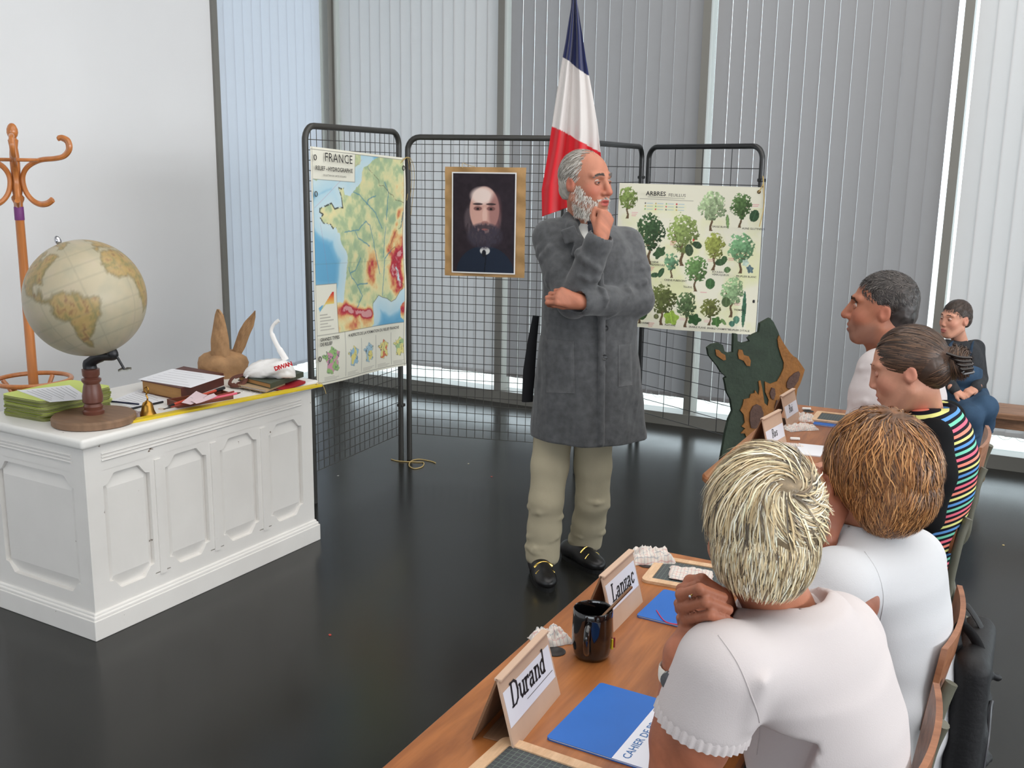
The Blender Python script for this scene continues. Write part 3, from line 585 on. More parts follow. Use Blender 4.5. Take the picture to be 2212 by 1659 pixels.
for (u, v) in ((0.012, 1.105), (0.012, 0.935), (0.012, 0.135), (0.836, 1.10)):
    c = Mm @ Vector((u+0.006, v, 0.018)); MB().tube([c + (Mm.to_3x3() @ Vector((0.010*math.cos(a), 0.012*math.sin(a), 0.0))) for a in np.linspace(0, 2*math.pi, 14, endpoint=False)], 0.0022, 6, closed=True).build('eyelet', mat('eyelet_metal', (70, 68, 64), 0.4), fm, True)

# ---- framed portrait on brown wrapping paper (generic bearded sitter)
def portrait_image(nx=132, ny=204):
    X, Y = np.meshgrid(np.linspace(0, 0.36, nx), np.linspace(0, 0.545, ny)); n_ = fbm(X*40, Y*40, 2)
    img = np.zeros((ny, nx, 3))+np.array([40, 30, 38]); img += (n_[..., None]-0.5)*16
    ell = lambda cx, cy, rx, ry: ((X-cx)/rx)**2+((Y-cy)/ry)**2
    soft = lambda e, s=0.25: np.clip((1-e)/s+0.5, 0, 1)
    body = np.clip(1.2-((X-0.19)/0.185)**2*1.4-(Y/0.145)**2, 0, 1) > 0.12; img = mixc(img, body, (26, 36, 54)); img = mixc(img, (np.abs(X-0.19-0.10*(Y-0.03)) < 0.0035) & (Y < 0.12), (12, 18, 30))
    img = mixc(img, soft(ell(0.19, 0.125, 0.028, 0.022)), (206, 206, 204)); img = mixc(img, soft(ell(0.185, 0.11, 0.012, 0.02)), (20, 22, 30))
    img = mixc(img, soft(ell(0.175, 0.29, 0.104, 0.125), 0.3)*(0.55+0.45*(fbm(X*90, Y*30, 5) > 0.42)), (82, 70, 76))
    img = mixc(img, soft(ell(0.185, 0.345, 0.083, 0.125), 0.14), (206, 160, 148)); img = mixc(img, soft(ell(0.17, 0.42, 0.062, 0.045), 0.9), (236, 214, 206))
    img = mixc(img, soft(ell(0.245, 0.33, 0.035, 0.10), 0.9)*0.55, (130, 84, 84))
    for cx in (0.148, 0.222):
        img = mixc(img, soft(ell(cx, 0.352, 0.023, 0.012), 0.6)*0.85, (110, 72, 70)); img = mixc(img, soft(ell(cx, 0.350, 0.008, 0.006), 0.5), (30, 24, 26)); img = mixc(img, soft(ell(cx, 0.376, 0.027, 0.006), 0.6)*0.9, (56, 42, 44))
    img = mixc(img, soft(ell(0.187, 0.315, 0.013, 0.045), 0.8)*0.6, (232, 196, 184)); img = mixc(img, soft(ell(0.189, 0.275, 0.020, 0.011), 0.7)*0.7, (150, 98, 92))
    bd = soft(ell(0.187, 0.205, 0.098, 0.068), 0.5)*(0.6+0.4*(fbm(X*120, Y*45, 7) > 0.45)); img = mixc(img, bd, (60, 54, 66)); img = mixc(img, soft(ell(0.188, 0.252, 0.045, 0.012), 0.6)*0.9, (72, 60, 66)); img = mixc(img, soft(ell(0.188, 0.240, 0.018, 0.005), 0.6)*0.8, (150, 90, 88))
    w_ = 0.006; img = mixc(img, (X < w_) | (X > 0.36-w_) | (Y < w_) | (Y > 0.545-w_), (232, 230, 230))
    return np.clip(img, 0, 255)
m_kraft = mat('kraft_wrapping_paper', (178, 140, 92), 0.6, var=0.12, vscale=18, bump=0.5, bscale=22)
d2 = Vector((P2b[0]-P2a[0], P2b[1]-P2a[1], 0)).normalized(); n2 = Vector((d2.y, -d2.x, 0))
po = Vector((-2.957, 4.862, 1.085))+n2*0.02
pt = thing('portrait_poster', 'dark printed portrait of a bearded sitter mounted on brown paper', 'poster', po[:], 0)
Mp = Matrix(((d2.x, 0, n2.x, 0), (d2.y, 0, n2.y, 0), (0.004, 1, 0, 0), (0, 0, 0, 1)))
def kr(X, Y): return 0.006*np.sin(X*26)*np.sin(Y*19+1)+0.003*np.sin(Y*60+X*30)
nx, ny = 26, 34; kimg = np.zeros((ny, nx, 3))+200
o = sheet('backing_paper', kimg, 0.452, 0.590, m_kraft, pt, Mp, kr)
sheet('portrait_print', portrait_image(), 0.36, 0.545, m_print, pt, Mp @ Matrix.Translation((0.042, 0.018, 0.010)), lambda X, Y: 0.004*np.sin(X*9)+0*Y, 0.0008)
MB().tube(spline([(0.10, 0.585, 0.006), (0.10, 0.61, 0.0), (0.13, 0.60, 0.004), (0.17, 0.592, 0.006)], 5), 0.0016, 5).build('twine_tie', m_twine, pt, True, mw=None).data.transform(Mp)

# ---- poster of broad-leaved trees
def tree_image(nx=300, ny=292, W=0.80, Hh=0.80):
    X, Y = np.meshgrid(np.linspace(0, W, nx), np.linspace(0, Hh, ny)); cu = lambda c: (c-60)/1205*W; cv = lambda c: Hh-(c-362)/1195*Hh
    img = np.zeros((ny, nx, 3))+np.array([234, 231, 212]); n0 = fbm(X*9, Y*9, 1); img = mixc(img, np.clip((n0-0.42)*3.2, 0, 1)*0.55*(Y < Hh*0.86), (222, 226, 160))
    nf = fbm(X*70, Y*70, 3); nm = fbm(X*28, Y*28, 4)
    trees = [(140, 385, 650, 160, (132, 152, 86)), (345, 600, 1020, 245, (66, 92, 60)), (620, 600, 1020, 250, (142, 160, 96)), (850, 415, 725, 230, (168, 188, 146)), (1090, 415, 690, 180, (92, 120, 74)), (890, 730, 1045, 165, (152, 160, 84)), (1110, 725, 1060, 220, (122, 166, 122)), (540, 910, 1125, 120, (112, 154, 118)), (745, 940, 1225, 200, (104, 138, 84)), (475, 1180, 1525, 240, (104, 114, 66)), (685, 1225, 1530, 170, (92, 114, 76)), (885, 1275, 1500, 165, (112, 118, 66)), (1055, 1090, 1425, 185, (152, 182, 136)), (280, 1270, 1525, 120, (122, 132, 84))]
    for i, (cx, t, b_, w_, c) in enumerate(trees):
        u = cu(cx); vt = cv(t); vb = cv(b_); h = vt-vb; rw = w_/1205*W/2; rh = h*0.36; vc = vt-rh
        tw = h*0.020+0.001
        img = mixc(img, (np.abs(X-u-0.004*np.sin((Y-vb)*90+i)) < tw*(1.2-0.5*(Y-vb)/h)+0.004*np.exp(-(Y-vb)/0.01)) & (Y > vb) & (Y < vc), (104, 84, 62))
        for q in (-1, 1): img = mixc(img, (seg_dist(X, Y, [(u, vb+h*0.28), (u+q*rw*0.6, vc)]) < tw*0.6), (104, 88, 64))
        e = ((X-u)/rw)**2+((Y-vc)/rh)**2+1.1*(fbm(X*45+i*9, Y*45, 12+i)-0.5); cr = e < 1.0
        sh = (0.62+0.62*fbm(X*95, Y*95, 30+i, 3)+0.14*(X-u)/rw*-1+0.16*(Y-vc)/rh)
        dens = cr & ((fbm(X*110+i, Y*110, 60+i, 2) > 0.30+0.12*np.clip(e, 0, 1)) | (e < 0.25))
        img = np.where(dens[..., None], np.clip(np.array(c)*sh[..., None], 0, 255), img)
    img = np.where(((((X-cu(1160))/0.011)**2+((Y-cv(1350))/0.10)**2+0.5*(nf-0.5)) < 1)[..., None], np.array((64, 104, 82))*(0.7+0.6*nf[..., None]), img)
    leaves = [(430, 920, 62, 40, 0.8, (62, 88, 58)), (680, 890, 36, 52, 0.2, (66, 84, 60)), (745, 845, 42, 30, -0.5, (60, 82, 58)), (1200, 590, 40, 52, -0.3, (58, 84, 60)), (985, 645, 14, 60, 0.1, (120, 150, 96)), (945, 975, 48, 30, 0.3, (64, 88, 60)), (975, 950, 26, 30, 0, (64, 90, 60)), (1005, 1035, 30, 26, 0.5, (92, 120, 80)), (870, 1155, 42, 46, 0, (70, 104, 66)), (1010, 1300, 40, 42, 0, (86, 104, 70)), (315, 1450, 34, 50, -0.6, (60, 84, 52)), (430, 1455, 24, 24, 0, (108, 112, 76)), (560, 1460, 62, 58, 0.2, (150, 178, 78)), (755, 1460, 54, 46, 0, (56, 88, 52)), (940, 1465, 42, 40, 0, (76, 112, 62)), (1000, 1465, 14, 34, 0.7, (100, 130, 80)), (1105, 1440, 28, 34, 0, (92, 132, 112)), (1070, 1475, 26, 26, 0, (76, 116, 100)), (1190, 1020, 26, 34, 0.4, (90, 112, 118)), (1150, 970, 26, 30, 0, (186, 204, 190)), (400, 1108, 36, 22, 0.1, (66, 92, 66)), (455, 1085, 22, 44, -0.4, (62, 90, 62)), (710, 805, 9, 11, 0, (170, 60, 60))]
    for i, (cx, cy, rx, ry, a, c) in enumerate(leaves):
        u = cu(cx); v = cv(cy); dx = (X-u)*math.cos(a)+(Y-v)*math.sin(a); dy = -(X-u)*math.sin(a)+(Y-v)*math.cos(a); rx = rx/1205*W; ry = ry/1195*Hh; th = np.arctan2(dy/ry, dx/rx)
        lob = (0.16*np.cos(5*th) if i in (0, 12, 13, 14, 18, 19) else 0); e = np.hypot(dx/rx, dy/ry)-lob+0.2*(nm-0.5); img = np.where((e < 0.95)[..., None], np.array(c)*(0.8+0.4*nf[..., None]), img)
        img = mixc(img, (e < 0.9) & (np.abs(dx) < 0.0012), np.array(c)*1.35)
    for (cx, cy, n_, c) in ((540, 825, 3, (208, 120, 110)), (365, 1045, 3, (214, 130, 130)), (1030, 940, 2, (214, 130, 130)), (860, 957, 2, (214, 140, 150)), (1205, 500, 2, (220, 140, 150)), (200, 600, 3, (226, 150, 160)), (385, 1515, 3, (214, 130, 130)), (1100, 1305, 2, (220, 150, 160)), (815, 1230, 1, (220, 140, 150)), (655, 1455, 2, (220, 170, 180)), (860, 1460, 2, (226, 170, 176))):
        for q in range(n_): img = mixc(img, np.clip(1.3-seg_dist(X, Y, [(cu(cx-20), cv(cy+q*13)), (cu(cx+28-8*q), cv(cy+q*13))])/0.0024, 0, 1)*0.7, c)
    for k in range(4):
        for q in range(3):
            cx = 290+k*88; cy = 520+q*24; img = mixc(img, np.clip(1.3-seg_dist(X, Y, [(cu(cx+14), cv(cy)), (cu(cx+62), cv(cy))])/0.0022, 0, 1)*0.55, (120, 165, 200)); img = mixc(img, (np.hypot(X-cu(cx), Y-cv(cy)) < 0.0045), [(90, 90, 90), (190, 170, 90), (140, 180, 110), (200, 90, 90)][(k+q) % 4])
    img = mixc(img, np.clip(1.3-seg_dist(X, Y, [(cu(310), cv(468)), (cu(615), cv(474))])/0.0018, 0, 1)*0.5, (90, 86, 80)); img = mixc(img, np.clip(1.3-seg_dist(X, Y, [(cu(240), cv(484)), (cu(690), cv(490))])/0.0018, 0, 1)*0.5, (90, 86, 80))
    return np.clip(img, 0, 255)
Tl = Vector((-2.185, 5.475, 0)); Tr = Vector((-1.415, 5.585, 0)); d4 = (Tr-Tl).normalized(); n4 = Vector((d4.y, -d4.x, 0))
tp = thing('tree_poster', 'cream school poster of broad-leaved trees and leaves', 'poster', (Tl.x, Tl.y, 0.79), 0)
Mt = Matrix(((d4.x, 0, n4.x, 0), (d4.y, 0, n4.y, 0), (-0.01, 1, 0, 0), (0, 0, 0, 1)))
sheet('poster_sheet', tree_image(), 0.80, 0.81, m_print, tp, Mt, lambda X, Y: 0.012*np.sin(X*6+Y*3)+0.01*np.sin(Y*5.0)*np.cos(X*3)-0.02*np.clip((X-0.7)/0.1, 0, 1)*(1-Y/0.81))
cu = lambda c: (c-60)/1205*0.80
cv = lambda c: 0.81-(c-362)/1195*0.81
ptext('ARBRES', 0.033, cu(300), cv(455), tp, Mt, m_txt, 0.025, bold=0.0006); ptext('FEUILLUS', 0.0235, cu(492), cv(458), tp, Mt, m_txt, 0.025)
for txt, cx, cy in (('SAULE BLANC', 868, 692), ('AUNE GLUTINEUX', 1112, 697), ('HETRE', 550, 868), ('CHENE\nPEDONCULE', 362, 1006), ('BOULEAU\nVERRUQUEUX', 888, 1058), ('PEUPLIER BLANC', 1088, 1082), ('CHENE PUBESCENT', 488, 1148), ('TILLEUL', 652, 1196), ('TREMBLE', 1085, 1358), ('CHARME', 290, 1522), ('PLATANE', 510, 1524), ('ERABLE PLANE', 718, 1525), ('ERABLE CHAMPETRE', 872, 1525), ("PEUPLIER D'ITALIE", 1050, 1525)):
    ptext(txt, 0.0145, cu(cx), cv(cy), tp, Mt, m_txt, 0.025, bold=0.0002)
for (u, v) in ((0.775, 0.785),):
    MB().tube([Mt @ Vector((u+0.007*math.cos(a), v+0.007*math.sin(a), 0.013)) for a in np.linspace(0, 2*math.pi, 12, endpoint=False)], 0.003, 6, closed=True).build('eyelet', mat('brass_eyelet', (120, 92, 50), 0.35, metal=1), tp, True)
MB().tube(spline([Mt @ Vector(p) for p in ((0.775, 0.785, 0.016), (0.795, 0.83, 0.018), (0.79, 0.87, 0.012), (0.80, 0.80, 0.02), (0.805, 0.70, 0.015), (0.79, 0.60, 0.02))], 5), 0.0028, 5).build('string', m_twine, tp, True)

# ---- tricolour flag hanging from its pole
m_flag = mat('flag_cloth', (255, 255, 255), 0.8, vcol=True, spec=0.15, sheen=0.3)
flag = thing('flag', 'draped blue white and red flag hanging from a pole behind the teacher', 'flag', (0, 0, 0))
fl = [(1238, -60), (1234, 10), (1222, 90), (1210, 150), (1197, 240), (1184, 330), (1169, 415), (1172, 462), (1200, 452), (1232, 436)]
Lf = [(1238, -60), (1235, 5), (1222, 90), (1211, 150), (1197, 240), (1184, 330), (1170, 410), (1171, 468)]; Rf = [(1244, -60), (1247, 5), (1258, 75), (1266, 130), (1279, 200), (1291, 270), (1298, 335), (1306, 420)]
nu, nv = 60, 240; vs_ = []; cols = []; FD = 4.80
tt = np.linspace(0, 7, nv)
for v in tt:
    i = min(int(v), 6); f = v-i; f2 = f
    l = np.array(Lf[i])*(1-f2)+np.array(Lf[i+1])*f2; r = np.array(Rf[i])*(1-f2)+np.array(Rf[i+1])*f2
    for u in np.linspace(0, 1, nu):
        q = l*(1-u)+r*u; amp = 0.004+0.030*(v/7)
        dep = FD+amp*math.sin(u*13.0+0.55*v)+0.5*amp*math.sin(u*27+v*0.9+1)-0.02*(v/7)
        vs_.append(at_h(q[0], q[1], dep))
        s = q[1]+ (u-0.5)*-52*(0.3+v/7)
        s += 2*math.sin(u*5)
        cols.append(lin((38, 44, 84)) if s < 141 else (lin((214, 208, 205)) if s < 297 else lin((204, 36, 46))))
fs_ = [(a*nu+b_, a*nu+b_+1, (a+1)*nu+b_+1, (a+1)*nu+b_) for a in range(nv-1) for b_ in range(nu-1)]
fo = mesh_obj('flag_cloth', [tuple(p) for p in vs_], fs_, m_flag, flag, True, cols=cols)
sm = fo.modifiers.new('thickness', 'SOLIDIFY'); sm.thickness = 0.0015
p_top = at_h(1243, -75, FD+0.055); p_bot = at_h(1216, 470, FD+0.075)
MB().tube([p_top, p_top*0.5+p_bot*0.5, np.array([p_bot[0], p_bot[1], p_bot[2]])], 0.011, 10).build('pole', m_black, flag, True)
pb = Vector(p_bot); MB().tube([pb, Vector((pb.x, pb.y+0.02, 0.55)), Vector((pb.x, pb.y+0.03, 0.0))], 0.013, 10).build('pole_stand', m_black, flag, True)

# ---- relief board cut in the outline of France
m_bgreen = mat('dark_green_relief', (44, 56, 44), 0.75, var=0.25, vscale=14, bump=0.6, bscale=60); m_bbrown = mat('ochre_relief', (134, 88, 42), 0.75, var=0.22, vscale=30, bump=0.7, bscale=80); m_bdark = mat('dark_brown_relief', (84, 62, 54), 0.8, var=0.2, vscale=40, bump=0.8, bscale=90)
ol = [(765,125),(800,165),(845,260),(860,300),(905,390),(960,470),(1000,512),(1035,530),(1075,590),(1117,650),(1100,710),(1068,800),(1040,850),(1030,930),(1045,1010),(1030,1100),(1055,1180),(1040,1270),(1065,1330),(1000,1400),(930,1440),(840,1425),(770,1440),(700,1500),(640,1610),(540,1625),(440,1585),(340,1560),(245,1520),(262,1470),(290,1340),(315,1220),(345,1120),(382,1055),(372,1010),(362,955),(322,880),(310,800),(297,745),(320,728),(265,680),(230,620),(180,560),(138,505),(125,430),(170,396),(240,380),(282,400),(300,468),(350,482),(386,475),(390,380),(393,285),(430,288),(432,360),(490,382),(560,362),(538,332),(600,292),(652,270),(665,180)]
BD = 5.22
def bpt(c, dep=BD): return at_h(1500+c[0]/4.74, 660+c[1]/4.74, dep)
zmin = min(bpt(c)[2] for c in ol)
board = thing('relief_board', 'dark board cut in the shape of France with brown relief areas', 'board', (0, 0, 0))
bx_ax = _rt*0.97+_hd*0.24; bn = np.array([bx_ax[1], -bx_ax[0], 0])
bo = at_h(1630, 900, BD); bo = np.array([bo[0], bo[1], 0.0])
def b2(c):
    p = on_plane(1500+c[0]/4.74, 660+c[1]/4.74, bo, bn); return (float((p-bo)@bx_ax), float(p[2]))
Mb = Matrix(((bx_ax[0], 0, bn[0], bo[0]), (bx_ax[1], 0, bn[1], bo[1]), (0, 1, 0, 0), (0, 0, 0, 1)))
o2 = [b2(c) for c in ol]; zlow = min(p[1] for p in o2); sh = zlow
o2 = [(x, z-sh*max(0, (0.5-z)/0.5) if z < 0.5 else z) for x, z in o2]
MB().prism(o2[::-1], -0.012, 0.012, Mb).build('green_base', m_bgreen, board)
def relief(pts, z, name, m): MB().prism([b2(c) for c in pts][::-1], 0.0121, z, Mb).build(name, m, board)
relief([(850,300),(905,392),(958,470),(1000,514),(1033,533),(1072,590),(1112,650),(1096,710),(1064,800),(1036,850),(1026,930),(1040,1010),(1026,1100),(960,1180),(880,1250),(760,1290),(640,1330),(520,1345),(500,1300),(460,1300),(505,1250),(470,1230),(500,1190),(490,1110),(455,1065),(480,1010),(490,955),(550,940),(560,900),(600,890),(605,860),(640,910),(650,850),(640,770),(660,760),(680,850),(700,990),(735,1020),(745,960),(710,880),(705,770),(760,795),(830,770),(870,700),(895,640),(900,580),(870,500),(845,420),(835,340)], 0.019, 'ochre_upland', m_bbrown)
relief([(200,445),(235,450),(262,480),(300,500),(308,550),(280,555),(245,530),(210,505)], 0.018, 'ochre_hill', m_bbrown); relief([(440,445),(475,450),(490,500),(540,515),(562,560),(555,615),(520,610),(490,560),(440,540),(430,490)], 0.018, 'ochre_hill', m_bbrown)
relief([(1045,665),(1060,690),(1040,760),(1000,820),(960,850),(925,830),(925,780),(950,730),(1000,685)], 0.026, 'brown_massif', m_bdark); relief([(770,830),(800,840),(808,900),(790,955),(765,940),(750,890)], 0.026, 'brown_massif', m_bdark)
relief([(620,1000),(660,1020),(685,1090),(680,1170),(650,1220),(600,1250),(560,1240),(545,1170),(550,1080),(580,1020)], 0.026, 'brown_massif', m_bdark); relief([(820,960),(870,960),(880,1010),(830,1050),(800,1040)], 0.026, 'brown_massif', m_bdark)
# ---- loose twine on the floor by the panel
c = at_z(908, 1000, 0.002)
tw = MB().tube(spline([Vector(at_z(x, y, 0.0032)) for x, y in ((845, 992), (862, 996), (900, 998), (915, 999), (912, 1008), (895, 1012), (884, 1006), (888, 996), (905, 992), (930, 996), (941, 1000))], 6), 0.003, 5).build('twine', m_twine, None, True)
tag(tw, 'loop of raffia twine lying on the floor by the panel', 'twine')
for k in range(3):
    s_ = P1b; z0 = 1.69
    pts = [(s_[0]+0.03, s_[1]-0.03, z0), (s_[0]+0.05, s_[1]+0.01+0.012*k, z0+0.03), (s_[0]+0.045+0.01*k, s_[1]+0.035+0.01*k, z0-0.08), (s_[0]+0.04, s_[1]+0.015+0.008*k, z0-0.20-0.09*k)]
    t_ = MB().tube(spline(pts, 6), 0.0015, 5).build('raffia_strand', m_twine, None, True); tag(t_, 'thin raffia strand tying the map corner to the panel post', 'twine', 'raffia strands at the map corner')
# ================================================================== things on the teacher's desk
m_paper = mat('white_paper', (232, 233, 238), 0.7, var=0.01); m_page = mat('page_edges', (176, 132, 82), 0.8, var=0.2, vscale=8, stretch=(2, 2, 160))
# ---- globe
LANDS = {'sam': [(-80, 8), (-72, 12), (-62, 10), (-52, 5), (-50, 0), (-35, -6), (-39, -15), (-41, -22), (-48, -27), (-54, -34), (-58, -38), (-65, -42), (-66, -48), (-69, -54), (-74, -50), (-73, -40), (-71, -28), (-70, -18), (-76, -13), (-81, -5), (-79, 1)],
 'nam': [(-168, 66), (-150, 70), (-125, 70), (-95, 68), (-82, 68), (-80, 60), (-92, 58), (-82, 52), (-70, 60), (-60, 54), (-56, 50), (-66, 45), (-75, 38), (-81, 30), (-82, 25), (-90, 29), (-97, 26), (-97, 20), (-91, 18), (-87, 21), (-84, 12), (-79, 8), (-84, 8), (-95, 15), (-106, 22), (-112, 30), (-123, 38), (-125, 49), (-140, 59), (-160, 57)],
 'gre': [(-55, 60), (-45, 60), (-22, 70), (-20, 80), (-60, 82), (-70, 77), (-52, 68)],
 'afr': [(-17, 14), (-16, 24), (-6, 35), (10, 37), (20, 32), (32, 31), (43, 12), (51, 11), (40, -5), (40, -16), (33, -28), (20, -35), (12, -18), (9, 0), (5, 5), (-8, 5)],
 'eur': [(-9, 38), (-9, 44), (-1, 44), (-4, 48), (8, 54), (10, 58), (5, 60), (20, 70), (60, 70), (120, 74), (175, 68), (140, 55), (122, 38), (108, 20), (95, 15), (80, 8), (70, 22), (57, 25), (45, 14), (35, 30), (28, 37), (15, 38), (5, 43)]}
def globe_mesh(R_, nu=200, nv=100):
    lon = np.linspace(-180, 180, nu, endpoint=False); lat = np.linspace(-90, 90, nv); LO, LA = np.meshgrid(lon, lat)
    a = np.radians(LO); b_ = np.radians(LA); V = np.stack([R_*np.cos(b_)*np.cos(a), R_*np.cos(b_)*np.sin(a), R_*np.sin(b_)], -1).reshape(-1, 3)
    lo = LO+6*(fbm(LO/6+40, LA/6+40, 2)-0.5); la = LA+6*(fbm(LO/6+40, LA/6+40, 5)-0.5)
    img = np.zeros(LO.shape+(3,))+np.array([178, 167, 142]); n_ = fbm(LO/14+60, LA/14+60, 8); img = mixc(img, np.clip((n_-0.45)*3, 0, 1)*0.6, (160, 156, 136)); img = mixc(img, np.clip((0.42-n_)*4, 0, 1)*0.4, (186, 170, 154))
    edge = np.full(LO.shape, 99.0)
    for p in LANDS.values():
        mk = poly_mask(lo, la, p); base = ramp(fbm(LO/5+30, LA/5+30, 12), [(0.25, (132, 124, 84)), (0.45, (164, 140, 92)), (0.62, (170, 144, 98)), (0.75, (140, 110, 78))]); img = np.where(mk[..., None], base, img); edge = np.minimum(edge, seg_dist(lo, la, p, True))
    img = mixc(img, np.clip(1.6-edge/1.3, 0, 1)*0.55, (120, 112, 84))
    img = mixc(img, (np.abs(LA) < 0.9)*0.6, (112, 118, 112))
    gl = (np.abs((LA+7.5) % 15-7.5) < 0.5) | (np.abs((LO+7.5) % 15-7.5) < 0.5); img = mixc(img, gl*0.18, (120, 120, 104))
    idx = np.arange(nu*nv).reshape(nv, nu); nx_ = np.roll(idx, -1, 1); Fq = np.stack([idx[:-1], nx_[:-1], nx_[1:], idx[1:]], -1).reshape(-1, 4)
    return V, Fq, lin_np(img).reshape(-1, 3)
gb = at_z(204, 912, ZT); ghd = float(gb @ _hd)
globe = thing('globe', 'old pale paper globe on a turned wooden stand', 'globe', (gb[0], gb[1], ZT))
m_gwood = mat('turned_globe_wood', (104, 62, 50), 0.35, spec=0.5, var=0.15, vscale=20); m_gbase = mat('worn_wood_base', (128, 100, 78), 0.6, var=0.2, vscale=9, stretch=(1, 6, 1)); m_giron = mat('dark_iron_bracket', (58, 58, 60), 0.4, metal=0.6); m_chrome = mat('chrome_knob', (190, 190, 195), 0.2, metal=1.0)
MB().lathe([(0.138, 0.0), (0.145, 0.004), (0.146, 0.024), (0.140, 0.031), (0.05, 0.033), (0.0001, 0.033)], 48).build('base_disc', m_gbase, globe, True)
tilt_t = Vector(at_h(125, 515, ghd-0.05)); tilt_b = Vector(at_h(247, 768, ghd-0.05)); gc = Vector(at_h(185, 644, ghd-0.05)); ax = (tilt_t-tilt_b).normalized(); GR = 0.2035
stem_top = Vector(at_h(193, 812, ghd)); hs_ = stem_top.z-ZT
o_ = Vector((gb[0], gb[1], ZT)); sx = (stem_top-o_).x*0; 
MB().lathe([(0.036, 0.033), (0.038, 0.045), (0.031, 0.05), (0.034, 0.062), (0.028, 0.072), (0.035, 0.078), (0.036, 0.10), (0.030, 0.135), (0.027, 0.145), (0.034, 0.155), (0.034, 0.162), (0.024, 0.168), (0.030, 0.176), (0.031, 0.198), (0.026, 0.200)], 32).build('turned_stem', m_gwood, globe, True)
st = Vector((0, 0, 0.20)); bot = gc-ax*(GR+0.012)-o_
MB().tube(spline([st+Vector((0, 0, -0.01)), st+Vector((0, 0, 0.02)), st*0.55+bot*0.45+Vector((0, 0, 0.018)), bot+Vector((0, 0, -0.006)), bot+ax*0.02], 6), [0.024]*7+[0.021]*6+[0.018]*12, 10, flat=0.7).build('bracket', m_giron, globe, True)
V, Fq, cl = globe_mesh(GR)
east = ax.cross(-(gc-Vector(_c))).normalized(); fr_ = east.cross(ax).normalized()     # direction towards the viewer, normal to the axis
if fr_.dot(Vector(_c)-gc) < 0: fr_ = -fr_; 
lon0 = math.radians(-47); y_ = ax.cross(fr_)
Mg = Matrix((fr_, y_, ax)).transposed().to_4x4(); Mg = Matrix.Translation(gc-o_) @ Mg @ Matrix.Rotation(-lon0, 4, 'Z')
go = mesh_obj('globe_ball', V, Fq, mat('globe_paper', (255, 255, 255), 0.38, vcol=True, spec=0.4, bump=0.03, bscale=40), globe, True, cols=cl); go.data.transform(Mg)
k = gc-o_+ax*(GR+0.012); MB().sphere(k, (0.011, 0.011, 0.017), 12, 8, Matrix.Identity(3) @ ax.to_track_quat('Z', 'Y').to_matrix()).build('pole_knob', m_chrome, globe, True)
s0 = Vector(bot)+Vector(_r)*0.01; s1 = s0+Vector(_r)*0.028-Vector((0, 0, 0.055))
MB().tube([s0, s1], 0.0045, 8).build('clamp_screw', m_giron, globe, True)
MB().tube([s1-Vector(_r)*0.022+Vector((0, 0, -0.004)), s1-Vector(_r)*0.008+Vector((0, 0, 0.002)), s1, s1+Vector(_r)*0.010+Vector((0, 0, 0.002)), s1+Vector(_r)*0.024+Vector((0, 0, 0.004))], [0.006, 0.009, 0.006, 0.009, 0.006], 8, flat=0.5).build('wing_nut', mat('worn_steel', (150, 148, 140), 0.35, metal=0.8), globe, True)
# ---- stack of yellow-green exercise books with a sheet on top
m_lime = mat('lime_cover', (206, 222, 104), 0.45, spec=0.4); m_lime2 = mat('olive_lime_cover', (142, 154, 60), 0.5); m_lpage = mat('exercise_pages', (128, 124, 96), 0.8, var=0.2, vscale=5, stretch=(2, 2, 200))
sc_ = at_z(128, 884, ZT+0.002); z = ZT
NB = 14
for i in range(NB):
    a = DESK_RZ+math.radians(random.uniform(-2.2, 2.2)+(2 if i < 2 else 0)); dx = random.uniform(-0.005, 0.005); dy = random.uniform(-0.005, 0.005)
    if i == NB-1: lab = 'topmost lime exercise book of the stack, partly under a sheet'
    elif i == 0: lab = 'lowest lime exercise book of the stack, lying on the desk'
    else: lab = 'lime covered exercise book inside the stack behind the globe'
    nb = thing('exercise_book', lab, 'exercise book', (sc_[0]+dx, sc_[1]+dy, z), a, 'lime exercise books stacked on the desk')
    o1 = rounded_rect(0.235, 0.315, 0.028, 4); mm = m_lime if i in (NB-1, 4, 8) else m_lime2; h = 0.0056
    MB().prism(o1, 0, 0.0007).build('cover', mm, nb); MB().prism(o1, h-0.0008, h-0.0001).build('cover', mm, nb); MB().prism(rounded_rect(0.231, 0.311, 0.027, 4), 0.0008, h-0.0009).build('pages', m_lpage, nb); z += h
m_line = mat('grey_text_lines', (150, 150, 155), 0.8)
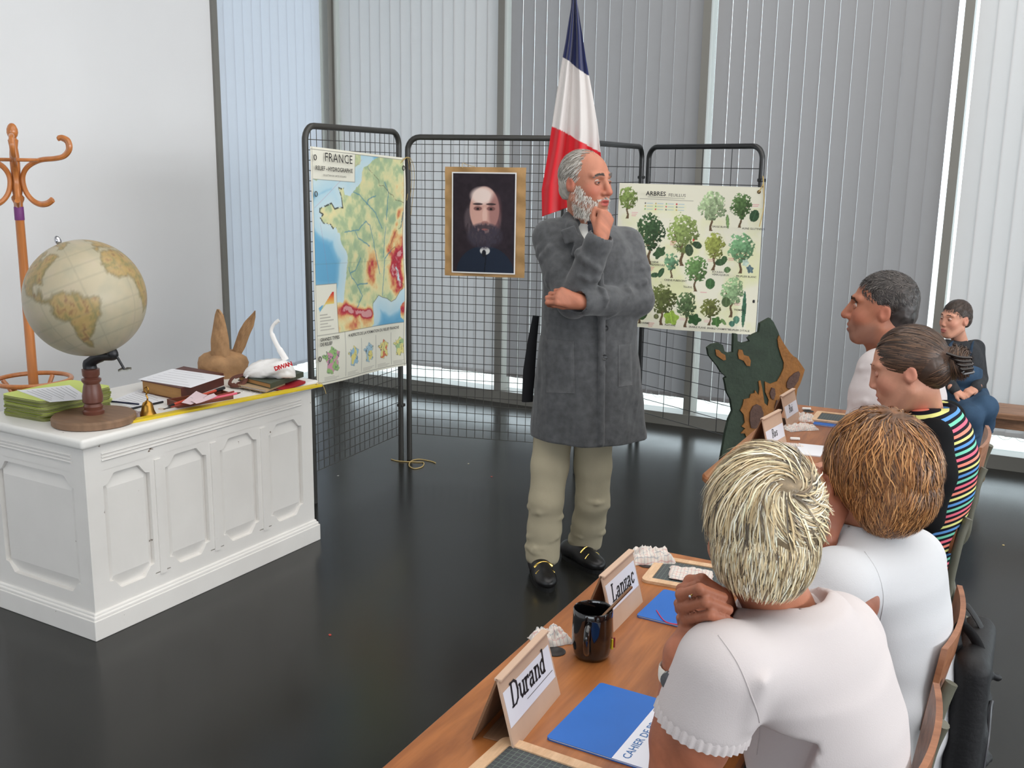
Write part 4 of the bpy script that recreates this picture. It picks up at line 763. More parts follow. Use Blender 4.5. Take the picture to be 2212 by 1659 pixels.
def paper(label, corners, z, parent=None, lines=0, name='paper_sheet', curl=0.0, cat='paper', group=None, m=None, th=0.0006):
    # corners as pixels (order: a b c d around) on the plane z
    P = [at_z(x, y, z) for x, y in corners]; c0 = sum(P)/4
    root = thing(name, label, cat, (c0[0], c0[1], z), 0, group); n = 10; vs_ = []; fs_ = []
    for k_ in (0, 1):
        for i in range(n+1):
            for j in range(n+1):
                u, v = i/n, j/n; p = (P[0]*(1-u)+P[1]*u)*(1-v)+(P[3]*(1-u)+P[2]*u)*v-c0
                zz = curl*(u**3)*v+curl*0.5*(abs(2*v-1)**3)*u; vs_.append((p[0], p[1], 0.0004+zz+th*k_))
    m1 = n+1
    for i in range(n):
        for j in range(n):
            a = i*m1+j; o = m1*m1; fs_.append((a, a+1, a+m1+1, a+m1)); fs_.append((o+a, o+a+m1, o+a+m1+1, o+a+1))
    for i in range(n):
        o = m1*m1
        for a, b_ in ((i, i+1), (n*m1+i, n*m1+i+1), (i*m1, (i+1)*m1), (i*m1+n, (i+1)*m1+n)): fs_.append((a, b_, b_+o, a+o))
    ob = mesh_obj('sheet', vs_, fs_, m or m_paper, root); 
    if lines:
        t = MB()
        for q in range(lines):
            v0 = 0.12+0.76*q/max(1, lines-1); ur = 0.9-0.25*((q*7) % 3)/2
            a = (P[0]*(1-0.1)+P[1]*0.1)*(1-v0)+(P[3]*(1-0.1)+P[2]*0.1)*v0-c0; b_ = (P[0]*(1-ur)+P[1]*ur)*(1-v0)+(P[3]*(1-ur)+P[2]*ur)*v0-c0
            d = (b_-a); pn = np.array([-d[1], d[0], 0]); pn = pn/np.linalg.norm(pn)*0.0011; zz = 0.0004+th+0.0002
            t.add([tuple((a+pn)[:2])+(zz,), tuple((b_+pn)[:2])+(zz,), tuple((b_-pn)[:2])+(zz,), tuple((a-pn)[:2])+(zz,)], [(0, 1, 2, 3)])
        t.build('printed_lines', m_line, root)
    return root
paper('white printed sheet on the lime exercise book stack', [(38, 844), (108, 869), (196, 862), (150, 832)], z, lines=9)
paper('white printed sheet lying flat between globe and thick book', [(236, 868), (300, 884), (362, 864), (300, 842)], ZT, lines=8)
def rod(label, name, p0, p1, r, z, m, cat, tip=None, group=None):
    a = Vector(at_z(*p0, z+r)); b_ = Vector(at_z(*p1, z+r)); root = thing(name, label, cat, ((a+b_)/2)[:], 0, group); c = (a+b_)/2; d = (b_-a)
    MB().tube([a-c, b_-c-d*0.12], r, 8).build('barrel', m, root, True)
    MB().tube([b_-c-d*0.12, b_-c-d*0.03, b_-c], [r*0.95, r*0.6, r*0.15], 8).build('tip', tip or m, root, True); return root
m_blk = mat('black_plastic', (26, 26, 30), 0.35); m_redpen = mat('red_orange_pen', (196, 76, 56), 0.4); m_pinkpen = mat('pink_pencil', (218, 96, 120), 0.4); m_brwn = mat('brown_leather', (96, 54, 42), 0.55, var=0.2, vscale=30); m_navy = mat('navy_plastic', (36, 40, 70), 0.35)
rod('thin black pen lying beside the brass bell', 'pen', (352, 868), (238, 893), 0.0042, ZT, m_blk, 'pen')
rod('thin navy pencil lying on the sheet behind the globe stem', 'pencil', (300, 873), (232, 866), 0.0032, ZT+0.0012, m_navy, 'pencil')
# ---- crumpled cloths (shared builder)
def crumple(label, c, sx, sy, h, m, seed, rz=0.0, name='crumpled_cloth', cat='cloth', group=None, parent=None, fn=None):
    root = thing(name, label, cat, c, rz, group); n = 26; u, v = np.meshgrid(np.linspace(-1, 1, n), np.linspace(-1, 1, n)); r = np.sqrt(u*u+v*v)
    nz = fbm(u*2.3+9, v*2.3+9, seed, 4); nb_ = np.abs(fbm(u*3.1+5, v*3.1+5, seed+7, 3)-0.5)*2
    env = np.clip(1-(np.maximum(np.abs(u), np.abs(v)))**4, 0, 1); Z = h*(0.25+0.9*nz+0.5*nb_-0.25)*env+0.001
    X = u*sx/2*(0.82+0.35*fbm(u*2+3, v*2+1, seed+3)); Y = v*sy/2*(0.82+0.35*fbm(u*2+7, v*2+4, seed+5))
    V = np.stack([X, Y, Z], -1).reshape(-1, 3); Vb = V.copy(); Vb[:, 2] = np.maximum(0.0003, Vb[:, 2]-0.0022); V = np.concatenate([V, Vb]); idx = np.arange(n*n).reshape(n, n); Fq = np.stack([idx[:-1, :-1], idx[:-1, 1:], idx[1:, 1:], idx[1:, :-1]], -1).reshape(-1, 4)
    bd = list(idx[0, :])+list(idx[1:, -1])+list(idx[-1, -2::-1])+list(idx[-2:0:-1, 0]); sd = [(bd[i], bd[i]+n*n, bd[(i+1) % len(bd)]+n*n, bd[(i+1) % len(bd)]) for i in range(len(bd))]
    o = mesh_obj('cloth', V.tolist(), Fq.tolist()+(Fq[:, ::-1]+n*n).tolist()+sd, m, root, True); return root
def plaid(name, base, l1, l2, sc):
    m = bpy.data.materials.new(name); m.use_nodes = True; nt = m.node_tree; N = nt.nodes; L = nt.links; b = N['Principled BSDF']; b.inputs['Roughness'].default_value = 0.85; b.inputs['Specular IOR Level'].default_value = 0.1
    tc = N.new('ShaderNodeTexCoord'); sp = N.new('ShaderNodeSeparateXYZ'); L.new(tc.outputs['Object'], sp.inputs[0]); prev = None
    mx0 = base
    for ax_, col, off in (('X', l1, 0.0), ('Y', l2, 0.0), ('X', l2, 0.5), ('Y', l1, 0.45)):
        m1 = N.new('ShaderNodeMath'); m1.operation = 'MULTIPLY_ADD'; m1.inputs[1].default_value = sc; m1.inputs[2].default_value = off; L.new(sp.outputs[ax_], m1.inputs[0])
        m2 = N.new('ShaderNodeMath'); m2.operation = 'FRACT'; L.new(m1.outputs[0], m2.inputs[0]); m3 = N.new('ShaderNodeMath'); m3.operation = 'LESS_THAN'; m3.inputs[1].default_value = 0.09; L.new(m2.outputs[0], m3.inputs[0])
        m4 = N.new('ShaderNodeMath'); m4.operation = 'MULTIPLY'; m4.inputs[1].default_value = 0.42; L.new(m3.outputs[0], m4.inputs[0])
        mx = N.new('ShaderNodeMix'); mx.data_type = 'RGBA'; L.new(m4.outputs[0], mx.inputs[0]); mx.inputs[7].default_value = lin(col)+(1,)
        if prev: L.new(prev, mx.inputs[6])
        else: mx.inputs[6].default_value = lin(base)+(1,)
        prev = mx.outputs[2]
    L.new(prev, b.inputs['Base Color']); return m
m_cloth = plaid('checked_cotton', (222, 214, 206), (200, 120, 120), (110, 130, 150), 62); m_clothg = plaid('grey_checked_cotton', (176, 164, 164), (140, 70, 84), (90, 90, 110), 50)
p = at_z(291, 898, ZT); crumple('small crumpled greyish cloth beside the globe base', (p[0], p[1], ZT), 0.08, 0.06, 0.024, m_clothg, 3, 0.4)
# ---- brass hand bell
m_brass = mat('brass', (176, 132, 62), 0.28, metal=1.0, var=0.15, vscale=30)
p = at_z(322, 897, ZT+0.006); bell = thing('hand_bell', 'small brass hand bell standing at the front edge of the desk', 'bell', (p[0]-0.012, p[1]+0.006, ZT+0.0002))
MB().lathe([(0.032, 0.0), (0.033, 0.003), (0.028, 0.012), (0.023, 0.025), (0.020, 0.042), (0.016, 0.052), (0.008, 0.057), (0.005, 0.06)], 32).build('bell_cup', m_brass, bell, True)
h_ = MB(); h_.tube(spline([(0, 0, 0.058), (0.003, 0, 0.07), (-0.003, 0, 0.082), (0.007, 0, 0.092), (0.009, 0, 0.104), (0, 0, 0.112), (-0.009, 0, 0.105), (-0.006, 0, 0.093), (0.002, 0, 0.085)], 5), 0.003, 8); h_.build('handle', m_brass, bell, True)
p = at_z(350, 884, ZT); rb = MB().tube([(p[0]+0.016*math.cos(a), p[1]+0.010*math.sin(a), ZT+0.001) for a in np.linspace(0, 6.28, 20, endpoint=False)], 0.0009, 5, closed=True).build('rubber_band', mat('tan_rubber', (196, 160, 120), 0.6), None, True); tag(rb, 'thin tan rubber band lying beside the brass bell', 'rubber band')
# ---- thick old book with a sheet on it
def book(label, corners, z, h, m_cov, name='book', m_pg=None, group=None, inset=0.006):
    P = [at_z(x, y, z) for x, y in corners]; c0 = sum(P)/4; root = thing(name, label, 'book', (c0[0], c0[1], z), 0, group); q = [Vector((p[0]-c0[0], p[1]-c0[1])) for p in P]
    ins = [v*(1-inset/v.length) for v in q]; t = 0.0028
    MB().prism([v[:] for v in q], 0.0, t).build('cover', m_cov, root); MB().prism([v[:] for v in q], h-t, h).build('cover', m_cov, root)
    sp = [q[1], q[2], q[2]*0.985, q[1]*0.985]; MB().prism([v[:] for v in sp], t, h-t).build('spine', m_cov, root)
    MB().prism([v[:] for v in ins], t, h-t).build('pages', m_pg or m_page, root); return root
m_red_leather = mat('dark_red_leather', (84, 40, 32), 0.5, var=0.2, vscale=20)
book('thick old book with dark red cover and tan page edges', [(306, 848), (392, 866), (484, 832), (398, 816)], ZT, 0.052, m_red_leather)
paper('white sheet lying on the thick old red book', [(298, 820), (412, 838), (486, 813), (372, 797)], ZT+0.052, lines=6)
# ---- wooden pencil box with pens and small paper slips
m_box = mat('red_brown_wood', (112, 62, 44), 0.45, var=0.2, vscale=8, stretch=(1, 10, 10))
A = Vector(at_z(382, 880, ZT)); B = Vector(at_z(488, 862, ZT)); Cc = (A+B)/2; dirn = (B-A); ang = math.atan2(dirn.y, dirn.x); Lb = dirn.length+0.03
pb_ = thing('pencil_box', 'open red-brown wooden pencil box behind the yellow ruler', 'pencil box', (Cc.x-0.02, Cc.y+0.015, ZT), ang)
w_ = 0.042; bx = MB(); bx.rbox((-Lb/2, -w_, 0), (Lb/2, w_, 0.007), 0.001); bx.build('bottom', m_box, pb_)
for (a, b_) in (((-Lb/2, -w_, 0.007), (Lb/2, -w_+0.006, 0.024)), ((-Lb/2, w_-0.006, 0.007), (Lb/2, w_, 0.024)), ((-Lb/2, -w_+0.006, 0.007), (-Lb/2+0.006, w_-0.006, 0.024)), ((Lb/2-0.006, -w_+0.006, 0.007), (Lb/2, w_-0.006, 0.024))): MB().rbox(a, b_, 0.001).build('side', m_box, pb_)
zz = ZT+0.024
def rod3(label, name, a, b_, r, m, tipm, cat, group=None, band=None):
    a = Vector(a); b_ = Vector(b_); c = (a+b_)/2; root = thing(name, label, cat, c[:], 0, group); d = b_-a
    MB().tube([a-c, b_-c-d*0.1], r, 8).build('barrel', m, root, True); MB().tube([b_-c-d*0.1, b_-c-d*0.02, b_-c], [r*0.95, r*0.5, r*0.12], 8).build('tip', tipm, root, True)
    if band: MB().tube([a-c, a-c+d*0.16], r*1.2, 10).build('cap', band, root, True)
    return root
rod3('orange red marker with a black cap on the pencil box', 'marker', at_z(484, 838, zz+0.007), at_z(362, 878, zz+0.006), 0.0058, m_redpen, m_blk, 'marker', None, m_blk)
rod3('pink pencil lying across the pencil box', 'pencil', at_z(432, 866, zz+0.005), at_z(520, 848, zz+0.012), 0.0048, m_pinkpen, m_brwn, 'pencil')
rod3('dark red pencil lying along the pencil box', 'pencil', at_z(505, 846, zz+0.016), at_z(352, 884, zz+0.002), 0.0038, mat('dark_red_pencil', (128, 50, 40), 0.45), m_blk, 'pencil')
m_slip = mat('pinkish_slip', (222, 198, 204), 0.8)
for q, cs_ in enumerate((((392, 870), (412, 876), (448, 858), (424, 845)), ((412, 866), (424, 874), (470, 860), (462, 850)))):
    paper(('folded pinkish paper slip standing over the pencil box', 'narrow pinkish price slip lying on the pencil box')[q], cs_, zz+0.014+0.004*q, lines=3, name='paper_slip', m=m_slip, curl=0.006)
# ---- brown leather strap pouch
lp = thing('leather_strap', 'coiled brown leather strap between book and paper hat', 'strap', tuple(at_z(512, 836, ZT)))
MB().tube(spline([(0.0, 0.0, 0.012), (0.03, 0.02, 0.03), (0.0, 0.05, 0.045), (-0.035, 0.02, 0.035), (-0.02, -0.02, 0.015), (0.03, -0.01, 0.013), (0.05, 0.04, 0.02), (0.08, 0.10, 0.055), (0.1, 0.14, 0.06)], 6), 0.0085, 8, flat=0.6).build('strap_coil', m_brwn, lp, True)
MB().tube(spline([(-0.02, 0.0, 0.01), (0.0, -0.03, 0.01), (0.05, -0.02, 0.02), (0.03, 0.03, 0.05), (-0.01, 0.0, 0.04)], 6), 0.0085, 8, flat=0.6).build('strap_loop', m_brwn, lp, True)
# ---- brown paper dunce cap with two ears
pc = at_z(482, 809, ZT); capo = thing('donkey_hat', 'brown paper donkey-ear hat standing at the back of the desk', 'hat', (pc[0], pc[1], ZT)); chd = float(pc @ _hd)
m_kr2 = mat('crumpled_brown_paper', (158, 122, 86), 0.75, var=0.22, vscale=26, bump=1.0, bscale=34)
prof = [(0.105, 0.0), (0.108, 0.03), (0.110, 0.055), (0.100, 0.080), (0.075, 0.098), (0.035, 0.108), (0.001, 0.110)]; vs_ = []; fs_ = []; n = 36
for (r, z_) in prof:
    for j in range(n): a = 2*math.pi*j/n; q = 1+0.05*math.sin(7*a+z_*40)+0.03*math.sin(13*a); vs_.append((r*q*math.cos(a), r*q*math.sin(a), z_+0.004*math.sin(5*a)*(z_ > 0)))
for i in range(len(prof)-1):
    for j in range(n): fs_.append((i*n+j, i*n+(j+1) % n, (i+1)*n+(j+1) % n, (i+1)*n+j))
mesh_obj('cap_band', vs_, fs_, m_kr2, capo, True)
def ear(pl, pr, dz, amp):
    n_ = 24; m_ = 8; vs_ = []; fs_ = []; seeds = random.random()*9
    def itp(pts, t):
        t = t*(len(pts)-1); i = min(int(t), len(pts)-2); f = t-i; return np.array(pts[i])*(1-f)+np.array(pts[i+1])*f
    for k_ in (0, 1):
        for i in range(n_+1):
            l = itp(pl, i/n_); r = itp(pr, i/n_)
            for j in range(m_+1):
                u = j/m_; q = l*(1-u)+r*u; th = math.sin(math.pi*u); d_ = chd+dz-(0.030*th*amp*(1-0.5*i/n_) if k_ == 0 else -0.012*th)+0.006*math.sin(i*1.1+j*2+seeds)*th
                p = at_h(q[0], q[1], d_)-np.array([pc[0], pc[1], ZT]); vs_.append(tuple(p))
    s_ = (n_+1)*(m_+1)
    for i in range(n_):
        for j in range(m_):
            a = i*(m_+1)+j; fs_.append((a, a+1, a+m_+2, a+m_+1)); fs_.append((s_+a, s_+a+m_+1, s_+a+m_+2, s_+a+1))
    mesh_obj('ear', vs_, fs_, m_kr2, capo, True)
ear([(466, 790), (456, 770), (455, 735), (460, 705), (464, 680), (468, 668)], [(496, 792), (497, 765), (494, 730), (489, 705), (483, 680), (474, 668)], -0.05, 1.0)
ear([(496, 772), (506, 745), (516, 715), (528, 695), (546, 676), (550, 671)], [(516, 775), (530, 750), (540, 722), (548, 705), (552, 685), (552, 671)], 0.02, 0.7)
# ---- books under the swan bag, the bag itself
m_gcov = mat('dark_green_cover', (66, 72, 58), 0.55, var=0.15, vscale=20); m_tanc = mat('tan_cover', (176, 150, 118), 0.6); m_redc = mat('red_cover', (170, 34, 44), 0.45)
book('flat red book under the green one near the yellow ruler', [(574, 838), (612, 847), (660, 828), (622, 820)], ZT, 0.010, m_redc, m_pg=m_paper)
book('thin tan book at the bottom below the dark green book', [(514, 836), (574, 848), (616, 831), (556, 819)], ZT+0.0101, 0.010, m_tanc, m_pg=m_paper)
book('dark green old book under the white plastic bag', [(514, 822), (584, 840), (656, 814), (584, 797)], ZT+0.0203, 0.022, m_gcov)
zb_ = ZT+0.0425; bc = at_z(582, 814, zb_); bag = thing('plastic_bag_swan', 'white plastic bag folded like a swan with red letters', 'plastic bag', (bc[0], bc[1], zb_)); bhd = float(bc @ _hd)
m_plast = mat('white_plastic_film', (232, 230, 228), 0.35, spec=0.5, bump=0.6, bscale=45)
n1, n2_ = 40, 24; vs_ = []; fs_ = []
axl = Vector(at_h(630, 795, bhd))-Vector(at_h(540, 800, bhd)); axl.z = 0; axl.normalize(); pr_ = Vector((-axl.y, axl.x, 0))
for i in range(n1+1):
    s_ = i/n1; x = (s_-0.5)*0.225; R_ = 0.047*(max(0.0, 1-abs(2*s_-1)**3.2)**0.6)*(0.72+0.42*s_)+0.0015
    for j in range(n2_):
        a = 2*math.pi*j/n2_; q = 1+0.10*math.sin(3*a+s_*9)+0.07*math.sin(7*a+s_*17)+0.05*math.sin(11*a-s_*23); zz_ = max(0.0012, R_*0.92*q*math.sin(a)+R_*0.72)
        p = axl*x+pr_*(R_*1.25*q*math.cos(a)); vs_.append((p.x, p.y, zz_))
for i in range(n1):
    for j in range(n2_): fs_.append((i*n2_+j, i*n2_+(j+1) % n2_, (i+1)*n2_+(j+1) % n2_, (i+1)*n2_+j))
fs_ += [tuple(range(n2_)), tuple(n1*n2_+j for j in range(n2_))]
mesh_obj('bag_body', vs_, fs_, m_plast, bag, True)
nk = [at_h(x, y, bhd)-np.array([bc[0], bc[1], zb_]) for x, y in ((618, 778), (608, 762), (598, 745), (590, 728), (586, 715), (590, 703), (598, 695), (603, 692))]
MB().tube(spline(nk, 5), [0.013]*8+[0.010]*10+[0.007]*10+[0.008]*8, 9, flat=0.5).build('bag_neck', m_plast, bag, True)
tl_ = [at_h(x, y, bhd-0.03)-np.array([bc[0], bc[1], zb_]) for x, y in ((548, 800), (538, 808), (528, 820))]
MB().tube(spline(tl_, 5), [0.016, 0.015, 0.013, 0.012, 0.011, 0.010, 0.008, 0.007, 0.006, 0.004, 0.002], 8, flat=0.4).build('bag_tail', m_plast, bag, True)
ux = Vector(at_h(632, 783, bhd)-at_h(600, 793, bhd)).normalized(); uz = (Vector((0, 0, 1))-ux*ux.z).normalized(); un = ux.cross(uz)
tpos = Vector(at_h(594, 801, bhd-0.078))-Vector((bc[0], bc[1], zb_))
text_mesh('DIWAN', 0.025, 'lettering', mat('red_print', (196, 36, 44), 0.5), bag, Matrix.Translation(tpos) @ Matrix(((ux.x, uz.x, un.x, 0), (ux.y, uz.y, un.y, 0), (ux.z, uz.z, un.z, 0), (0, 0, 0, 1))), bold=0.0012, space=0.85)
# ---- yellow metre ruler along the desk edge
m_yel = mat('yellow_paint', (214, 186, 40), 0.45, var=0.08, vscale=14)
A = Vector(at_z(296, 910, ZT)); B = Vector(at_z(691, 834, ZT)); d = (B-A).normalized(); ang = math.atan2(d.y, d.x); rl = thing('metre_ruler', 'long yellow wooden ruler along the front edge of the desk', 'ruler', (B.x, B.y, ZT), ang)
MB().rbox((-0.90, -0.018, 0.0), (0.0, 0.018, 0.0095), 0.001).build('ruler_bar', m_yel, rl)
MB().lathe([(0.004, 0.0096), (0.0042, 0.010), (0.0005, 0.0101)], 12, Matrix.Translation((-0.02, 0, 0))).build('hanging_hole', m_blk, rl)
MB().tube(spline([(-0.02, 0.0, 0.0115), (-0.005, 0.008, 0.016), (0.012, 0.0, 0.008), (0.018, -0.012, -0.02), (0.02, -0.015, -0.035)], 5), 0.0012, 5).build('string_loop', m_twine, rl, True)
MB().tube(spline([Vector(at_z(x, y, ZT+0.001)) for x, y in ((512, 835), (524, 846), (534, 838), (548, 850), (556, 842), (566, 850))], 5), 0.0012, 5).build('cotton_string', mat('white_string', (226, 224, 220), 0.8), None, True)
tag(bpy.data.objects['cotton_string'], 'thin white string lying behind the yellow ruler', 'string')

# ================================================================== things on the pupils' tables
m_card = mat('pinkish_cardboard', (202, 172, 150), 0.8, var=0.05, vscale=14); m_cardin = mat('corrugated_inside', (124, 92, 68), 0.85, var=0.15, vscale=6, stretch=(1, 60, 60)); m_label = mat('white_label_paper', (228, 230, 240), 0.6)
GL = {'D': [[(0, 0), (0, 1)], [(0, 1), (0.3, 1), (0.52, 0.85), (0.6, 0.5), (0.52, 0.15), (0.3, 0), (0, 0)], [(-0.12, 0), (0.1, 0)], [(-0.12, 1), (0.1, 1)]], 'L': [[(0.05, 0), (0.05, 1)], [(-0.08, 0), (0.5, 0), (0.55, 0.2)], [(-0.08, 1), (0.2, 1)]],
 'u': [[(-0.05, 0.6), (0.08, 0.6), (0.08, 0.15), (0.2, 0), (0.38, 0.1), (0.45, 0.25)], [(0.35, 0.6), (0.45, 0.6), (0.45, 0), (0.55, 0)]], 'r': [[(-0.05, 0.6), (0.1, 0.6), (0.1, 0)], [(-0.03, 0), (0.25, 0)], [(0.1, 0.4), (0.22, 0.58), (0.36, 0.6), (0.38, 0.5)]],
 'a': [[(0.05, 0.5), (0.15, 0.6), (0.32, 0.58), (0.36, 0.45), (0.36, 0.05), (0.45, 0)], [(0.36, 0.35), (0.1, 0.3), (0.02, 0.15), (0.1, 0), (0.25, 0.02), (0.36, 0.15)]], 'n': [[(-0.05, 0.6), (0.08, 0.6), (0.08, 0)], [(-0.04, 0), (0.2, 0)], [(0.08, 0.42), (0.2, 0.58), (0.36, 0.58), (0.43, 0.42), (0.43, 0)], [(0.32, 0), (0.55, 0)]],
 'd': [[(0.3, 1), (0.42, 1), (0.42, 0), (0.52, 0)], [(0.42, 0.45), (0.28, 0.6), (0.12, 0.52), (0.03, 0.3), (0.12, 0.05), (0.28, 0), (0.42, 0.15)]], 'z': [[(0.05, 0.45), (0.05, 0.6), (0.4, 0.6), (0.02, 0), (0.42, 0), (0.42, 0.15)]], 'c': [[(0.4, 0.48), (0.3, 0.6), (0.15, 0.58), (0.03, 0.3), (0.12, 0.05), (0.28, 0), (0.42, 0.12)]],
 'R': [[(0.05, 0), (0.05, 1)], [(0.05, 1), (0.35, 1), (0.46, 0.78), (0.35, 0.52), (0.05, 0.5)], [(0.3, 0.5), (0.55, 0)], [(-0.06, 0), (0.18, 0)], [(-0.06, 1), (0.1, 1)]], 'o': [[(0.2, 0.6), (0.04, 0.45), (0.04, 0.15), (0.2, 0), (0.38, 0.15), (0.38, 0.45), (0.2, 0.6)]], 's': [[(0.36, 0.5), (0.22, 0.6), (0.06, 0.5), (0.08, 0.36), (0.34, 0.24), (0.36, 0.1), (0.2, 0), (0.03, 0.1)]], 'i': [[(0, 0.6), (0.1, 0.6), (0.1, 0)], [(0.0, 0), (0.2, 0)], [(0.1, 0.8), (0.1, 0.83)]], 'é': []}
ADV = {'D': 0.78, 'L': 0.72, 'r': 0.5, 'R': 0.7, 'z': 0.56, 'i': 0.32}
def stroke_text(txt, size, wd, M, parent, m, shear=0.18):
    b = MB(); x = 0
    for ch in txt:
        for st_ in GL.get(ch, []):
            for i in range(len(st_)-1):
                (x0, y0), (x1, y1) = st_[i], st_[i+1]; p0 = Vector(((x+x0+shear*y0)*size, y0*size)); p1 = Vector(((x+x1+shear*y1)*size, y1*size)); d = p1-p0
                if d.length < 1e-6: continue
                vert = abs(d.normalized().y); w_ = wd*(0.55+0.45*vert); n = Vector((-d.y, d.x)).normalized()*w_/2; e = d.normalized()*w_*0.3
                q = [p0-e+n, p0-e-n, p1+e-n, p1+e+n]; b.add([M @ Vector((v.x, v.y, 0)) for v in q], [(0, 1, 2, 3)])
        x += ADV.get(ch, 0.62)
    return b.build('lettering', m, parent)
def tent(label, base_near, base_far, H_, back, txt, lab_lo, lab_hi, top=True, sub=False, z=TZ, tsize=0.05, tx=0.03, ty=0.06, flapm=None):
    # folded cardboard name sign: front panel from base_near to base_far (reading direction), leaning back over `back`
    a = Vector(base_near); b_ = Vector(base_far); d = b_-a; W = d.length; ang = math.atan2(d.y, d.x)
    root = thing('name_sign', label, 'name sign', (a.x, a.y, z), ang); ap = back*0.42; t = 0.004
    lean = Matrix(((1, 0, 0, 0), (0, ap/H_*0+ap/math.hypot(ap, H_), -H_/math.hypot(ap, H_), 0), (0, H_/math.hypot(ap, H_), ap/math.hypot(ap, H_), 0), (0, 0, 0, 1)))   # local u right, v up the panel, out
    Lp = math.hypot(ap, H_); MB().box((0, 0, -t), (W, Lp, 0), lean).build('front_panel', m_card, root)
    rear = back-ap; Lr = math.hypot(rear, H_); cb, sb = -rear/Lr, H_/Lr
    Mr = Matrix(((1, 0, 0, 0), (0, cb, sb, back), (0, sb, -cb, 0), (0, 0, 0, 1)))
    MB().box((0, 0, 0), (W, Lr, t), Mr).build('rear_panel', m_cardin, root)
    MB().rbox((0, ap-0.006, H_-0.004), (W, ap+0.008, H_+0.002), 0.002).build('fold_edge', m_card, root)
    MB().box((0.012, 0.012, 0.0004), (W-0.012, back-0.012, 0.003)).build('base_flap', m_cardin, root)
    MB().box((0.004, Lp*lab_lo, 0.0003), (W-0.006, Lp*lab_hi, 0.0008), lean).build('label', m_label, root)
    stroke_text(txt, tsize, tsize*0.16, lean @ Matrix.Translation((tx, Lp*ty, 0.0012)), root, m_txt)
    if sub: MB().box((tx+0.05, Lp*(ty-0.10), 0.0009), (W-0.012, Lp*(ty-0.09), 0.0011), lean).build('small_print', m_txt_grey, root); 
    return root
tent('cardboard name sign lettered Durand standing beside a blue exercise book', at_z(1112, 1622, TZ)[:3], at_z(1211, 1500, TZ)[:3], 0.118, 0.075, 'Durand', 0.30, 0.80, sub=True, tsize=0.037, tx=0.028, ty=0.52)
tent('cardboard name sign lettered Lanzac standing behind the mug', at_z(1326, 1366, TZ)[:3], at_z(1389, 1300, TZ)[:3], 0.115, 0.072, 'Lanzac', 0.34, 0.82, tsize=0.034, tx=0.026, ty=0.47)
tent('cardboard name sign lettered Ros between the relief board and white paper', (-0.755, 3.33, TZ), (-0.735, 3.50, TZ), 0.115, 0.075, 'Ros', 0.22, 0.62, tsize=0.027, tx=0.055, ty=0.36)
tent('cardboard name sign lettered Roi beside the crumpled checked cloths', (-0.775, 3.70, TZ), (-0.765, 3.86, TZ), 0.12, 0.08, 'Roi', 0.30, 0.66, tsize=0.027, tx=0.05, ty=0.42)
# strip of corrugated card leaning in the mug
p = at_z(1278, 1416, TZ); mug = thing('mug', 'black glazed mug standing between the two name signs', 'mug', (p[0], p[1], TZ))
m_mug = mat('black_glaze', (12, 12, 14), 0.08, spec=0.6, coat=0.6)
MB().lathe([(0.028, 0.0), (0.032, 0.002), (0.0365, 0.012), (0.0395, 0.03), (0.040, 0.06), (0.0385, 0.085), (0.0385, 0.098), (0.037, 0.1), (0.0355, 0.098), (0.0355, 0.085), (0.037, 0.05), (0.033, 0.008), (0.0001, 0.006)], 40).build('cup', m_mug, mug, True)
hd2 = Vector((0.35, -0.94, 0)).normalized(); hd2 = Vector((-_hd[0]*0.95-_rt[0]*0.25, -_hd[1]*0.95-_rt[1]*0.25, 0)).normalized()
MB().tube(spline([hd2*0.036+Vector((0, 0, 0.080)), hd2*0.056+Vector((0, 0, 0.080)), hd2*0.066+Vector((0, 0, 0.062)), hd2*0.060+Vector((0, 0, 0.036)), hd2*0.037+Vector((0, 0, 0.022))], 6), 0.0058, 10).build('handle', m_mug, mug, True)
yv = Vector(_rt)*0.86-Vector(_hd)*0.5; yv.normalize(); tv = Vector((-yv.y, yv.x, 0))
for q in range(2):
    an0 = 0.12+0.2*q; MB().tube([yv*0.0402+tv*(0.006+0.009*q)+Vector((0, 0, 0.022)), yv*0.0402+tv*(0.006+0.009*q)+Vector((0, 0, 0.042))], 0.0022, 6).build('print_mark', (mat('yellow_print', (200, 180, 50), 0.4), mat('red_mark', (150, 60, 60), 0.4))[q], mug, True)
a = Vector(at_h(1296, 1338, float(p @ _hd)-0.012)); b_ = Vector(at_h(1364, 1268, float(p @ _hd)+0.03)); c = (a+b_)/2; stp = thing('cardboard_strip', 'strip of brown corrugated cardboard sticking out of the mug', 'cardboard', c[:])
dv = (b_-a); base = a+Vector((0.012, -0.012, -0.085)); 
MB().tube([a-c+(a-b_)*0.35, b_-c], 0.009, 4, flat=0.35).build('strip', m_cardin, stp)
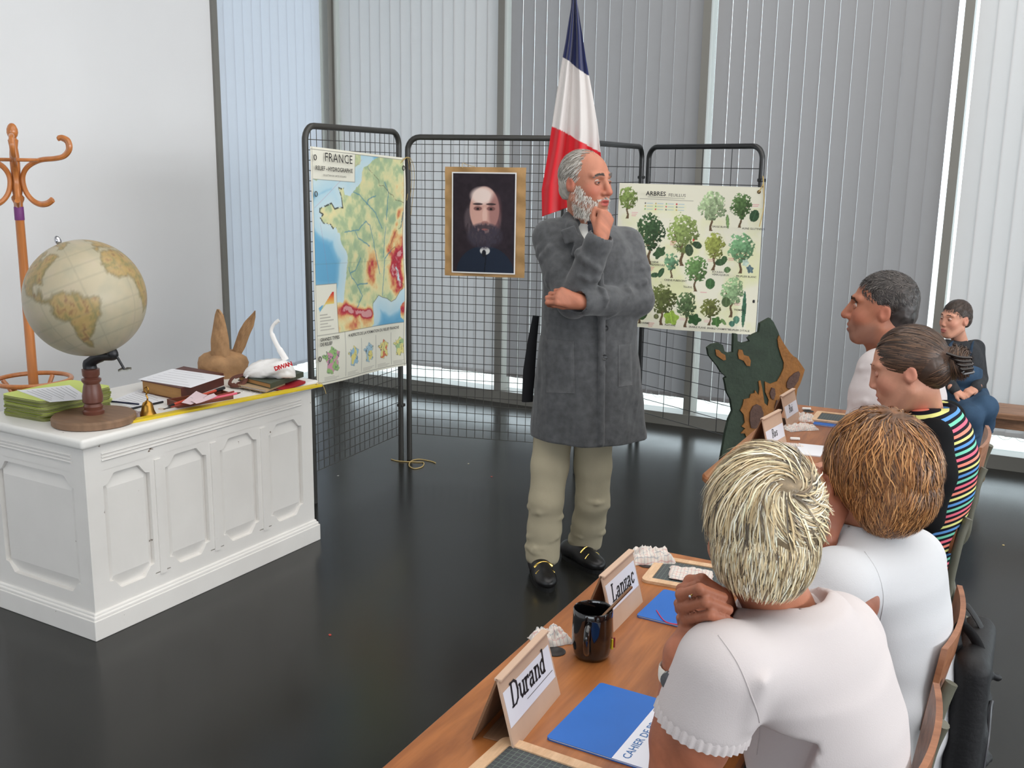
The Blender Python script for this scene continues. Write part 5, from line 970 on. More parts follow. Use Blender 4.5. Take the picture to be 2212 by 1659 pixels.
# blue exercise books and slates
m_blue = mat('blue_cover', (38, 104, 190), 0.45, var=0.06, vscale=9, spec=0.4); m_slate = None
def slate_mat():
    m = mat('slate_grid', (66, 70, 74), 0.6); nt = m.node_tree; N = nt.nodes; L = nt.links; b = N['Principled BSDF']; tc = N.new('ShaderNodeTexCoord'); sp = N.new('ShaderNodeSeparateXYZ'); L.new(tc.outputs['Object'], sp.inputs[0]); o = []
    for ax_ in ('X', 'Y'):
        m1 = N.new('ShaderNodeMath'); m1.operation = 'MULTIPLY'; m1.inputs[1].default_value = 100; L.new(sp.outputs[ax_], m1.inputs[0]); m2 = N.new('ShaderNodeMath'); m2.operation = 'FRACT'; L.new(m1.outputs[0], m2.inputs[0]); m3 = N.new('ShaderNodeMath'); m3.operation = 'LESS_THAN'; m3.inputs[1].default_value = 0.10; L.new(m2.outputs[0], m3.inputs[0]); o.append(m3.outputs[0])
    mm = N.new('ShaderNodeMath'); mm.operation = 'MAXIMUM'; L.new(o[0], mm.inputs[0]); L.new(o[1], mm.inputs[1]); mx = N.new('ShaderNodeMix'); mx.data_type = 'RGBA'; L.new(mm.outputs[0], mx.inputs[0]); mx.inputs[6].default_value = lin((70, 74, 78))+(1,); mx.inputs[7].default_value = lin((104, 118, 108))+(1,); L.new(mx.outputs[2], b.inputs['Base Color']); return m
m_slate = slate_mat(); m_sframe = wood_mat('pale_slate_frame', (206, 166, 128), (226, 190, 154), 3, (3, 12, 12), 0.55, 0.0)
def slate(label, cx, cy, rz, z=TZ, w_=0.18, h_=0.26):
    root = thing('slate', label, 'slate', (cx, cy, z), rz); o1 = rounded_rect(w_, h_, 0.016, 4); i1 = rounded_rect(w_-0.042, h_-0.042, 0.002, 4); k = len(o1); t = 0.007
    vs_ = [(x, y, 0.0003) for x, y in o1]+[(x, y, t) for x, y in o1]+[(x, y, t) for x, y in i1]+[(x, y, 0.0003) for x, y in i1]; fs_ = []
    for r_ in range(4): fs_ += [(r_*k+i, r_*k+(i+1) % k, ((r_+1) % 4)*k+(i+1) % k, ((r_+1) % 4)*k+i) for i in range(k)]
    mesh_obj('frame', vs_, fs_, m_sframe, root); MB().box((-w_/2+0.021, -h_/2+0.021, 0.0012), (w_/2-0.021, h_/2-0.021, 0.0045)).build('slate_board', m_slate, root)
    MB().lathe([(0.0035, t+0.0001), (0.0035, t+0.0003), (0.0001, t+0.0003)], 12, Matrix.Translation((-w_/2+0.011, h_/2-0.045, 0))).build('hanging_hole', m_ink, root); return root
def copybook(label, cx, cy, rz, z=TZ, w_=0.17, h_=0.22, txt=True):
    root = thing('exercise_book', label, 'exercise book', (cx, cy, z), rz); o1 = rounded_rect(w_, h_, 0.006, 3); MB().prism(o1, 0.0003, 0.0011).build('back_cover', m_blue, root); MB().prism(rounded_rect(w_-0.004, h_-0.004, 0.005, 3), 0.0011, 0.0042).build('pages', m_paper, root); MB().prism(o1, 0.0042, 0.005).build('front_cover', m_blue, root)
    if txt:
        bd = MB().box((-w_/2, -h_/2, 0.00505), (w_/2, -h_/2+0.066, 0.0053)).build('white_band', m_label, root)
        text_mesh('CAHIER DE BROUILLON', 0.0195, 'lettering', m_txt_blue, root, Matrix.Translation((-w_/2+0.010, -h_/2+0.040, 0.0055)), bold=0.0002)
    return root
slate('wood framed slate with ruled grid in front of the Durand sign', -0.585, 1.262, math.radians(-93))
slate('wood framed slate holding a checked cloth behind the blue books', -0.645, 2.178, math.radians(-86), w_=0.165, h_=0.215)
slate('wood framed slate lying on a blue book before the seated man', -0.63, 3.93, math.radians(-88), TZ+0.0052, w_=0.16, h_=0.2)
slate('wood framed slate lying between the folded white paper and auburn woman', -0.56, 3.14, math.radians(-90), w_=0.16, h_=0.2)
copybook('blue exercise book with white band, in front of the blonde woman', -0.553, 1.493, math.radians(88), w_=0.215, h_=0.185)
copybook('blue exercise book with a red thread on its cover', -0.605, 1.985, math.radians(88), w_=0.16, h_=0.16, txt=False)
copybook('blue exercise book lying under a slate before the seated man', -0.625, 3.915, math.radians(90), w_=0.21, h_=0.17, txt=False)
t_ = MB().tube(spline([Vector(at_z(x, y, TZ+0.0062)) for x, y in ((1418, 1318), (1432, 1338), (1446, 1346), (1472, 1350))], 5), 0.0012, 5).build('red_thread', mat('red_thread', (206, 60, 90), 0.6), None, True); tag(t_, 'red thread lying on the blue exercise book', 'thread')
p = at_z(1408, 1208, TZ); crumple('crumpled checked cloth on the rounded table corner', (p[0], p[1], TZ), 0.10, 0.085, 0.045, m_cloth, 11, 0.5)
p = at_z(1492, 1248, TZ); crumple('checked cloth lying on the framed slate', (p[0], p[1], TZ+0.0072), 0.10, 0.075, 0.014, m_cloth, 15, 0.2)
p = at_z(1200, 1432, TZ); crumple('crumpled pale cloth behind the Durand sign', (-0.80, 1.72, TZ), 0.075, 0.06, 0.04, m_cloth, 19, 0.9)
p = at_z(1733, 906, TZ); crumple('crumpled checked cloth beside the blue book under a slate', (p[0], p[1], TZ), 0.10, 0.08, 0.035, m_cloth, 23, 0.1)
p = at_z(1722, 926, TZ); crumple('flat folded checked cloth in front of the Roi name sign', (p[0]+0.01, p[1], TZ), 0.12, 0.07, 0.03, m_cloth, 29, 0.8)
p = at_z(1702, 963, TZ); crumple('narrow checked cloth beside the folded white paper', (p[0], p[1], TZ), 0.11, 0.035, 0.012, m_cloth, 31, 0.2)
m_chalk = mat('white_chalk', (236, 234, 230), 0.9)
for (x, y, lab) in ((1742, 886, 'white chalk stick near the table edge by the grey blinds'), (1717, 951, 'white chalk stick beside the folded white paper')):
    p = at_z(x, y, TZ); ch = MB().tube([(p[0]-0.016, p[1]-0.006, TZ+0.0056), (p[0]-0.0145, p[1]-0.0055, TZ+0.0056), (p[0]+0.0145, p[1]+0.0055, TZ+0.0056), (p[0]+0.016, p[1]+0.006, TZ+0.0056)], [0.004, 0.0055, 0.0055, 0.004], 10).build('chalk', m_chalk, None, True); tag(ch, lab, 'chalk')
paper('folded white paper lying on the table of the girl', [(1725, 960), (1785, 966), (1772, 988), (1718, 982)], TZ, curl=0.0, th=0.004)
t_ = MB().tube(spline([Vector(at_z(x, y, TZ+0.0015)) for x, y in ((1672, 908), (1684, 915), (1694, 922), (1690, 914), (1700, 918))], 5), 0.0012, 5).build('green_thread', mat('green_thread', (40, 130, 70), 0.6), None, True); tag(t_, 'green thread lying beside the Roi name sign', 'thread')
# ---- crumbs and paper scraps on the floor
for (x, y, c) in ((712, 1372, (176, 70, 60)), (730, 1028, (190, 190, 186)), (1012, 1002, (190, 184, 160)), (1062, 1030, (170, 80, 70)), (2168, 1178, (196, 176, 120)), (1888, 1250, (186, 176, 150))):
    p = at_z(x, y, 0.0); q = MB().prism([(p[0]+0.007*math.cos(a)*random.uniform(0.5, 1.2), p[1]+0.007*math.sin(a)*random.uniform(0.5, 1.2)) for a in np.linspace(0, 6.28, 6, endpoint=False)], 0.0005, 0.002).build('paper_scrap', mat('scrap_%d_%d' % (x, y), c, 0.8)); tag(q, 'tiny scrap of paper lying on the dark floor', 'scrap', 'paper scraps on the floor')
# ================================================================== people: smooth implicit surfaces meshed into continuous figures
f4 = np.float32
def rot(yaw, pitch=0.0, roll=0.0):
    return np.array(Matrix.Rotation(math.radians(yaw), 3, 'Z') @ Matrix.Rotation(math.radians(pitch), 3, 'X') @ Matrix.Rotation(math.radians(roll), 3, 'Y'))
def V3(*a): return np.array(a, float)
class Sdf:
    def __init__(s, lo, hi, h):
        s.lo = np.array(lo, float); s.h = h; s.n = np.maximum(4, np.ceil((np.array(hi)-s.lo)/h).astype(int)+1)
        s.ax = [(s.lo[i]+h*np.arange(s.n[i])).astype(f4) for i in range(3)]; s.f = np.full(s.n, 0.3, f4)
    def sub(s, lo, hi):
        a = np.clip(np.floor((np.array(lo)-s.lo)/s.h).astype(int), 0, s.n-1); b = np.clip(np.ceil((np.array(hi)-s.lo)/s.h).astype(int)+1, 1, s.n)
        if np.any(b-a < 1): return None
        sl = tuple(slice(a[i], b[i]) for i in range(3)); return sl, s.ax[0][sl[0]][:, None, None], s.ax[1][sl[1]][None, :, None], s.ax[2][sl[2]][None, None, :]
    def comb(s, sl, d, k, op):
        a = s.f[sl]; d = d.astype(f4)
        if op == 'u':
            h = np.maximum(k-np.abs(a-d), 0)/k; s.f[sl] = np.minimum(a, d)-h*h*k*0.25
        elif op == 's':
            d = -d; h = np.maximum(k-np.abs(a-d), 0)/k; s.f[sl] = np.maximum(a, d)+h*h*k*0.25
    def cap(s, a, b, ra, rb=None, k=0.01, op='u'):
        rb = ra if rb is None else rb; a = np.array(a, float); b = np.array(b, float); r = max(ra, rb)+k+2.5*s.h
        g = s.sub(np.minimum(a, b)-r, np.maximum(a, b)+r)
        if g is None: return s
        sl, X, Y, Z = g; d = b-a; L = float(d@d)+1e-12; px, py, pz = X-a[0], Y-a[1], Z-a[2]
        t = np.clip((px*d[0]+py*d[1]+pz*d[2])/L, 0, 1); dd = np.sqrt((px-t*d[0])**2+(py-t*d[1])**2+(pz-t*d[2])**2)-(ra+(rb-ra)*t)
        s.comb(sl, dd, k, op); return s
    def chain(s, pts, rs, k=0.012, op='u'):
        for i in range(len(pts)-1): s.cap(pts[i], pts[i+1], rs[i], rs[i+1], k, op)
        return s
    def ell(s, c, r, R=None, k=0.01, op='u'):
        c = np.array(c, float); r = np.array(r, float); m = max(r)+k+2.5*s.h; g = s.sub(c-m, c+m)
        if g is None: return s
        sl, X, Y, Z = g; p = (X-c[0], Y-c[1], Z-c[2])
        if R is not None: p = tuple(p[0]*R[0][i]+p[1]*R[1][i]+p[2]*R[2][i] for i in range(3))
        k0 = np.sqrt((p[0]/r[0])**2+(p[1]/r[1])**2+(p[2]/r[2])**2); k1 = np.sqrt((p[0]/r[0]**2)**2+(p[1]/r[1]**2)**2+(p[2]/r[2]**2)**2)+1e-6
        s.comb(sl, k0*(k0-1)/k1, k, op); return s
    def box(s, c, hs, R=None, r=0.003, k=0.004, op='u'):
        c = np.array(c, float); m = float(np.linalg.norm(hs))+k+2.5*s.h; g = s.sub(c-m, c+m)
        if g is None: return s
        sl, X, Y, Z = g; p = (X-c[0], Y-c[1], Z-c[2])
        if R is not None: p = tuple(p[0]*R[0][i]+p[1]*R[1][i]+p[2]*R[2][i] for i in range(3))
        q = [np.abs(p[i])-(hs[i]-r) for i in range(3)]; d = np.sqrt(sum(np.maximum(x, 0)**2 for x in q))+np.minimum(np.maximum(np.maximum(q[0], q[1]), q[2]), 0)-r
        s.comb(sl, d, k, op); return s
    def loft(s, o, R, st, k=0.02, fold=None, op='u'):
        # stations (z, cx, cy, rx, ry) in the frame R at o (z up); fold(theta, z) scales the radius
        st = np.array(st, float); zs = st[:, 0]; o = np.array(o, float); ext = max(np.abs(st[:, 1:3]).max()+st[:, 3:5].max(), 0.05)+k+0.03
        zr = [(o+np.array(R)@np.array([0, 0, z]))  for z in (zs[0], zs[-1])]; lo = np.minimum(zr[0], zr[1])-ext; hi = np.maximum(zr[0], zr[1])+ext; g = s.sub(lo, hi)
        if g is None: return s
        sl, X, Y, Z = g; p = (X-o[0], Y-o[1], Z-o[2]); p = tuple(p[0]*R[0][i]+p[1]*R[1][i]+p[2]*R[2][i] for i in range(3))
        zz = np.clip(p[2], zs[0], zs[-1]); cx, cy, rx, ry = (np.interp(zz, zs, st[:, i]) for i in (1, 2, 3, 4)); dx, dy = p[0]-cx, p[1]-cy
        q = np.sqrt((dx/rx)**2+(dy/ry)**2)
        if fold is not None: q = q/fold(np.arctan2(dy/ry, dx/rx), zz)
        d = (q-1)*np.minimum(rx, ry)*0.92; d = np.maximum(d, np.abs(p[2]-(zs[0]+zs[-1])/2)-(zs[-1]-zs[0])/2); s.comb(sl, d, k, op); return s
    def mesh(s, smooth=1):
        f = s.f; ins = f < 0; c = ins.view(np.uint8); n = sum(c[i:c.shape[0]-1+i, j:c.shape[1]-1+j, k:c.shape[2]-1+k] for i in (0, 1) for j in (0, 1) for k in (0, 1)); cell = (n > 0) & (n < 8)
        I = np.argwhere(cell); idx = np.full(cell.shape, -1, np.int32); idx[cell] = np.arange(len(I)); i, j, k = I.T; acc = np.zeros((len(I), 3)); cnt = np.zeros(len(I))
        cr = [(a, b, d) for a in (0, 1) for b in (0, 1) for d in (0, 1)]
        for a in cr:
            for ax in range(3):
                if a[ax]: continue
                b = list(a); b[ax] = 1; fa = f[i+a[0], j+a[1], k+a[2]]; fb = f[i+b[0], j+b[1], k+b[2]]; m = (fa < 0) != (fb < 0); t = np.where(m, fa/np.where(m, fa-fb, 1), 0)
                p = np.array(a, float)[None]+np.zeros((len(I), 1)); p[:, ax] += t; acc += p*m[:, None]; cnt += m
        V = s.lo+(I+acc/cnt[:, None])*s.h; Fs = []
        for ax in range(3):
            o1, o2 = [(1, 2), (2, 0), (0, 1)][ax]; A = [slice(None)]*3; A[ax] = slice(0, -1); B = [slice(None)]*3; B[ax] = slice(1, None)
            E = np.argwhere(ins[tuple(A)] != ins[tuple(B)]); E = E[(E[:, o1] > 0) & (E[:, o2] > 0) & (E[:, o1] < s.n[o1]-1) & (E[:, o2] < s.n[o2]-1)]
            if not len(E): continue
            def cid(da, db): q = E.copy(); q[:, o1] -= da; q[:, o2] -= db; return idx[q[:, 0], q[:, 1], q[:, 2]]
            Q = np.stack([cid(1, 1), cid(0, 1), cid(0, 0), cid(1, 0)], -1); fl = ~ins[E[:, 0], E[:, 1], E[:, 2]]; Q[fl] = Q[fl][:, ::-1]; Fs.append(Q)
        Fq = np.concatenate(Fs); Fq = Fq[(Fq >= 0).all(1)]
        for _ in range(smooth):
            e = np.concatenate([Fq[:, [0, 1]], Fq[:, [1, 2]], Fq[:, [2, 3]], Fq[:, [3, 0]]]); S = np.stack([np.bincount(e[:, 0], V[e[:, 1], q], len(V))+np.bincount(e[:, 1], V[e[:, 0], q], len(V)) for q in range(3)], -1); N_ = np.bincount(e[:, 0], minlength=len(V))+np.bincount(e[:, 1], minlength=len(V)); V = 0.5*V+0.5*S/np.maximum(N_, 1)[:, None]
        return V, Fq
def join(*ms):
    V = []; Fq = []; n = 0
    for v, f in ms: V.append(v); Fq.append(f+n); n += len(v)
    return np.concatenate(V), np.concatenate(Fq)
m_skin = mat('skin', (255, 255, 255), 0.5, vcol=True, spec=0.35, sub=0.06, bump=0.08, bscale=180)
m_hair = mat('hair', (255, 255, 255), 0.42, vcol=True, spec=0.45)
def noise3(P, sc, seed): return (fbm(P[:, 0]*sc+P[:, 2]*sc*0.7+31, P[:, 1]*sc+P[:, 2]*sc*0.6+17, seed, 3)-0.5)
class Head:
    def __init__(s, c, yaw, pitch=0, roll=0, sc=1.0): s.c = np.array(c, float); s.R = rot(yaw, pitch, roll); s.sc = sc
    def P(s, x, y, z): return s.c+s.R@(np.array([x, y, z])*s.sc)
    def loc(s, V): return ((V-s.c)@s.R)/s.sc
    def build(s, neck_to, h=0.0032, nose=1.0, jaw=1.0, neck_r=0.055, ears=1.0, child=False, mouth_open=0.0, brow=1.0):
        P = s.P; q = s.sc; g = Sdf(s.c-0.185*q-V3(0, 0, 0.10*q), s.c+0.17*q, h); R = s.R; nr = np.array(neck_to, float)
        g.ell(P(0, -0.014, 0.038), V3(0.075, 0.095, 0.083)*q, R, 0.01); g.ell(P(0, 0.018, -0.012), V3(0.066, 0.074, 0.098)*q, R, 0.03*q)
        g.ell(P(0, 0.040, -0.062), V3(0.050*jaw, 0.048, 0.052)*q, R, 0.03*q); g.ell(P(0, 0.074, -0.098), V3(0.021, 0.017, 0.018)*q, R, 0.025*q)
        for sx in (-1, 1):
            g.ell(P(sx*0.036, 0.060, -0.022), V3(0.026, 0.024, 0.026)*q, R, 0.025*q); g.cap(P(sx*0.012, 0.088, 0.031), P(sx*0.048, 0.070, 0.033), 0.0095*q*brow, 0.009*q*brow, 0.012*q)
            g.cap(P(sx*0.058, 0.0, -0.055), P(sx*0.030, 0.062, -0.097), 0.016*q*jaw, 0.014*q*jaw, 0.03*q)
            g.ell(P(sx*0.032, 0.096, 0.010), V3(0.0165, 0.016, 0.0125)*q, R, 0.010*q, 's')
        g.cap(P(0, 0.089, 0.022), P(0, 0.110*(0.75+0.25*nose), -0.026), 0.0085*q, 0.0125*q*nose, 0.010*q)
        for sx in (-1, 1): g.ell(P(sx*0.0125*nose, 0.099, -0.031), V3(0.0085, 0.011, 0.008)*q*nose, R, 0.006*q); g.ell(P(sx*0.006, 0.104, -0.041), V3(0.004, 0.006, 0.004)*q, R, 0.003*q, 's')
        g.ell(P(0, 0.083, -0.062), V3(0.030, 0.018, 0.022)*q, R, 0.016*q)
        g.ell(P(0, 0.0965, -0.0575), V3(0.021, 0.0085, 0.0052)*q, R, 0.004*q); g.ell(P(0, 0.0955, -0.0705-mouth_open), V3(0.019, 0.0090, 0.0062)*q, R, 0.004*q)
        g.ell(P(0, 0.107, -0.0637-mouth_open*0.5), V3(0.021, 0.012, 0.0016+mouth_open*0.6)*q, R, 0.003*q, 's')
        for sx in (-1, 1):
            e = rot(0, 0, 0); g.ell(P(sx*0.0765, -0.014, -0.004), V3(0.0075, 0.0175*ears, 0.029*ears)*q, R, 0.005*q); g.ell(P(sx*0.074, -0.004, -0.012), V3(0.010, 0.012, 0.02)*q, R, 0.006*q); g.ell(P(sx*0.0865, -0.009, -0.001), V3(0.0075, 0.011, 0.018)*q, R, 0.004*q, 's')
        nb = P(0, -0.022, -0.065); g.cap(nb, nr, neck_r*q, neck_r*q*1.06, 0.03*q); g.cap(P(0, 0.005, -0.06), nr+R@V3(0, 0.02, 0.01), neck_r*0.75*q, neck_r*0.8*q, 0.03*q)
        return g.mesh(1)
    def colors(s, V, base, lip=(176, 96, 88), stubble=None, blush=0.12, redder=(196, 104, 88)):
        L = s.loc(V); c = np.tile(np.array(base, float), (len(V), 1)); x, y, z = L.T
        n_ = noise3(L, 60, 5); c *= (1+0.10*n_)[:, None]
        def bl(m, col): 
            nonlocal c
            c = c*(1-m[:, None])+np.array(col, float)*m[:, None]
        e = lambda cx, cy, cz, rx, ry, rz: np.clip(1.3-np.sqrt(((x-cx)/rx)**2+((y-cy)/ry)**2+((z-cz)/rz)**2), 0, 1)
        if blush:
            for sx in (-1, 1): bl(e(sx*0.042, 0.07, -0.025, 0.035, 0.04, 0.03)*blush*2, redder); bl(e(sx*0.08, -0.01, 0, 0.02, 0.03, 0.04)*blush*2.2, redder)
            bl(e(0, 0.115, -0.028, 0.018, 0.02, 0.02)*blush*2, redder)
        if stubble is not None:
            m = np.clip((-(z+0.036))/0.02, 0, 1)*np.clip((y+0.01)/0.03, 0, 1)*np.clip((z+0.125)/0.02, 0, 1); bl(m*0.45, stubble)
        bl(np.clip(e(0, 0.104, -0.064, 0.024, 0.014, 0.0125)*2.2, 0, 1)*0.8, lip)
        bl(np.clip(1-np.abs(z+0.0637)/0.0022, 0, 1)*(np.abs(x) < 0.023)*(y > 0.085)*0.7, (96, 46, 42))
        return lin_np(np.clip(c, 0, 255))
    def eyes(s, parent, iris=(70, 60, 50), lid=(170, 115, 98), closed=False):
        for sx in (-1, 1):
            c = s.P(sx*0.0315, 0.0772, 0.0085); r = 0.0118*s.sc; n1, n2 = 20, 14; vs_ = []; cols = []
            for i in range(n2+1):
                for j in range(n1):
                    th = math.pi*i/n2; a = 2*math.pi*j/n1; d = np.array([math.sin(th)*math.cos(a), math.cos(th), math.sin(th)*math.sin(a)]); vs_.append(c+s.R@(d*r)); ang = th
                    cols.append(lin(lid) if closed else (lin((20, 16, 16)) if ang < 0.3 else (lin(iris) if ang < 0.62 else lin((196, 186, 178)))))
            fs_ = [(i*n1+j, (i+1)*n1+j, (i+1)*n1+(j+1) % n1, i*n1+(j+1) % n1) for i in range(n2) for j in range(n1)]
            mesh_obj('eye', vs_, fs_, mat('eye', (255, 255, 255), 0.15, vcol=True, spec=0.6), parent, True, cols=cols)
            g = MB(); up = 0.0022 if not closed else -0.008
            M = Matrix([list(s.R[i])+[0] for i in range(3)]+[[0, 0, 0, 1]])
            def arc(z0, rr, lo_):
                return [c+s.R@(V3(0.0135*t, 0.0098-0.0065*t*t, z0+lo_*(1-t*t))*s.sc) for t in np.linspace(-1, 1, 9)]
            g.tube(arc(-0.001, 0, 0.0050 if not closed else -0.003), [0.0014*s.sc]+[0.0036*s.sc]*7+[0.0012*s.sc], 6); g.tube(arc(-0.002, 0, -0.0050), [0.001*s.sc]+[0.0026*s.sc]*7+[0.001*s.sc], 6)
            g.build('eyelids', mat('eyelid_%d_%d_%d' % lid, lid, 0.5), parent, True)
    def brows(s, parent, col, thick=1.0, n=46, drop=0.0, dy=0.0):
        vs_ = []; fs_ = []; cols = []
        rnd = random.Random(3)
        for sx in (-1, 1):
            for i in range(n):
                t = rnd.random(); x = sx*(0.012+0.036*t); z = 0.0335+0.006*math.sin(math.pi*min(1, t*0.9+0.1))-0.007*t*t-drop; y = 0.0985-dy-0.019*t*t-0.003*t
                p = V3(x, y, z+rnd.uniform(-0.003, 0.003)*thick); d = V3(sx*0.008, 0.0015-0.004*t, 0.0035-0.006*t)*rnd.uniform(0.7, 1.2); w = 0.0013*thick
                a = [p+V3(0, 0, w), p-V3(0, 0, w), p+d]; b = len(vs_); vs_ += [s.P(*q) for q in a]; fs_.append((b, b+1, b+2)); k = rnd.uniform(0.75, 1.2); cols += [lin(tuple(min(255, v*k) for v in col))]*3
        mesh_obj('eyebrows', vs_, fs_, m_hair, parent, False, cols=cols)
    def hair_cap(s, prims, cuts, h, cols_fn, parent, name='hair', rough=0.0, seed=1, build=True):
        g = Sdf(s.c-0.2*s.sc, s.c+0.2*s.sc, h)
        for (c, r, k) in prims: g.ell(s.P(*c), np.array(r)*s.sc, s.R, k)
        for (c, r, k) in cuts: g.ell(s.P(*c), np.array(r)*s.sc, s.R, k, 's')
        V, Fq = g.mesh(1); L = s.loc(V)
        if rough: d = noise3(L, 55, seed)*2+noise3(L, 130, seed+4); n_ = L-np.array([0, -0.01, 0.02]); n_ /= np.linalg.norm(n_, axis=1)[:, None]; V = V+(n_@s.R.T)*(d*rough)[:, None]
        return V, Fq, cols_fn(L)
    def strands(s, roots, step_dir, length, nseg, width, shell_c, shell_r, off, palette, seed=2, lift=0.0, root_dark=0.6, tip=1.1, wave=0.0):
        # ribbons of hair laid over an ellipsoid shell; roots and directions in head space
        rnd = np.random.RandomState(seed); n = len(roots); sc_ = np.array(shell_c); sr = np.array(shell_r); pal = np.array(palette, float); nrm = lambda a: a/(np.linalg.norm(a, axis=1)[:, None]+1e-9)
        p = np.array(roots, float); o = 1+rnd.uniform(off[0], off[1], (n, 1)); L = length*rnd.uniform(0.7, 1.25, (n, 1)); c = pal[rnd.randint(len(pal), size=n)]*rnd.uniform(0.88, 1.1, (n, 1)); w = width*rnd.uniform(0.6, 1.3, (n, 1)); ph = rnd.uniform(0, 6.28, (n, 1)); lf = rnd.uniform(0.2, 1.0, (n, 1))*lift; jit = rnd.uniform(-1, 1, (n, 3)); dp = None; vs_ = np.zeros((n, nseg+1, 2, 3)); cols = np.zeros((n, nseg+1, 2, 3))
        for j in range(nseg+1):
            t = j/nseg; u = nrm((p-sc_)/sr); nn = nrm(u/sr); d = step_dir(p, u, t, jit); d = nrm(d-nn*(d*nn).sum(1)[:, None])
            if dp is not None: d = nrm(0.55*d+0.45*dp)
            dp = d; sd = np.cross(nn, d); q = sc_+u*sr*(o*(0.93+0.07*min(1, t*4)))+nn*lf*t*t+sd*wave*np.sin(ph+t*7); ww = w*(1-t**3)*0.5+0.0002
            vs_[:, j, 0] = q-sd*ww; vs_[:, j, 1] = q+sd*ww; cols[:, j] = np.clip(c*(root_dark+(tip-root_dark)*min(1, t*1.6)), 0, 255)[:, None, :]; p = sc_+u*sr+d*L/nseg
        V = s.c+(vs_.reshape(-1, 3)*s.sc)@s.R.T; b = (np.arange(n)[:, None]*(nseg+1)+np.arange(nseg)[None])*2; Fq = np.stack([b, b+1, b+3, b+2], -1).reshape(-1, 4); return V, Fq, lin_np(cols.reshape(-1, 3))
def sphere_pts(n, cond, seed, c, r):
    rnd = np.random.RandomState(seed); v = rnd.randn(n*12, 3); v /= np.linalg.norm(v, axis=1)[:, None]; p = np.array(c)+v*np.array(r); return p[cond(p[:, 0], p[:, 1], p[:, 2])][:n]
def hair_obj(parent, parts, name='hair'):
    V = []; Fq = []; C_ = []; n = 0
    for v, f, c in parts: V.append(v); Fq.append(f+n); C_.append(c); n += len(v)
    return mesh_obj(name, np.concatenate(V), np.concatenate(Fq), m_hair, parent, True, cols=np.concatenate(C_))
def hand(g, wrist, fdir, ndir, side, curl=(40, 40, 40, 40), curl2=None, spread=0.0, thumb=(0.5, 0.75, -0.25), tcurl=25, sc=1.0, k=0.004):
    # g: Sdf; wrist point; fdir = direction of the fingers, ndir = back of the hand, side=+1 when the thumb lies along fdir x ndir
    f = np.array(fdir, float); f /= np.linalg.norm(f); n = np.array(ndir, float); n = n-f*(n@f); n /= np.linalg.norm(n); x = np.cross(f, n)*side; w = np.array(wrist, float); P = lambda a, b, c: w+(x*a+f*b+n*c)*sc
    kn = [(0.029, 0.086, 0.002), (0.0095, 0.090, 0.005), (-0.010, 0.086, 0.003), (-0.028, 0.077, -0.002)]; ln = [(0.043, 0.026, 0.021), (0.047, 0.030, 0.022), (0.043, 0.028, 0.021), (0.034, 0.021, 0.019)]; rr = [0.0092, 0.0095, 0.009, 0.008]
    for i, (a, b, c) in enumerate(kn): g.cap(P(a*0.55, 0.005, 0), P(a, b, c), 0.0145*sc, 0.0115*sc, 0.014*sc)
    g.ell(P(0.018, 0.035, -0.008), V3(0.016, 0.028, 0.014)*sc, np.stack([x, f, n], 1), 0.012*sc); g.cap(P(0, -0.03, 0), P(0, 0.012, 0), 0.0255*sc, 0.027*sc, 0.012*sc)
    curl2 = curl2 or curl
    for i in range(4):
        p = P(*kn[i]); ang = 0; sp = spread*(1.5-i)*0.12; bends = (curl[i], curl2[i], curl2[i]*0.7)
        for j in range(3):
            ang += math.radians(bends[j]); d = f*math.cos(ang)-n*math.sin(ang)+x*sp*math.cos(ang); d /= np.linalg.norm(d); q = p+d*ln[i][j]*sc; g.cap(p, q, rr[i]*sc*(1-0.07*j), rr[i]*sc*(0.95-0.08*j), k*sc)
            if j == 0: g.ell(q, V3(1, 1, 1)*rr[i]*sc*1.04, None, k*sc)
            p = q
    t = np.array(thumb, float); t /= np.linalg.norm(t); p = P(0.020, 0.018, -0.008); a0 = 0
    for L, r0, r1 in ((0.042, 0.0125, 0.0115), (0.032, 0.0108, 0.0098), (0.027, 0.0095, 0.0078)):
        d = x*t[0]*math.cos(a0)+f*(t[1]+0.4*math.sin(a0))+n*t[2]-x*0.9*math.sin(a0); d /= np.linalg.norm(d); q = p+d*L*sc; g.cap(p, q, r0*sc, r1*sc, k*1.5*sc); p = q; a0 += math.radians(tcurl)
    return g
def skin_cols(V, base, seed=1, var=0.08): n_ = noise3(V, 40, seed)+0.6*noise3(V, 110, seed+2); return lin_np(np.clip(np.array(base, float)*(1+var*2*n_)[:, None], 0, 255))
def cloth(name, V, Fq, m, parent, cols=None): return mesh_obj(name, V, Fq, m, parent, True, cols=cols)
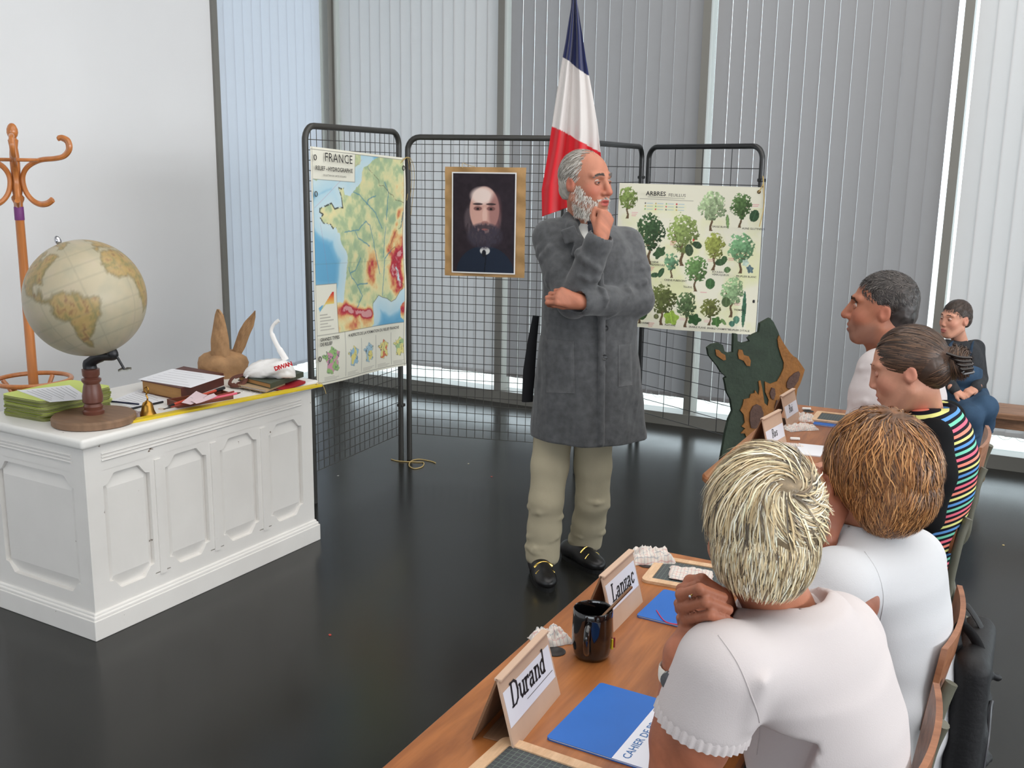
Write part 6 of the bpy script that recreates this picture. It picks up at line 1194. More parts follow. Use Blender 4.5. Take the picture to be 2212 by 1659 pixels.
# ================================================================== the teacher
m_coat = mat('grey_work_coat', (82, 83, 85), 0.9, spec=0.15, var=0.30, vscale=38, bump=0.35, bscale=420, sheen=0.25, detail=8)
m_trous = mat('khaki_trousers', (178, 168, 144), 0.85, spec=0.15, var=0.06, vscale=9, bump=0.15, bscale=300); m_shirtw = mat('white_shirt', (228, 227, 222), 0.8, spec=0.2); m_tie = mat('dark_tie', (40, 42, 52), 0.7); m_shoe = mat('black_leather', (22, 21, 22), 0.35, spec=0.5); m_gold = mat('gold_buckle', (214, 180, 96), 0.2, metal=1.0); m_button = mat('dark_button', (48, 48, 50), 0.25, spec=0.6)
def build_teacher():
    D = 4.03; T = lambda x, y, o=0.0: at_h(x, y, D+o)
    root = at_h(1270, 800, D); rx, ry = root[0], root[1]; yaw = -146.0; R = rot(yaw); o = V3(rx, ry, 0)
    L = lambda x, y, z: o+R@V3(x, y, z)
    person = thing('person', 'bearded teacher standing in a long grey work coat, hand at chin', 'person', (rx, ry, 0)); person.matrix_world = Matrix.Identity(4)
    W = lambda ob: ob
    H = Head(T(1266, 396, -0.02), -107, -2, 0, 1.03)
    neck = T(1258, 480, 0.03)
    hv = H.build(neck, nose=1.12, jaw=1.02, mouth_open=0.003, neck_r=0.052)
    # hands and wrists
    elR = T(1238, 652, -0.17); shR = T(1190, 512, 0.0); wrR = T(1298, 512, -0.235); elL = T(1378, 648, -0.02); shL = T(1352, 528, 0.06); wrL = T(1252, 652, -0.235)
    g = Sdf(np.minimum.reduce([wrR, wrL, shR, shL, elR, elL])-0.12, np.maximum.reduce([wrR, wrL, shR, shL, elR, elL, neck])+0.12, 0.004)
    up = T(1310, 462, -0.20)-wrR; hand(g, wrR+up*0.05, up, T(1340, 500, -0.33)-wrR, -1, (70, 72, 75, 78), (80, 80, 80, 80), thumb=(0.35, 0.9, -0.35), tcurl=20, sc=0.98)
    lf = T(1180, 632, -0.25)-wrL; hand(g, wrL, lf, T(1235, 610, -0.42)-wrL, -1, (45, 50, 55, 60), (70, 70, 72, 75), thumb=(0.25, 0.95, -0.3), tcurl=15, sc=0.98)
    g.chain([wrR, elR, shR, neck+V3(0, 0, -0.06), shL, elL, wrL], [0.026, 0.036, 0.042, 0.05, 0.042, 0.036, 0.026], 0.01)
    av = g.mesh(1); V, Fq = join(hv, av); cols = np.concatenate([H.colors(hv[0], (180, 120, 96), (168, 72, 68), None, 0.18, (190, 88, 72)), skin_cols(av[0], (176, 114, 90))])
    mesh_obj('body', V, Fq, m_skin, person, True, cols=cols); H.eyes(person, (60, 56, 52), (150, 98, 80)); H.brows(person, (92, 82, 76), 1.5, 80)
    # hair: short grey, high forehead
    grey = lambda Lc: lin_np(np.clip(np.array([170, 164, 156])*(0.86+0.5*(noise3(Lc, 90, 4)+0.3))[:, None], 0, 255))
    cap = H.hair_cap([((0, -0.024, 0.036), (0.0795, 0.094, 0.086), 0.01), ((0, -0.045, -0.015), (0.070, 0.066, 0.075), 0.02)], [((0, 0.105, 0.020), (0.075, 0.070, 0.080), 0.01), ((0, 0.055, -0.075), (0.11, 0.072, 0.085), 0.01), ((0, -0.03, -0.12), (0.2, 0.2, 0.058), 0.01)], 0.0035, grey, person, rough=0.004)
    rt_ = sphere_pts(3000, lambda x, y, z: ((y < 0.030+0.2*np.maximum(0, 0.1-z)) | (z > 0.112)) & (y < 0.062) & (z > -0.055) & ((z > 0.02) | (y < 0.012)), 4, (0, -0.022, 0.034), (0.079, 0.094, 0.087))
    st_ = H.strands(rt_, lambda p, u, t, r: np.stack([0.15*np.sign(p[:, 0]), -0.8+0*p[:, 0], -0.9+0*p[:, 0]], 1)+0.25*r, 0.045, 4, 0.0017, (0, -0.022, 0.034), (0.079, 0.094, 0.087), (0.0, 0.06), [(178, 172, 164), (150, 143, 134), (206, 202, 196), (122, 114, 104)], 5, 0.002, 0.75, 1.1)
    hair_obj(person, [cap, st_])
    # beard and moustache: dense curved strands over the jaw
    rnd = np.random.RandomState(8); roots = []
    while len(roots) < 3200:
        a = rnd.uniform(-1.9, 1.9); z = rnd.uniform(-0.118, 0.0); x = 0.066*math.sin(a); y = 0.018+0.072*math.cos(a)
        lim = -0.040-0.02*math.cos(a)**2 if abs(a) < 0.75 else -0.040+0.050*min(1, (abs(a)-0.75)/0.9)
        if z > lim: continue
        if abs(x) < 0.027 and -0.082 < z < -0.040: continue
        sh = 1-0.30*max(0, (-z-0.05)/0.07); roots.append((x*sh, 0.01+(y-0.01)*(1-0.12*max(0, (-z-0.05)/0.07)), z))
    for _ in range(330):
        x = rnd.uniform(-0.034, 0.034); roots.append((x, 0.0985-0.35*abs(x), -0.0455+rnd.uniform(-0.003, 0.003)-abs(x)*0.30))
    vs_ = []; fs_ = []; cl = []
    for (x, y, z) in roots:
        p = V3(x, y, z); n_ = V3(x/0.066, (y-0.01)/0.08, 0.0); n_ /= np.linalg.norm(n_)+1e-6; Ln = (0.007 if (y > 0.083 and z > -0.058) else rnd.uniform(0.010, 0.022)*(1+0.7*max(0, (-z-0.06)/0.06)*(y > 0.04))); dn = V3(n_[0]*0.35, n_[1]*0.5, -1.0)+rnd.uniform(-0.35, 0.35, 3); dn /= np.linalg.norm(dn); sd = np.cross(dn, n_); sd /= np.linalg.norm(sd)+1e-6; w = rnd.uniform(0.0006, 0.0012)
        c = [(222, 218, 210), (236, 232, 224), (196, 190, 182), (164, 156, 146)][rnd.randint(4)]; b = len(vs_); st = p-n_*0.002
        for t in (0, 0.5, 1.0):
            q = st+n_*0.007*math.sin(t*2.2)+dn*Ln*t; ww = w*(1-0.85*t*t); vs_ += [H.P(*(q-sd*ww)), H.P(*(q+sd*ww))]; cl += [lin(c)]*2
        fs_ += [(b, b+1, b+3, b+2), (b+2, b+3, b+5, b+4)]
    base = H.hair_cap([((0, 0.020, -0.068), (0.062, 0.064, 0.052), 0.01), ((0, 0.056, -0.100), (0.032, 0.034, 0.030), 0.02)], [((0, 0.085, -0.062), (0.028, 0.06, 0.019), 0.004), ((0, 0.12, -0.012), (0.056, 0.09, 0.040), 0.008), ((0, -0.085, -0.06), (0.2, 0.085, 0.2), 0.01)], 0.0035, lambda Lc: lin_np(np.tile(np.array([176, 170, 160]), (len(Lc), 1))), person, rough=0.003)
    hair_obj(person, [base, (np.array(vs_), np.array([f for f in fs_]), np.array(cl))], 'beard')
    # long coat
    lo = o+V3(-0.42, -0.42, 0.55); hi = o+V3(0.42, 0.42, 1.62); g = Sdf(lo, hi, 0.0052)
    fold = lambda th, z: 1+np.clip((1.15-z)/0.5, 0, 1)*(0.035*np.sin(5*th+1.0)+0.022*np.sin(9*th+2.2))+0.006*np.sin(40*z+3*th)
    # torso centre line follows the photograph
    c_ = lambda px, py: (R.T@(at_h(px, py, D)-o))
    st = []
    for (z, py, wpx, ryv, cx) in ((0.615, 962, 124, 0.205, 1270), (0.70, 915, 121, 0.195, 1270), (0.90, 805, 112, 0.172, 1270), (1.05, 725, 103, 0.15, 1272), (1.20, 640, 104, 0.145, 1276), (1.33, 560, 106, 0.135, 1276), (1.39, 525, 90, 0.12, 1272), (1.435, 500, 68, 0.10, 1268), (1.475, 478, 44, 0.078, 1262)):
        q = at_h(cx, py, D); l = R.T@(V3(q[0], q[1], 0)-o); st.append((z, l[0], l[1]+0.0, wpx*D/2200*1.01, ryv))
    g.loft(o, R, st, 0.03, fold)
    g.chain([shR+V3(0, 0, -0.01), T(1260, 505, 0.03), shL+V3(0, 0, -0.01)], [0.056, 0.07, 0.056], 0.05)
    g.chain([shR, elR*0.5+shR*0.5, elR], [0.072, 0.066, 0.062], 0.03); g.chain([elR, elR*0.4+wrR*0.6, wrR-(wrR-elR)*0.06], [0.063, 0.056, 0.050], 0.012)
    g.chain([shL, elL*0.5+shL*0.5, elL], [0.070, 0.066, 0.064], 0.03); g.chain([elL, elL*0.45+wrL*0.55, wrL-(wrL-elL)*0.10], [0.064, 0.058, 0.052], 0.012)
    rnd = random.Random(5)
    for (a, b, r0, n) in ((elR, wrR, 0.056, 6), (shR, elR, 0.065, 6), (elL, wrL, 0.057, 7), (shL, elL, 0.066, 6)):
        d = b-a; Ld = np.linalg.norm(d); d = d/Ld; u = np.cross(d, V3(0.3, 0.5, 0.8)); u /= np.linalg.norm(u); w = np.cross(d, u)
        for i in range(n):
            t = rnd.uniform(0.05, 0.9); an = rnd.uniform(0, 6.28); s_ = rnd.uniform(1.2, 1.9); p0 = a+d*Ld*t+(u*math.cos(an)+w*math.sin(an))*r0; an2 = an+s_*1.1; p1 = a+d*Ld*(t+rnd.uniform(-0.14, 0.14))+(u*math.cos(an2)+w*math.sin(an2))*r0
            pa = lambda q: (lambda c_: c_+(q-c_)/np.linalg.norm(q-c_)*r0*1.02)(a+d*((q-a)@d)); g.chain([p0, pa(p0*0.66+p1*0.34), pa(p0*0.34+p1*0.66), p1], [0.003, 0.0075, 0.0075, 0.003], 0.016)
    # cuffs, wrist openings
    for (w_, e_) in ((wrR, elR), (wrL, elL)):
        d = (w_-e_)/np.linalg.norm(w_-e_); g.cap(w_-d*0.035, w_-d*0.022, 0.053, 0.053, 0.006); g.cap(w_-d*0.012, w_+d*0.05, 0.040, 0.042, 0.004, 's')
    # V opening, collar and lapels
    nk = T(1262, 492, -0.1); g.ell(T(1268, 488, -0.12), (0.050, 0.09, 0.085), R, 0.01, 's'); g.ell(neck+V3(0, 0, 0.045), (0.066, 0.066, 0.06), None, 0.012, 's')
    cl_ = [T(1225, 478, 0.05), T(1228, 470, 0.0), T(1236, 490, -0.07), T(1250, 520, -0.115), T(1272, 560, -0.135)]; cr_ = [T(1262, 462, 0.10), T(1296, 470, 0.05), T(1304, 492, -0.03), T(1300, 520, -0.09), T(1290, 560, -0.13)]
    g.chain([T(1232, 470, 0.08)]+cl_, [0.02, 0.021, 0.022, 0.022, 0.020, 0.010], 0.010); g.chain(cr_, [0.02, 0.020, 0.020, 0.018, 0.010], 0.010)
    lpR = np.stack([R@V3(1, 0, 0), R@V3(0, 1, 0.2), R@V3(0, -0.2, 1)], 1)
    g.box(T(1232, 508, -0.128), (0.030, 0.007, 0.030), rot(yaw, 12, 20), 0.004, 0.004); g.box(T(1252, 538, -0.140), (0.026, 0.007, 0.036), rot(yaw, 10, -18), 0.004, 0.004)
    # placket and patch pockets
    pl = [T(1296, 590, -0.150), T(1300, 700, -0.158), T(1300, 800, -0.178), T(1298, 958, -0.20)]
    for i in range(3): g.cap(pl[i], pl[i+1], 0.014, 0.014, 0.006)
    V, Fq = g.mesh(1); Lc = (V-o)@R
    n_ = noise3(Lc*V3(1, 1, 0.35), 22, 3)*0.012*np.clip((1.2-Lc[:, 2])/0.3, 0.15, 1); dirv = Lc*V3(1, 1, 0); dirv /= np.linalg.norm(dirv, axis=1)[:, None]+1e-6; V = V+(dirv@R.T)*n_[:, None]
    cloth('coat', V, Fq, m_coat, person)
    from mathutils.bvhtree import BVHTree
    bvh = BVHTree.FromPolygons([Vector(v) for v in V], [tuple(f) for f in Fq])
    def on_coat(px, py):
        d = Vector(pray(px, py)).normalized(); h = bvh.ray_cast(Vector(_c), d, 10); return (h[0], h[1]) if h[0] else (Vector(at_h(px, py, D-0.17)), Vector(-_hd))
    def patch(name, poly, th, m, nn=6):
        # a sewn panel that follows the coat surface: poly = 4 px corners
        vs_ = []; fs_ = []
        for k in (0, 1):
            for i in range(nn+1):
                for j in range(nn+1):
                    u, v = i/nn, j/nn; q = (np.array(poly[0])*(1-u)+np.array(poly[1])*u)*(1-v)+(np.array(poly[3])*(1-u)+np.array(poly[2])*u)*v; p, n0 = on_coat(q[0], q[1]); e = 0.35 if (i in (0, nn) or j in (0, nn)) else 1.0; vs_.append(p+(Vector(_c)-p).normalized()*(th*e if k else -0.004))
        m1 = nn+1
        for i in range(nn):
            for j in range(nn): a = i*m1+j; s_ = m1*m1; fs_.append((a, a+1, a+m1+1, a+m1)); fs_.append((s_+a, s_+a+m1, s_+a+m1+1, s_+a+1))
        for i in range(nn):
            s_ = m1*m1
            for a, b in ((i, i+1), (nn*m1+i, nn*m1+i+1), (i*m1, (i+1)*m1), (i*m1+nn, (i+1)*m1+nn)): fs_.append((a, b, b+s_, a+s_))
        mesh_obj(name, [tuple(v) for v in vs_], fs_, m, person, True)
    patch('pocket', [(1178, 732), (1240, 738), (1242, 850), (1180, 848)], 0.005, m_coat); patch('pocket', [(1336, 745), (1364, 742), (1366, 832), (1336, 836)], 0.005, m_coat)
    for (px, py) in ((1308, 709), (1306, 772)):
        p, n0 = on_coat(px, py); v = (Vector(_c)-p).normalized(); q = v.to_track_quat('Z', 'Y').to_matrix().to_4x4(); MB().lathe([(0.0105, 0.0), (0.0115, 0.003), (0.010, 0.006), (0.006, 0.0045), (0.001, 0.0045)], 18, Matrix.Translation(p) @ q).build('button', m_button, person, True)
    # back belt flap hanging at his side
    a, b_ = T(1150, 700, 0.03), T(1138, 868, 0.02); MB().tube([tuple(T(1158, 682, 0.05)), tuple(T(1150, 735, 0.05)), tuple(T(1143, 800, 0.05)), tuple(T(1139, 868, 0.05))], [0.014, 0.02, 0.026, 0.024], 8, flat=0.35).build('belt_flap', mat('black_cloth', (24, 24, 28), 0.85), person, True)
    # shirt, tie
    g = Sdf(neck-V3(0.14, 0.14, 0.16), neck+V3(0.14, 0.14, 0.08), 0.004); g.cap(neck+V3(0, 0, -0.08), neck+V3(0, 0, 0.004), 0.075, 0.063, 0.02); fw_ = R@V3(0, 1, 0); g.ell(neck+fw_*0.05+V3(0, 0, -0.10), (0.085, 0.085, 0.08), None, 0.03); g.cap(neck+V3(0, 0, -0.005), neck+V3(0, 0, 0.05), 0.052, 0.056, 0.006, 's'); V, Fq = g.mesh(1); cloth('shirt', V, Fq, m_shirtw, person)
    tk = T(1276, 484, -0.115); MB().tube(spline([tk+V3(0, 0, 0.012), tk, T(1278, 500, -0.130), T(1281, 530, -0.130)], 4), [0.010, 0.013, 0.015, 0.013, 0.011, 0.011]+[0.014]*7, 8, flat=0.6).build('tie', m_tie, person, True)
    # trousers
    toes = {1: at_z(1186, 1280, 0.0), -1: at_z(1300, 1240, 0.0)}; fdir = {1: -0.97*_hd+0.22*_rt, -1: -0.80*_hd+0.60*_rt}; ft = {q: toes[q]-fdir[q]*0.19 for q in (1, -1)}
    g = Sdf(o+V3(-0.4, -0.4, 0.0), o+V3(0.4, 0.4, 0.78), 0.006)
    for s_, hipx, kneex, knee_y, botx, boty in ((1, (1196, 930), (1180, 1080), 0.09, (1172, 1205), 0), (-1, (1282, 930), (1280, 1080), 0.085, (1264, 1188), 0)):
        fz = ft[s_]; hd_ = float(fz@_hd); A = at_h(hipx[0], hipx[1], D+0.01); K = at_h(kneex[0], kneex[1], (D+hd_)/2-0.02); B = at_h(botx[0], botx[1], hd_+0.005); B[2] = 0.088
        g.chain([A, A*0.5+K*0.5, K], [0.080, 0.076, 0.070], 0.02); g.chain([K, K*0.5+B*0.5, B], [0.070, 0.069, 0.072], 0.02); rn = random.Random(9+s_)
        for i in range(9):
            t = rn.uniform(0.55, 1.0) if i < 6 else rn.uniform(-0.1, 0.3); c0 = K+(B-K)*t; an = rn.uniform(2.6, 6.2); p0 = c0+0.066*V3(math.cos(an), math.sin(an), 0); p1 = c0+0.066*V3(math.cos(an+1.0), math.sin(an+1.0), rn.uniform(-0.5, 0.5)); g.chain([p0, (p0+p1)/2+(((p0+p1)/2-c0)*0.18), p1], [0.004, 0.007, 0.004], 0.014)
        g.cap(B+V3(0, 0, -0.02), B+V3(0, 0, -0.10), 0.062, 0.062, 0.006, 's')
    V, Fq = g.mesh(1); cloth('trousers', V, Fq, m_trous, person)
    # clogs with gilt buckles
    for s_, (tx, ty) in ((1, (1188, 1278)), (-1, (1303, 1232))):
        fz = ft[s_]; toe = toes[s_]; d = fdir[s_]/np.linalg.norm(fdir[s_]); sd = V3(d[1], -d[0], 0); heel = toe-d*0.265; Rf = np.stack([sd, d, V3(0, 0, 1)], 1); P = lambda a, b, c: heel+sd*a+d*b+V3(0, 0, c)
        g = Sdf(np.minimum(toe, heel)-0.09-V3(0, 0, -0.09), np.maximum(toe, heel)+0.09+V3(0, 0, 0.06), 0.004); g.ell(P(0, 0.205, 0.034), (0.046, 0.066, 0.034), Rf, 0.01); g.ell(P(0, 0.13, 0.05), (0.042, 0.08, 0.048), Rf, 0.03); g.ell(P(0, 0.05, 0.04), (0.036, 0.052, 0.045), Rf, 0.02); g.box(P(0, 0.135, 0.002), (0.2, 0.3, 0.012), Rf, 0.002, 0.004, 's'); V, Fq = g.mesh(1); sh = cloth('shoe', V, Fq, m_shoe, person)
        sl = MB(); ol_ = []
        for q in range(28): a = 2*math.pi*q/28; ol_.append(((0.042+0.006*math.sin(a))*math.cos(a), 0.135+0.133*math.sin(a)))
        Ms = Matrix([[sd[0], d[0], 0, heel[0]], [sd[1], d[1], 0, heel[1]], [0, 0, 1, 0], [0, 0, 0, 1]]); sl.prism(ol_, 0.0, 0.018, Ms); sl.build('sole', mat('black_rubber', (18, 18, 18), 0.6), sh)
        for q in (0.165, 0.197): MB().tube([P(-0.034*math.cos(t)*1.1 if False else 0.045*math.sin(t), q, 0.047+0.052*math.cos(t)-(q-0.13)*0.52) for t in np.linspace(-0.8, 0.8, 9)], 0.014, 8, flat=0.3).build('buckle', m_gold, sh, True)
    return person
build_teacher()
# ================================================================== seated people
m_tee = mat('white_cotton_tee', (199, 191, 191), 0.8, spec=0.2, bump=0.12, bscale=500); m_tee2 = mat('white_jersey_top', (198, 198, 201), 0.8, spec=0.2, bump=0.12, bscale=500); m_jean = mat('blue_denim', (58, 80, 104), 0.85, spec=0.15, var=0.25, vscale=14, bump=0.2, bscale=300); m_dark = mat('dark_trousers', (48, 48, 54), 0.85)
def wrinkles(g, a, b, r, n, seed, rad=0.006, arc=1.0, k=0.012, t0=0.0, t1=1.0):
    rn = random.Random(seed); a = np.array(a, float); b = np.array(b, float); d = b-a; L = np.linalg.norm(d); d = d/L; u = np.cross(d, V3(0.31, 0.52, 0.79)); u /= np.linalg.norm(u); w = np.cross(d, u)
    for i in range(n):
        t = rn.uniform(t0, t1); an = rn.uniform(0, 6.28); p0 = a+d*L*t+(u*math.cos(an)+w*math.sin(an))*r; an2 = an+arc*rn.uniform(0.6, 1.2); p1 = a+d*L*(t+rn.uniform(-0.1, 0.1))+(u*math.cos(an2)+w*math.sin(an2))*r
        pm = (p0+p1)/2; pm = pm+(pm-(a+d*((pm-a)@d)))*0.13; g.chain([p0, pm, p1], [rad*0.5, rad, rad*0.5], k)
def seam(person, V, Fq, pxs, m, r=0.0010, name='seam'):
    from mathutils.bvhtree import BVHTree
    bvh = BVHTree.FromPolygons([Vector(v) for v in V], [tuple(int(i) for i in f) for f in Fq]); pts = []
    for q in spline([(x, y, 0) for x, y in pxs], 6):
        h = bvh.ray_cast(Vector(_c), Vector(pray(q[0], q[1])).normalized(), 10)
        if h[0]: pts.append(h[0]+h[1]*r*0.3)
    if len(pts) > 2: MB().tube(pts, r, 6).build(name, m, person, True)
def seated_legs(person, hip, fdir, m, kneedrop=0.0, foot=0.10, w=0.09, seat=0.46, thigh=0.42, shoe_m=None, r=0.075):
    f = np.array(fdir, float); f /= np.linalg.norm(f); s = V3(f[1], -f[0], 0); h = np.array(hip, float); g = Sdf(h-V3(0.62, 0.62, h[2]-0.02), h+V3(0.62, 0.62, 0.18), 0.008)
    g.ell(h+V3(0, 0, 0.02), (0.15, 0.15, 0.11), None, 0.03)
    for q in (-1, 1):
        a = h+s*q*w; k = a+f*thigh+s*q*0.02; k[2] = h[2]+0.0-kneedrop; b = k+f*0.02; b[2] = foot
        g.chain([a, k], [r*1.12, r*0.85], 0.03); g.chain([k, b], [r*0.85, r*0.62], 0.02)
        if shoe_m is not None:
            R = np.stack([s, f, V3(0, 0, 1)], 1); gs = Sdf(b-V3(0.2, 0.2, foot), b+V3(0.2, 0.2, 0.06), 0.006); gs.ell(b+f*0.07+V3(0, 0, -foot+0.045), (0.045, 0.12, 0.042), R, 0.01); gs.ell(b+V3(0, 0, -0.03), (0.042, 0.05, 0.06), R, 0.02); gs.box(b+V3(0, 0, -foot-0.01), (0.3, 0.3, 0.012), None, 0.002, 0.003, 's'); V, Fq = gs.mesh(1); cloth('shoe', V, Fq, shoe_m, person)
    V, Fq = g.mesh(1); cloth('trousers', V, Fq, m, person)
# ------------------------------------------------------------------ blonde woman
def build_blonde():
    person = thing('person', 'woman with short blonde hair and white cap sleeve top leaning on the table', 'person', (0, 0, 0))
    D = 1.42; P = lambda x, y, d: at_h(x, y, d); H = Head(P(1645, 1124, D), 26, 4, 4, 0.95); skin = (172, 112, 86)
    nb = P(1690, 1328, 1.455); hv = H.build(nb, h=0.0036, neck_r=0.050)
    shL = P(1560, 1440, 1.30); shR = P(1800, 1360, 1.60); elL = V3(-0.392, 1.285, 0.792); wrL = P(1478, 1415, 1.335)
    g = Sdf(V3(-0.56, 1.12, 0.73), V3(-0.16, 1.72, 1.16), 0.0031)
    g.chain([shL, elL*0.55+shL*0.45, elL], [0.048, 0.046, 0.040], 0.02); g.chain([elL, elL*0.6+wrL*0.4, wrL], [0.040, 0.040, 0.028], 0.012); g.ell(elL+V3(0, 0, -0.004), (0.036, 0.036, 0.034), None, 0.02)
    # clasped hands
    for kx, pp, tt, rr_ in (((1472, 1284), (1512, 1272), (1562, 1290), 0.0078), ((1475, 1311), (1524, 1299), (1574, 1317), 0.0080), ((1484, 1337), (1535, 1327), (1578, 1343), 0.0077), ((1498, 1361), (1542, 1354), (1574, 1366), 0.0070)):
        K_ = P(kx[0], kx[1], 1.345); g.chain([K_, P(pp[0], pp[1], 1.312), P(tt[0], tt[1], 1.332)], [rr_*1.05, rr_, rr_*0.88], 0.001); g.ell(P(pp[0], pp[1], 1.312), V3(1, 1, 1)*rr_*1.10, None, 0.002); g.ell(K_, V3(1, 1, 1)*rr_*1.22, None, 0.003); g.chain([K_, P(1500, 1388, 1.366)], [rr_*0.95, 0.016], 0.003); g.cap(P(tt[0], tt[1], 1.332), P(tt[0]-22, tt[1]+8, 1.352), rr_*0.85, rr_*0.8, 0.002)
    g.chain([wrL, P(1492, 1395, 1.35), P(1512, 1350, 1.372)], [0.027, 0.026, 0.022], 0.012); g.chain([P(1515, 1385, 1.345), P(1545, 1378, 1.325), P(1580, 1372, 1.335)], [0.0125, 0.0108, 0.0085], 0.004); g.ell(P(1535, 1330, 1.380), (0.028, 0.022, 0.032), None, 0.004)
    wrR = P(1580, 1390, 1.44); elR = V3(-0.40, 1.60, 0.79); u2 = P(1540, 1300, 1.40)-wrR; hand(g, wrR, u2, P(1600, 1300, 1.36)-wrR, 1, (50, 55, 60, 60), (60, 60, 60, 60), thumb=(0.3, 0.8, -0.5), tcurl=20, sc=0.97)
    g.chain([wrR, elR*0.5+wrR*0.5, elR], [0.028, 0.04, 0.042], 0.012); g.chain([elR, elR*0.5+shR*0.5, shR], [0.040, 0.044, 0.044], 0.02); g.chain([shL, nb+V3(0, 0, -0.05), shR], [0.044, 0.05, 0.044], 0.02)
    av = g.mesh(1); V, Fq = join(hv, av); cols = np.concatenate([H.colors(hv[0], skin, redder=(190, 96, 76), blush=0.2), skin_cols(av[0], (158, 98, 74), 3, 0.10)]); mesh_obj('body', V, Fq, m_skin, person, True, cols=cols); H.eyes(person, (80, 90, 100), (160, 104, 84)); H.brows(person, (150, 120, 90))
    # ring and watch
    from mathutils.bvhtree import BVHTree
    hb = BVHTree.FromPolygons([Vector(v) for v in V], [tuple(int(i) for i in f) for f in Fq]).ray_cast(Vector(_c), Vector(pray(1492, 1286)).normalized(), 5)
    if hb[0]:
        n_ = np.array(hb[1]); fd = np.cross(n_, V3(0.5, 0.4, 0.75)); fd /= np.linalg.norm(fd); e2 = np.cross(fd, n_); c0 = np.array(hb[0])-n_*0.0088
        MB().tube([c0+(n_*math.cos(a)+e2*math.sin(a))*0.0098 for a in np.linspace(0, 6.28, 18, endpoint=False)], 0.0011, 6, closed=True).build('ring', m_gold, person, True); MB().sphere(c0+n_*0.0108, 0.0026, 8, 6).build('ring_stone', m_chrome, person, True)
    dn = (elL-wrL)/np.linalg.norm(elL-wrL); wc = wrL+dn*0.028; u = np.cross(dn, V3(0, 0, 1)); u /= np.linalg.norm(u); w = np.cross(dn, u)
    st = MB(); st.tube([wc+(u*math.cos(a)*0.0335+w*math.sin(a)*0.0325) for a in np.linspace(0, 6.28, 22, endpoint=False)], 0.011, 8, closed=True, flat=1.0); 
    for i_, v in enumerate(st.v):
        p = np.array(v)-wc; ax_ = p@dn; rad = p-dn*ax_; rl = np.linalg.norm(rad); st.v[i_] = tuple(wc+dn*ax_+rad/rl*(0.0335+(rl-0.0335)*0.18))
    st.build('watch_strap', mat('white_watch_strap', (226, 222, 214), 0.5), person, True)
    wd = P(1440, 1425, 1.30)-wc; wd = wd-dn*(wd@dn); wd /= np.linalg.norm(wd); q = Vector(wd).to_track_quat('Z', 'Y').to_matrix().to_4x4(); MB().lathe([(0.013, 0.0), (0.0145, 0.003), (0.013, 0.008), (0.0001, 0.0085)], 20, Matrix.Translation(Vector(wc+wd*0.031)) @ q).build('watch_case', m_chrome, person, True)
    # top
    pel = V3(-0.235, 1.58, 0.50); yaw = 80; R = rot(yaw); o = V3(-0.22, 1.55, 0.0); g = Sdf(V3(-0.58, 1.08, 0.42), V3(0.12, 1.98, 1.14), 0.0058)
    lc = lambda p: (R.T@(np.array(p)-o))
    st = []
    for (z, c, rx, ry) in ((0.44, (-0.225, 1.585), 0.185, 0.135), (0.56, (-0.215, 1.58), 0.178, 0.130), (0.70, (-0.215, 1.565), 0.165, 0.122), (0.84, (-0.235, 1.535), 0.172, 0.122), (0.93, (-0.255, 1.505), 0.168, 0.112), (0.975, (-0.268, 1.487), 0.135, 0.095), (1.010, (-0.281, 1.467), 0.092, 0.078), (1.032, (-0.288, 1.46), 0.074, 0.072)):
        q = lc((c[0], c[1], 0)); st.append((z, q[0], q[1], rx, ry))
    fold = lambda th, z: 1+0.012*np.sin(34*z+2*np.sin(th*2))*np.clip((0.86-z)/0.15, 0, 1)+0.008*np.sin(6*th+z*8)
    g.loft(o, R, st, 0.03, fold); g.chain([shL+V3(0.02, 0.02, -0.01), (shL+shR)/2+V3(0.03, 0, 0.01), shR+V3(0.02, 0, -0.01)], [0.060, 0.075, 0.060], 0.05)
    slv = shL+(elL-shL)*0.34; g.chain([shL, slv], [0.066, 0.069], 0.025); g.chain([shR, shR+(elR-shR)*0.4], [0.064, 0.068], 0.03)
    dl = (elL-shL)/np.linalg.norm(elL-shL); g.box(slv+dl*0.115, (0.16, 0.16, 0.10), np.stack([np.cross(dl, V3(0, 0, 1))/np.linalg.norm(np.cross(dl, V3(0, 0, 1))), np.cross(dl, np.cross(dl, V3(0, 0, 1)))/np.linalg.norm(np.cross(dl, V3(0, 0, 1))), dl], 1), 0.002, 0.004, 's')
    g.ell(nb+V3(0.0, 0.0, 0.022), (0.068, 0.074, 0.042), None, 0.008, 's')
    rn = random.Random(4)
    for i in range(7): a = rn.uniform(-0.6, 2.6); g.chain([slv+V3(0.02, -0.02, 0.02)-dl*0.05+V3(math.cos(a), math.sin(a), 0.3)*0.055, slv+dl*0.012+V3(math.cos(a), math.sin(a), 0.3)*0.068], [0.004, 0.008], 0.012)
    g.chain([P(1700, 1420, 1.36), P(1760, 1500, 1.42), P(1850, 1560, 1.50)], [0.004, 0.009, 0.004], 0.025)
    V, Fq = g.mesh(5); cloth('top', V, Fq, m_tee, person); seam(person, V, Fq, [(1552, 1372), (1592, 1430), (1622, 1500), (1640, 1560), (1634, 1630)], m_tee)
    # frilled sleeve hem and collar band
    u = np.cross(dl, V3(0, 0, 1)); u /= np.linalg.norm(u); w = np.cross(dl, u); pts = []; nn = 216
    fr = MB(); vs_ = []; fs_ = []
    for j in range(nn):
        a = 2*math.pi*j/nn
        for (tt, rr_) in ((-0.004, 0.0665), (0.008, 0.0690+0.0012*math.sin(a*36)), (0.020, 0.0690+0.0018*math.sin(a*36+0.6)), (0.008, 0.0665+0.001*math.sin(a*36))):
            vs_.append(slv+dl*tt+(u*math.cos(a)+w*math.sin(a))*rr_)
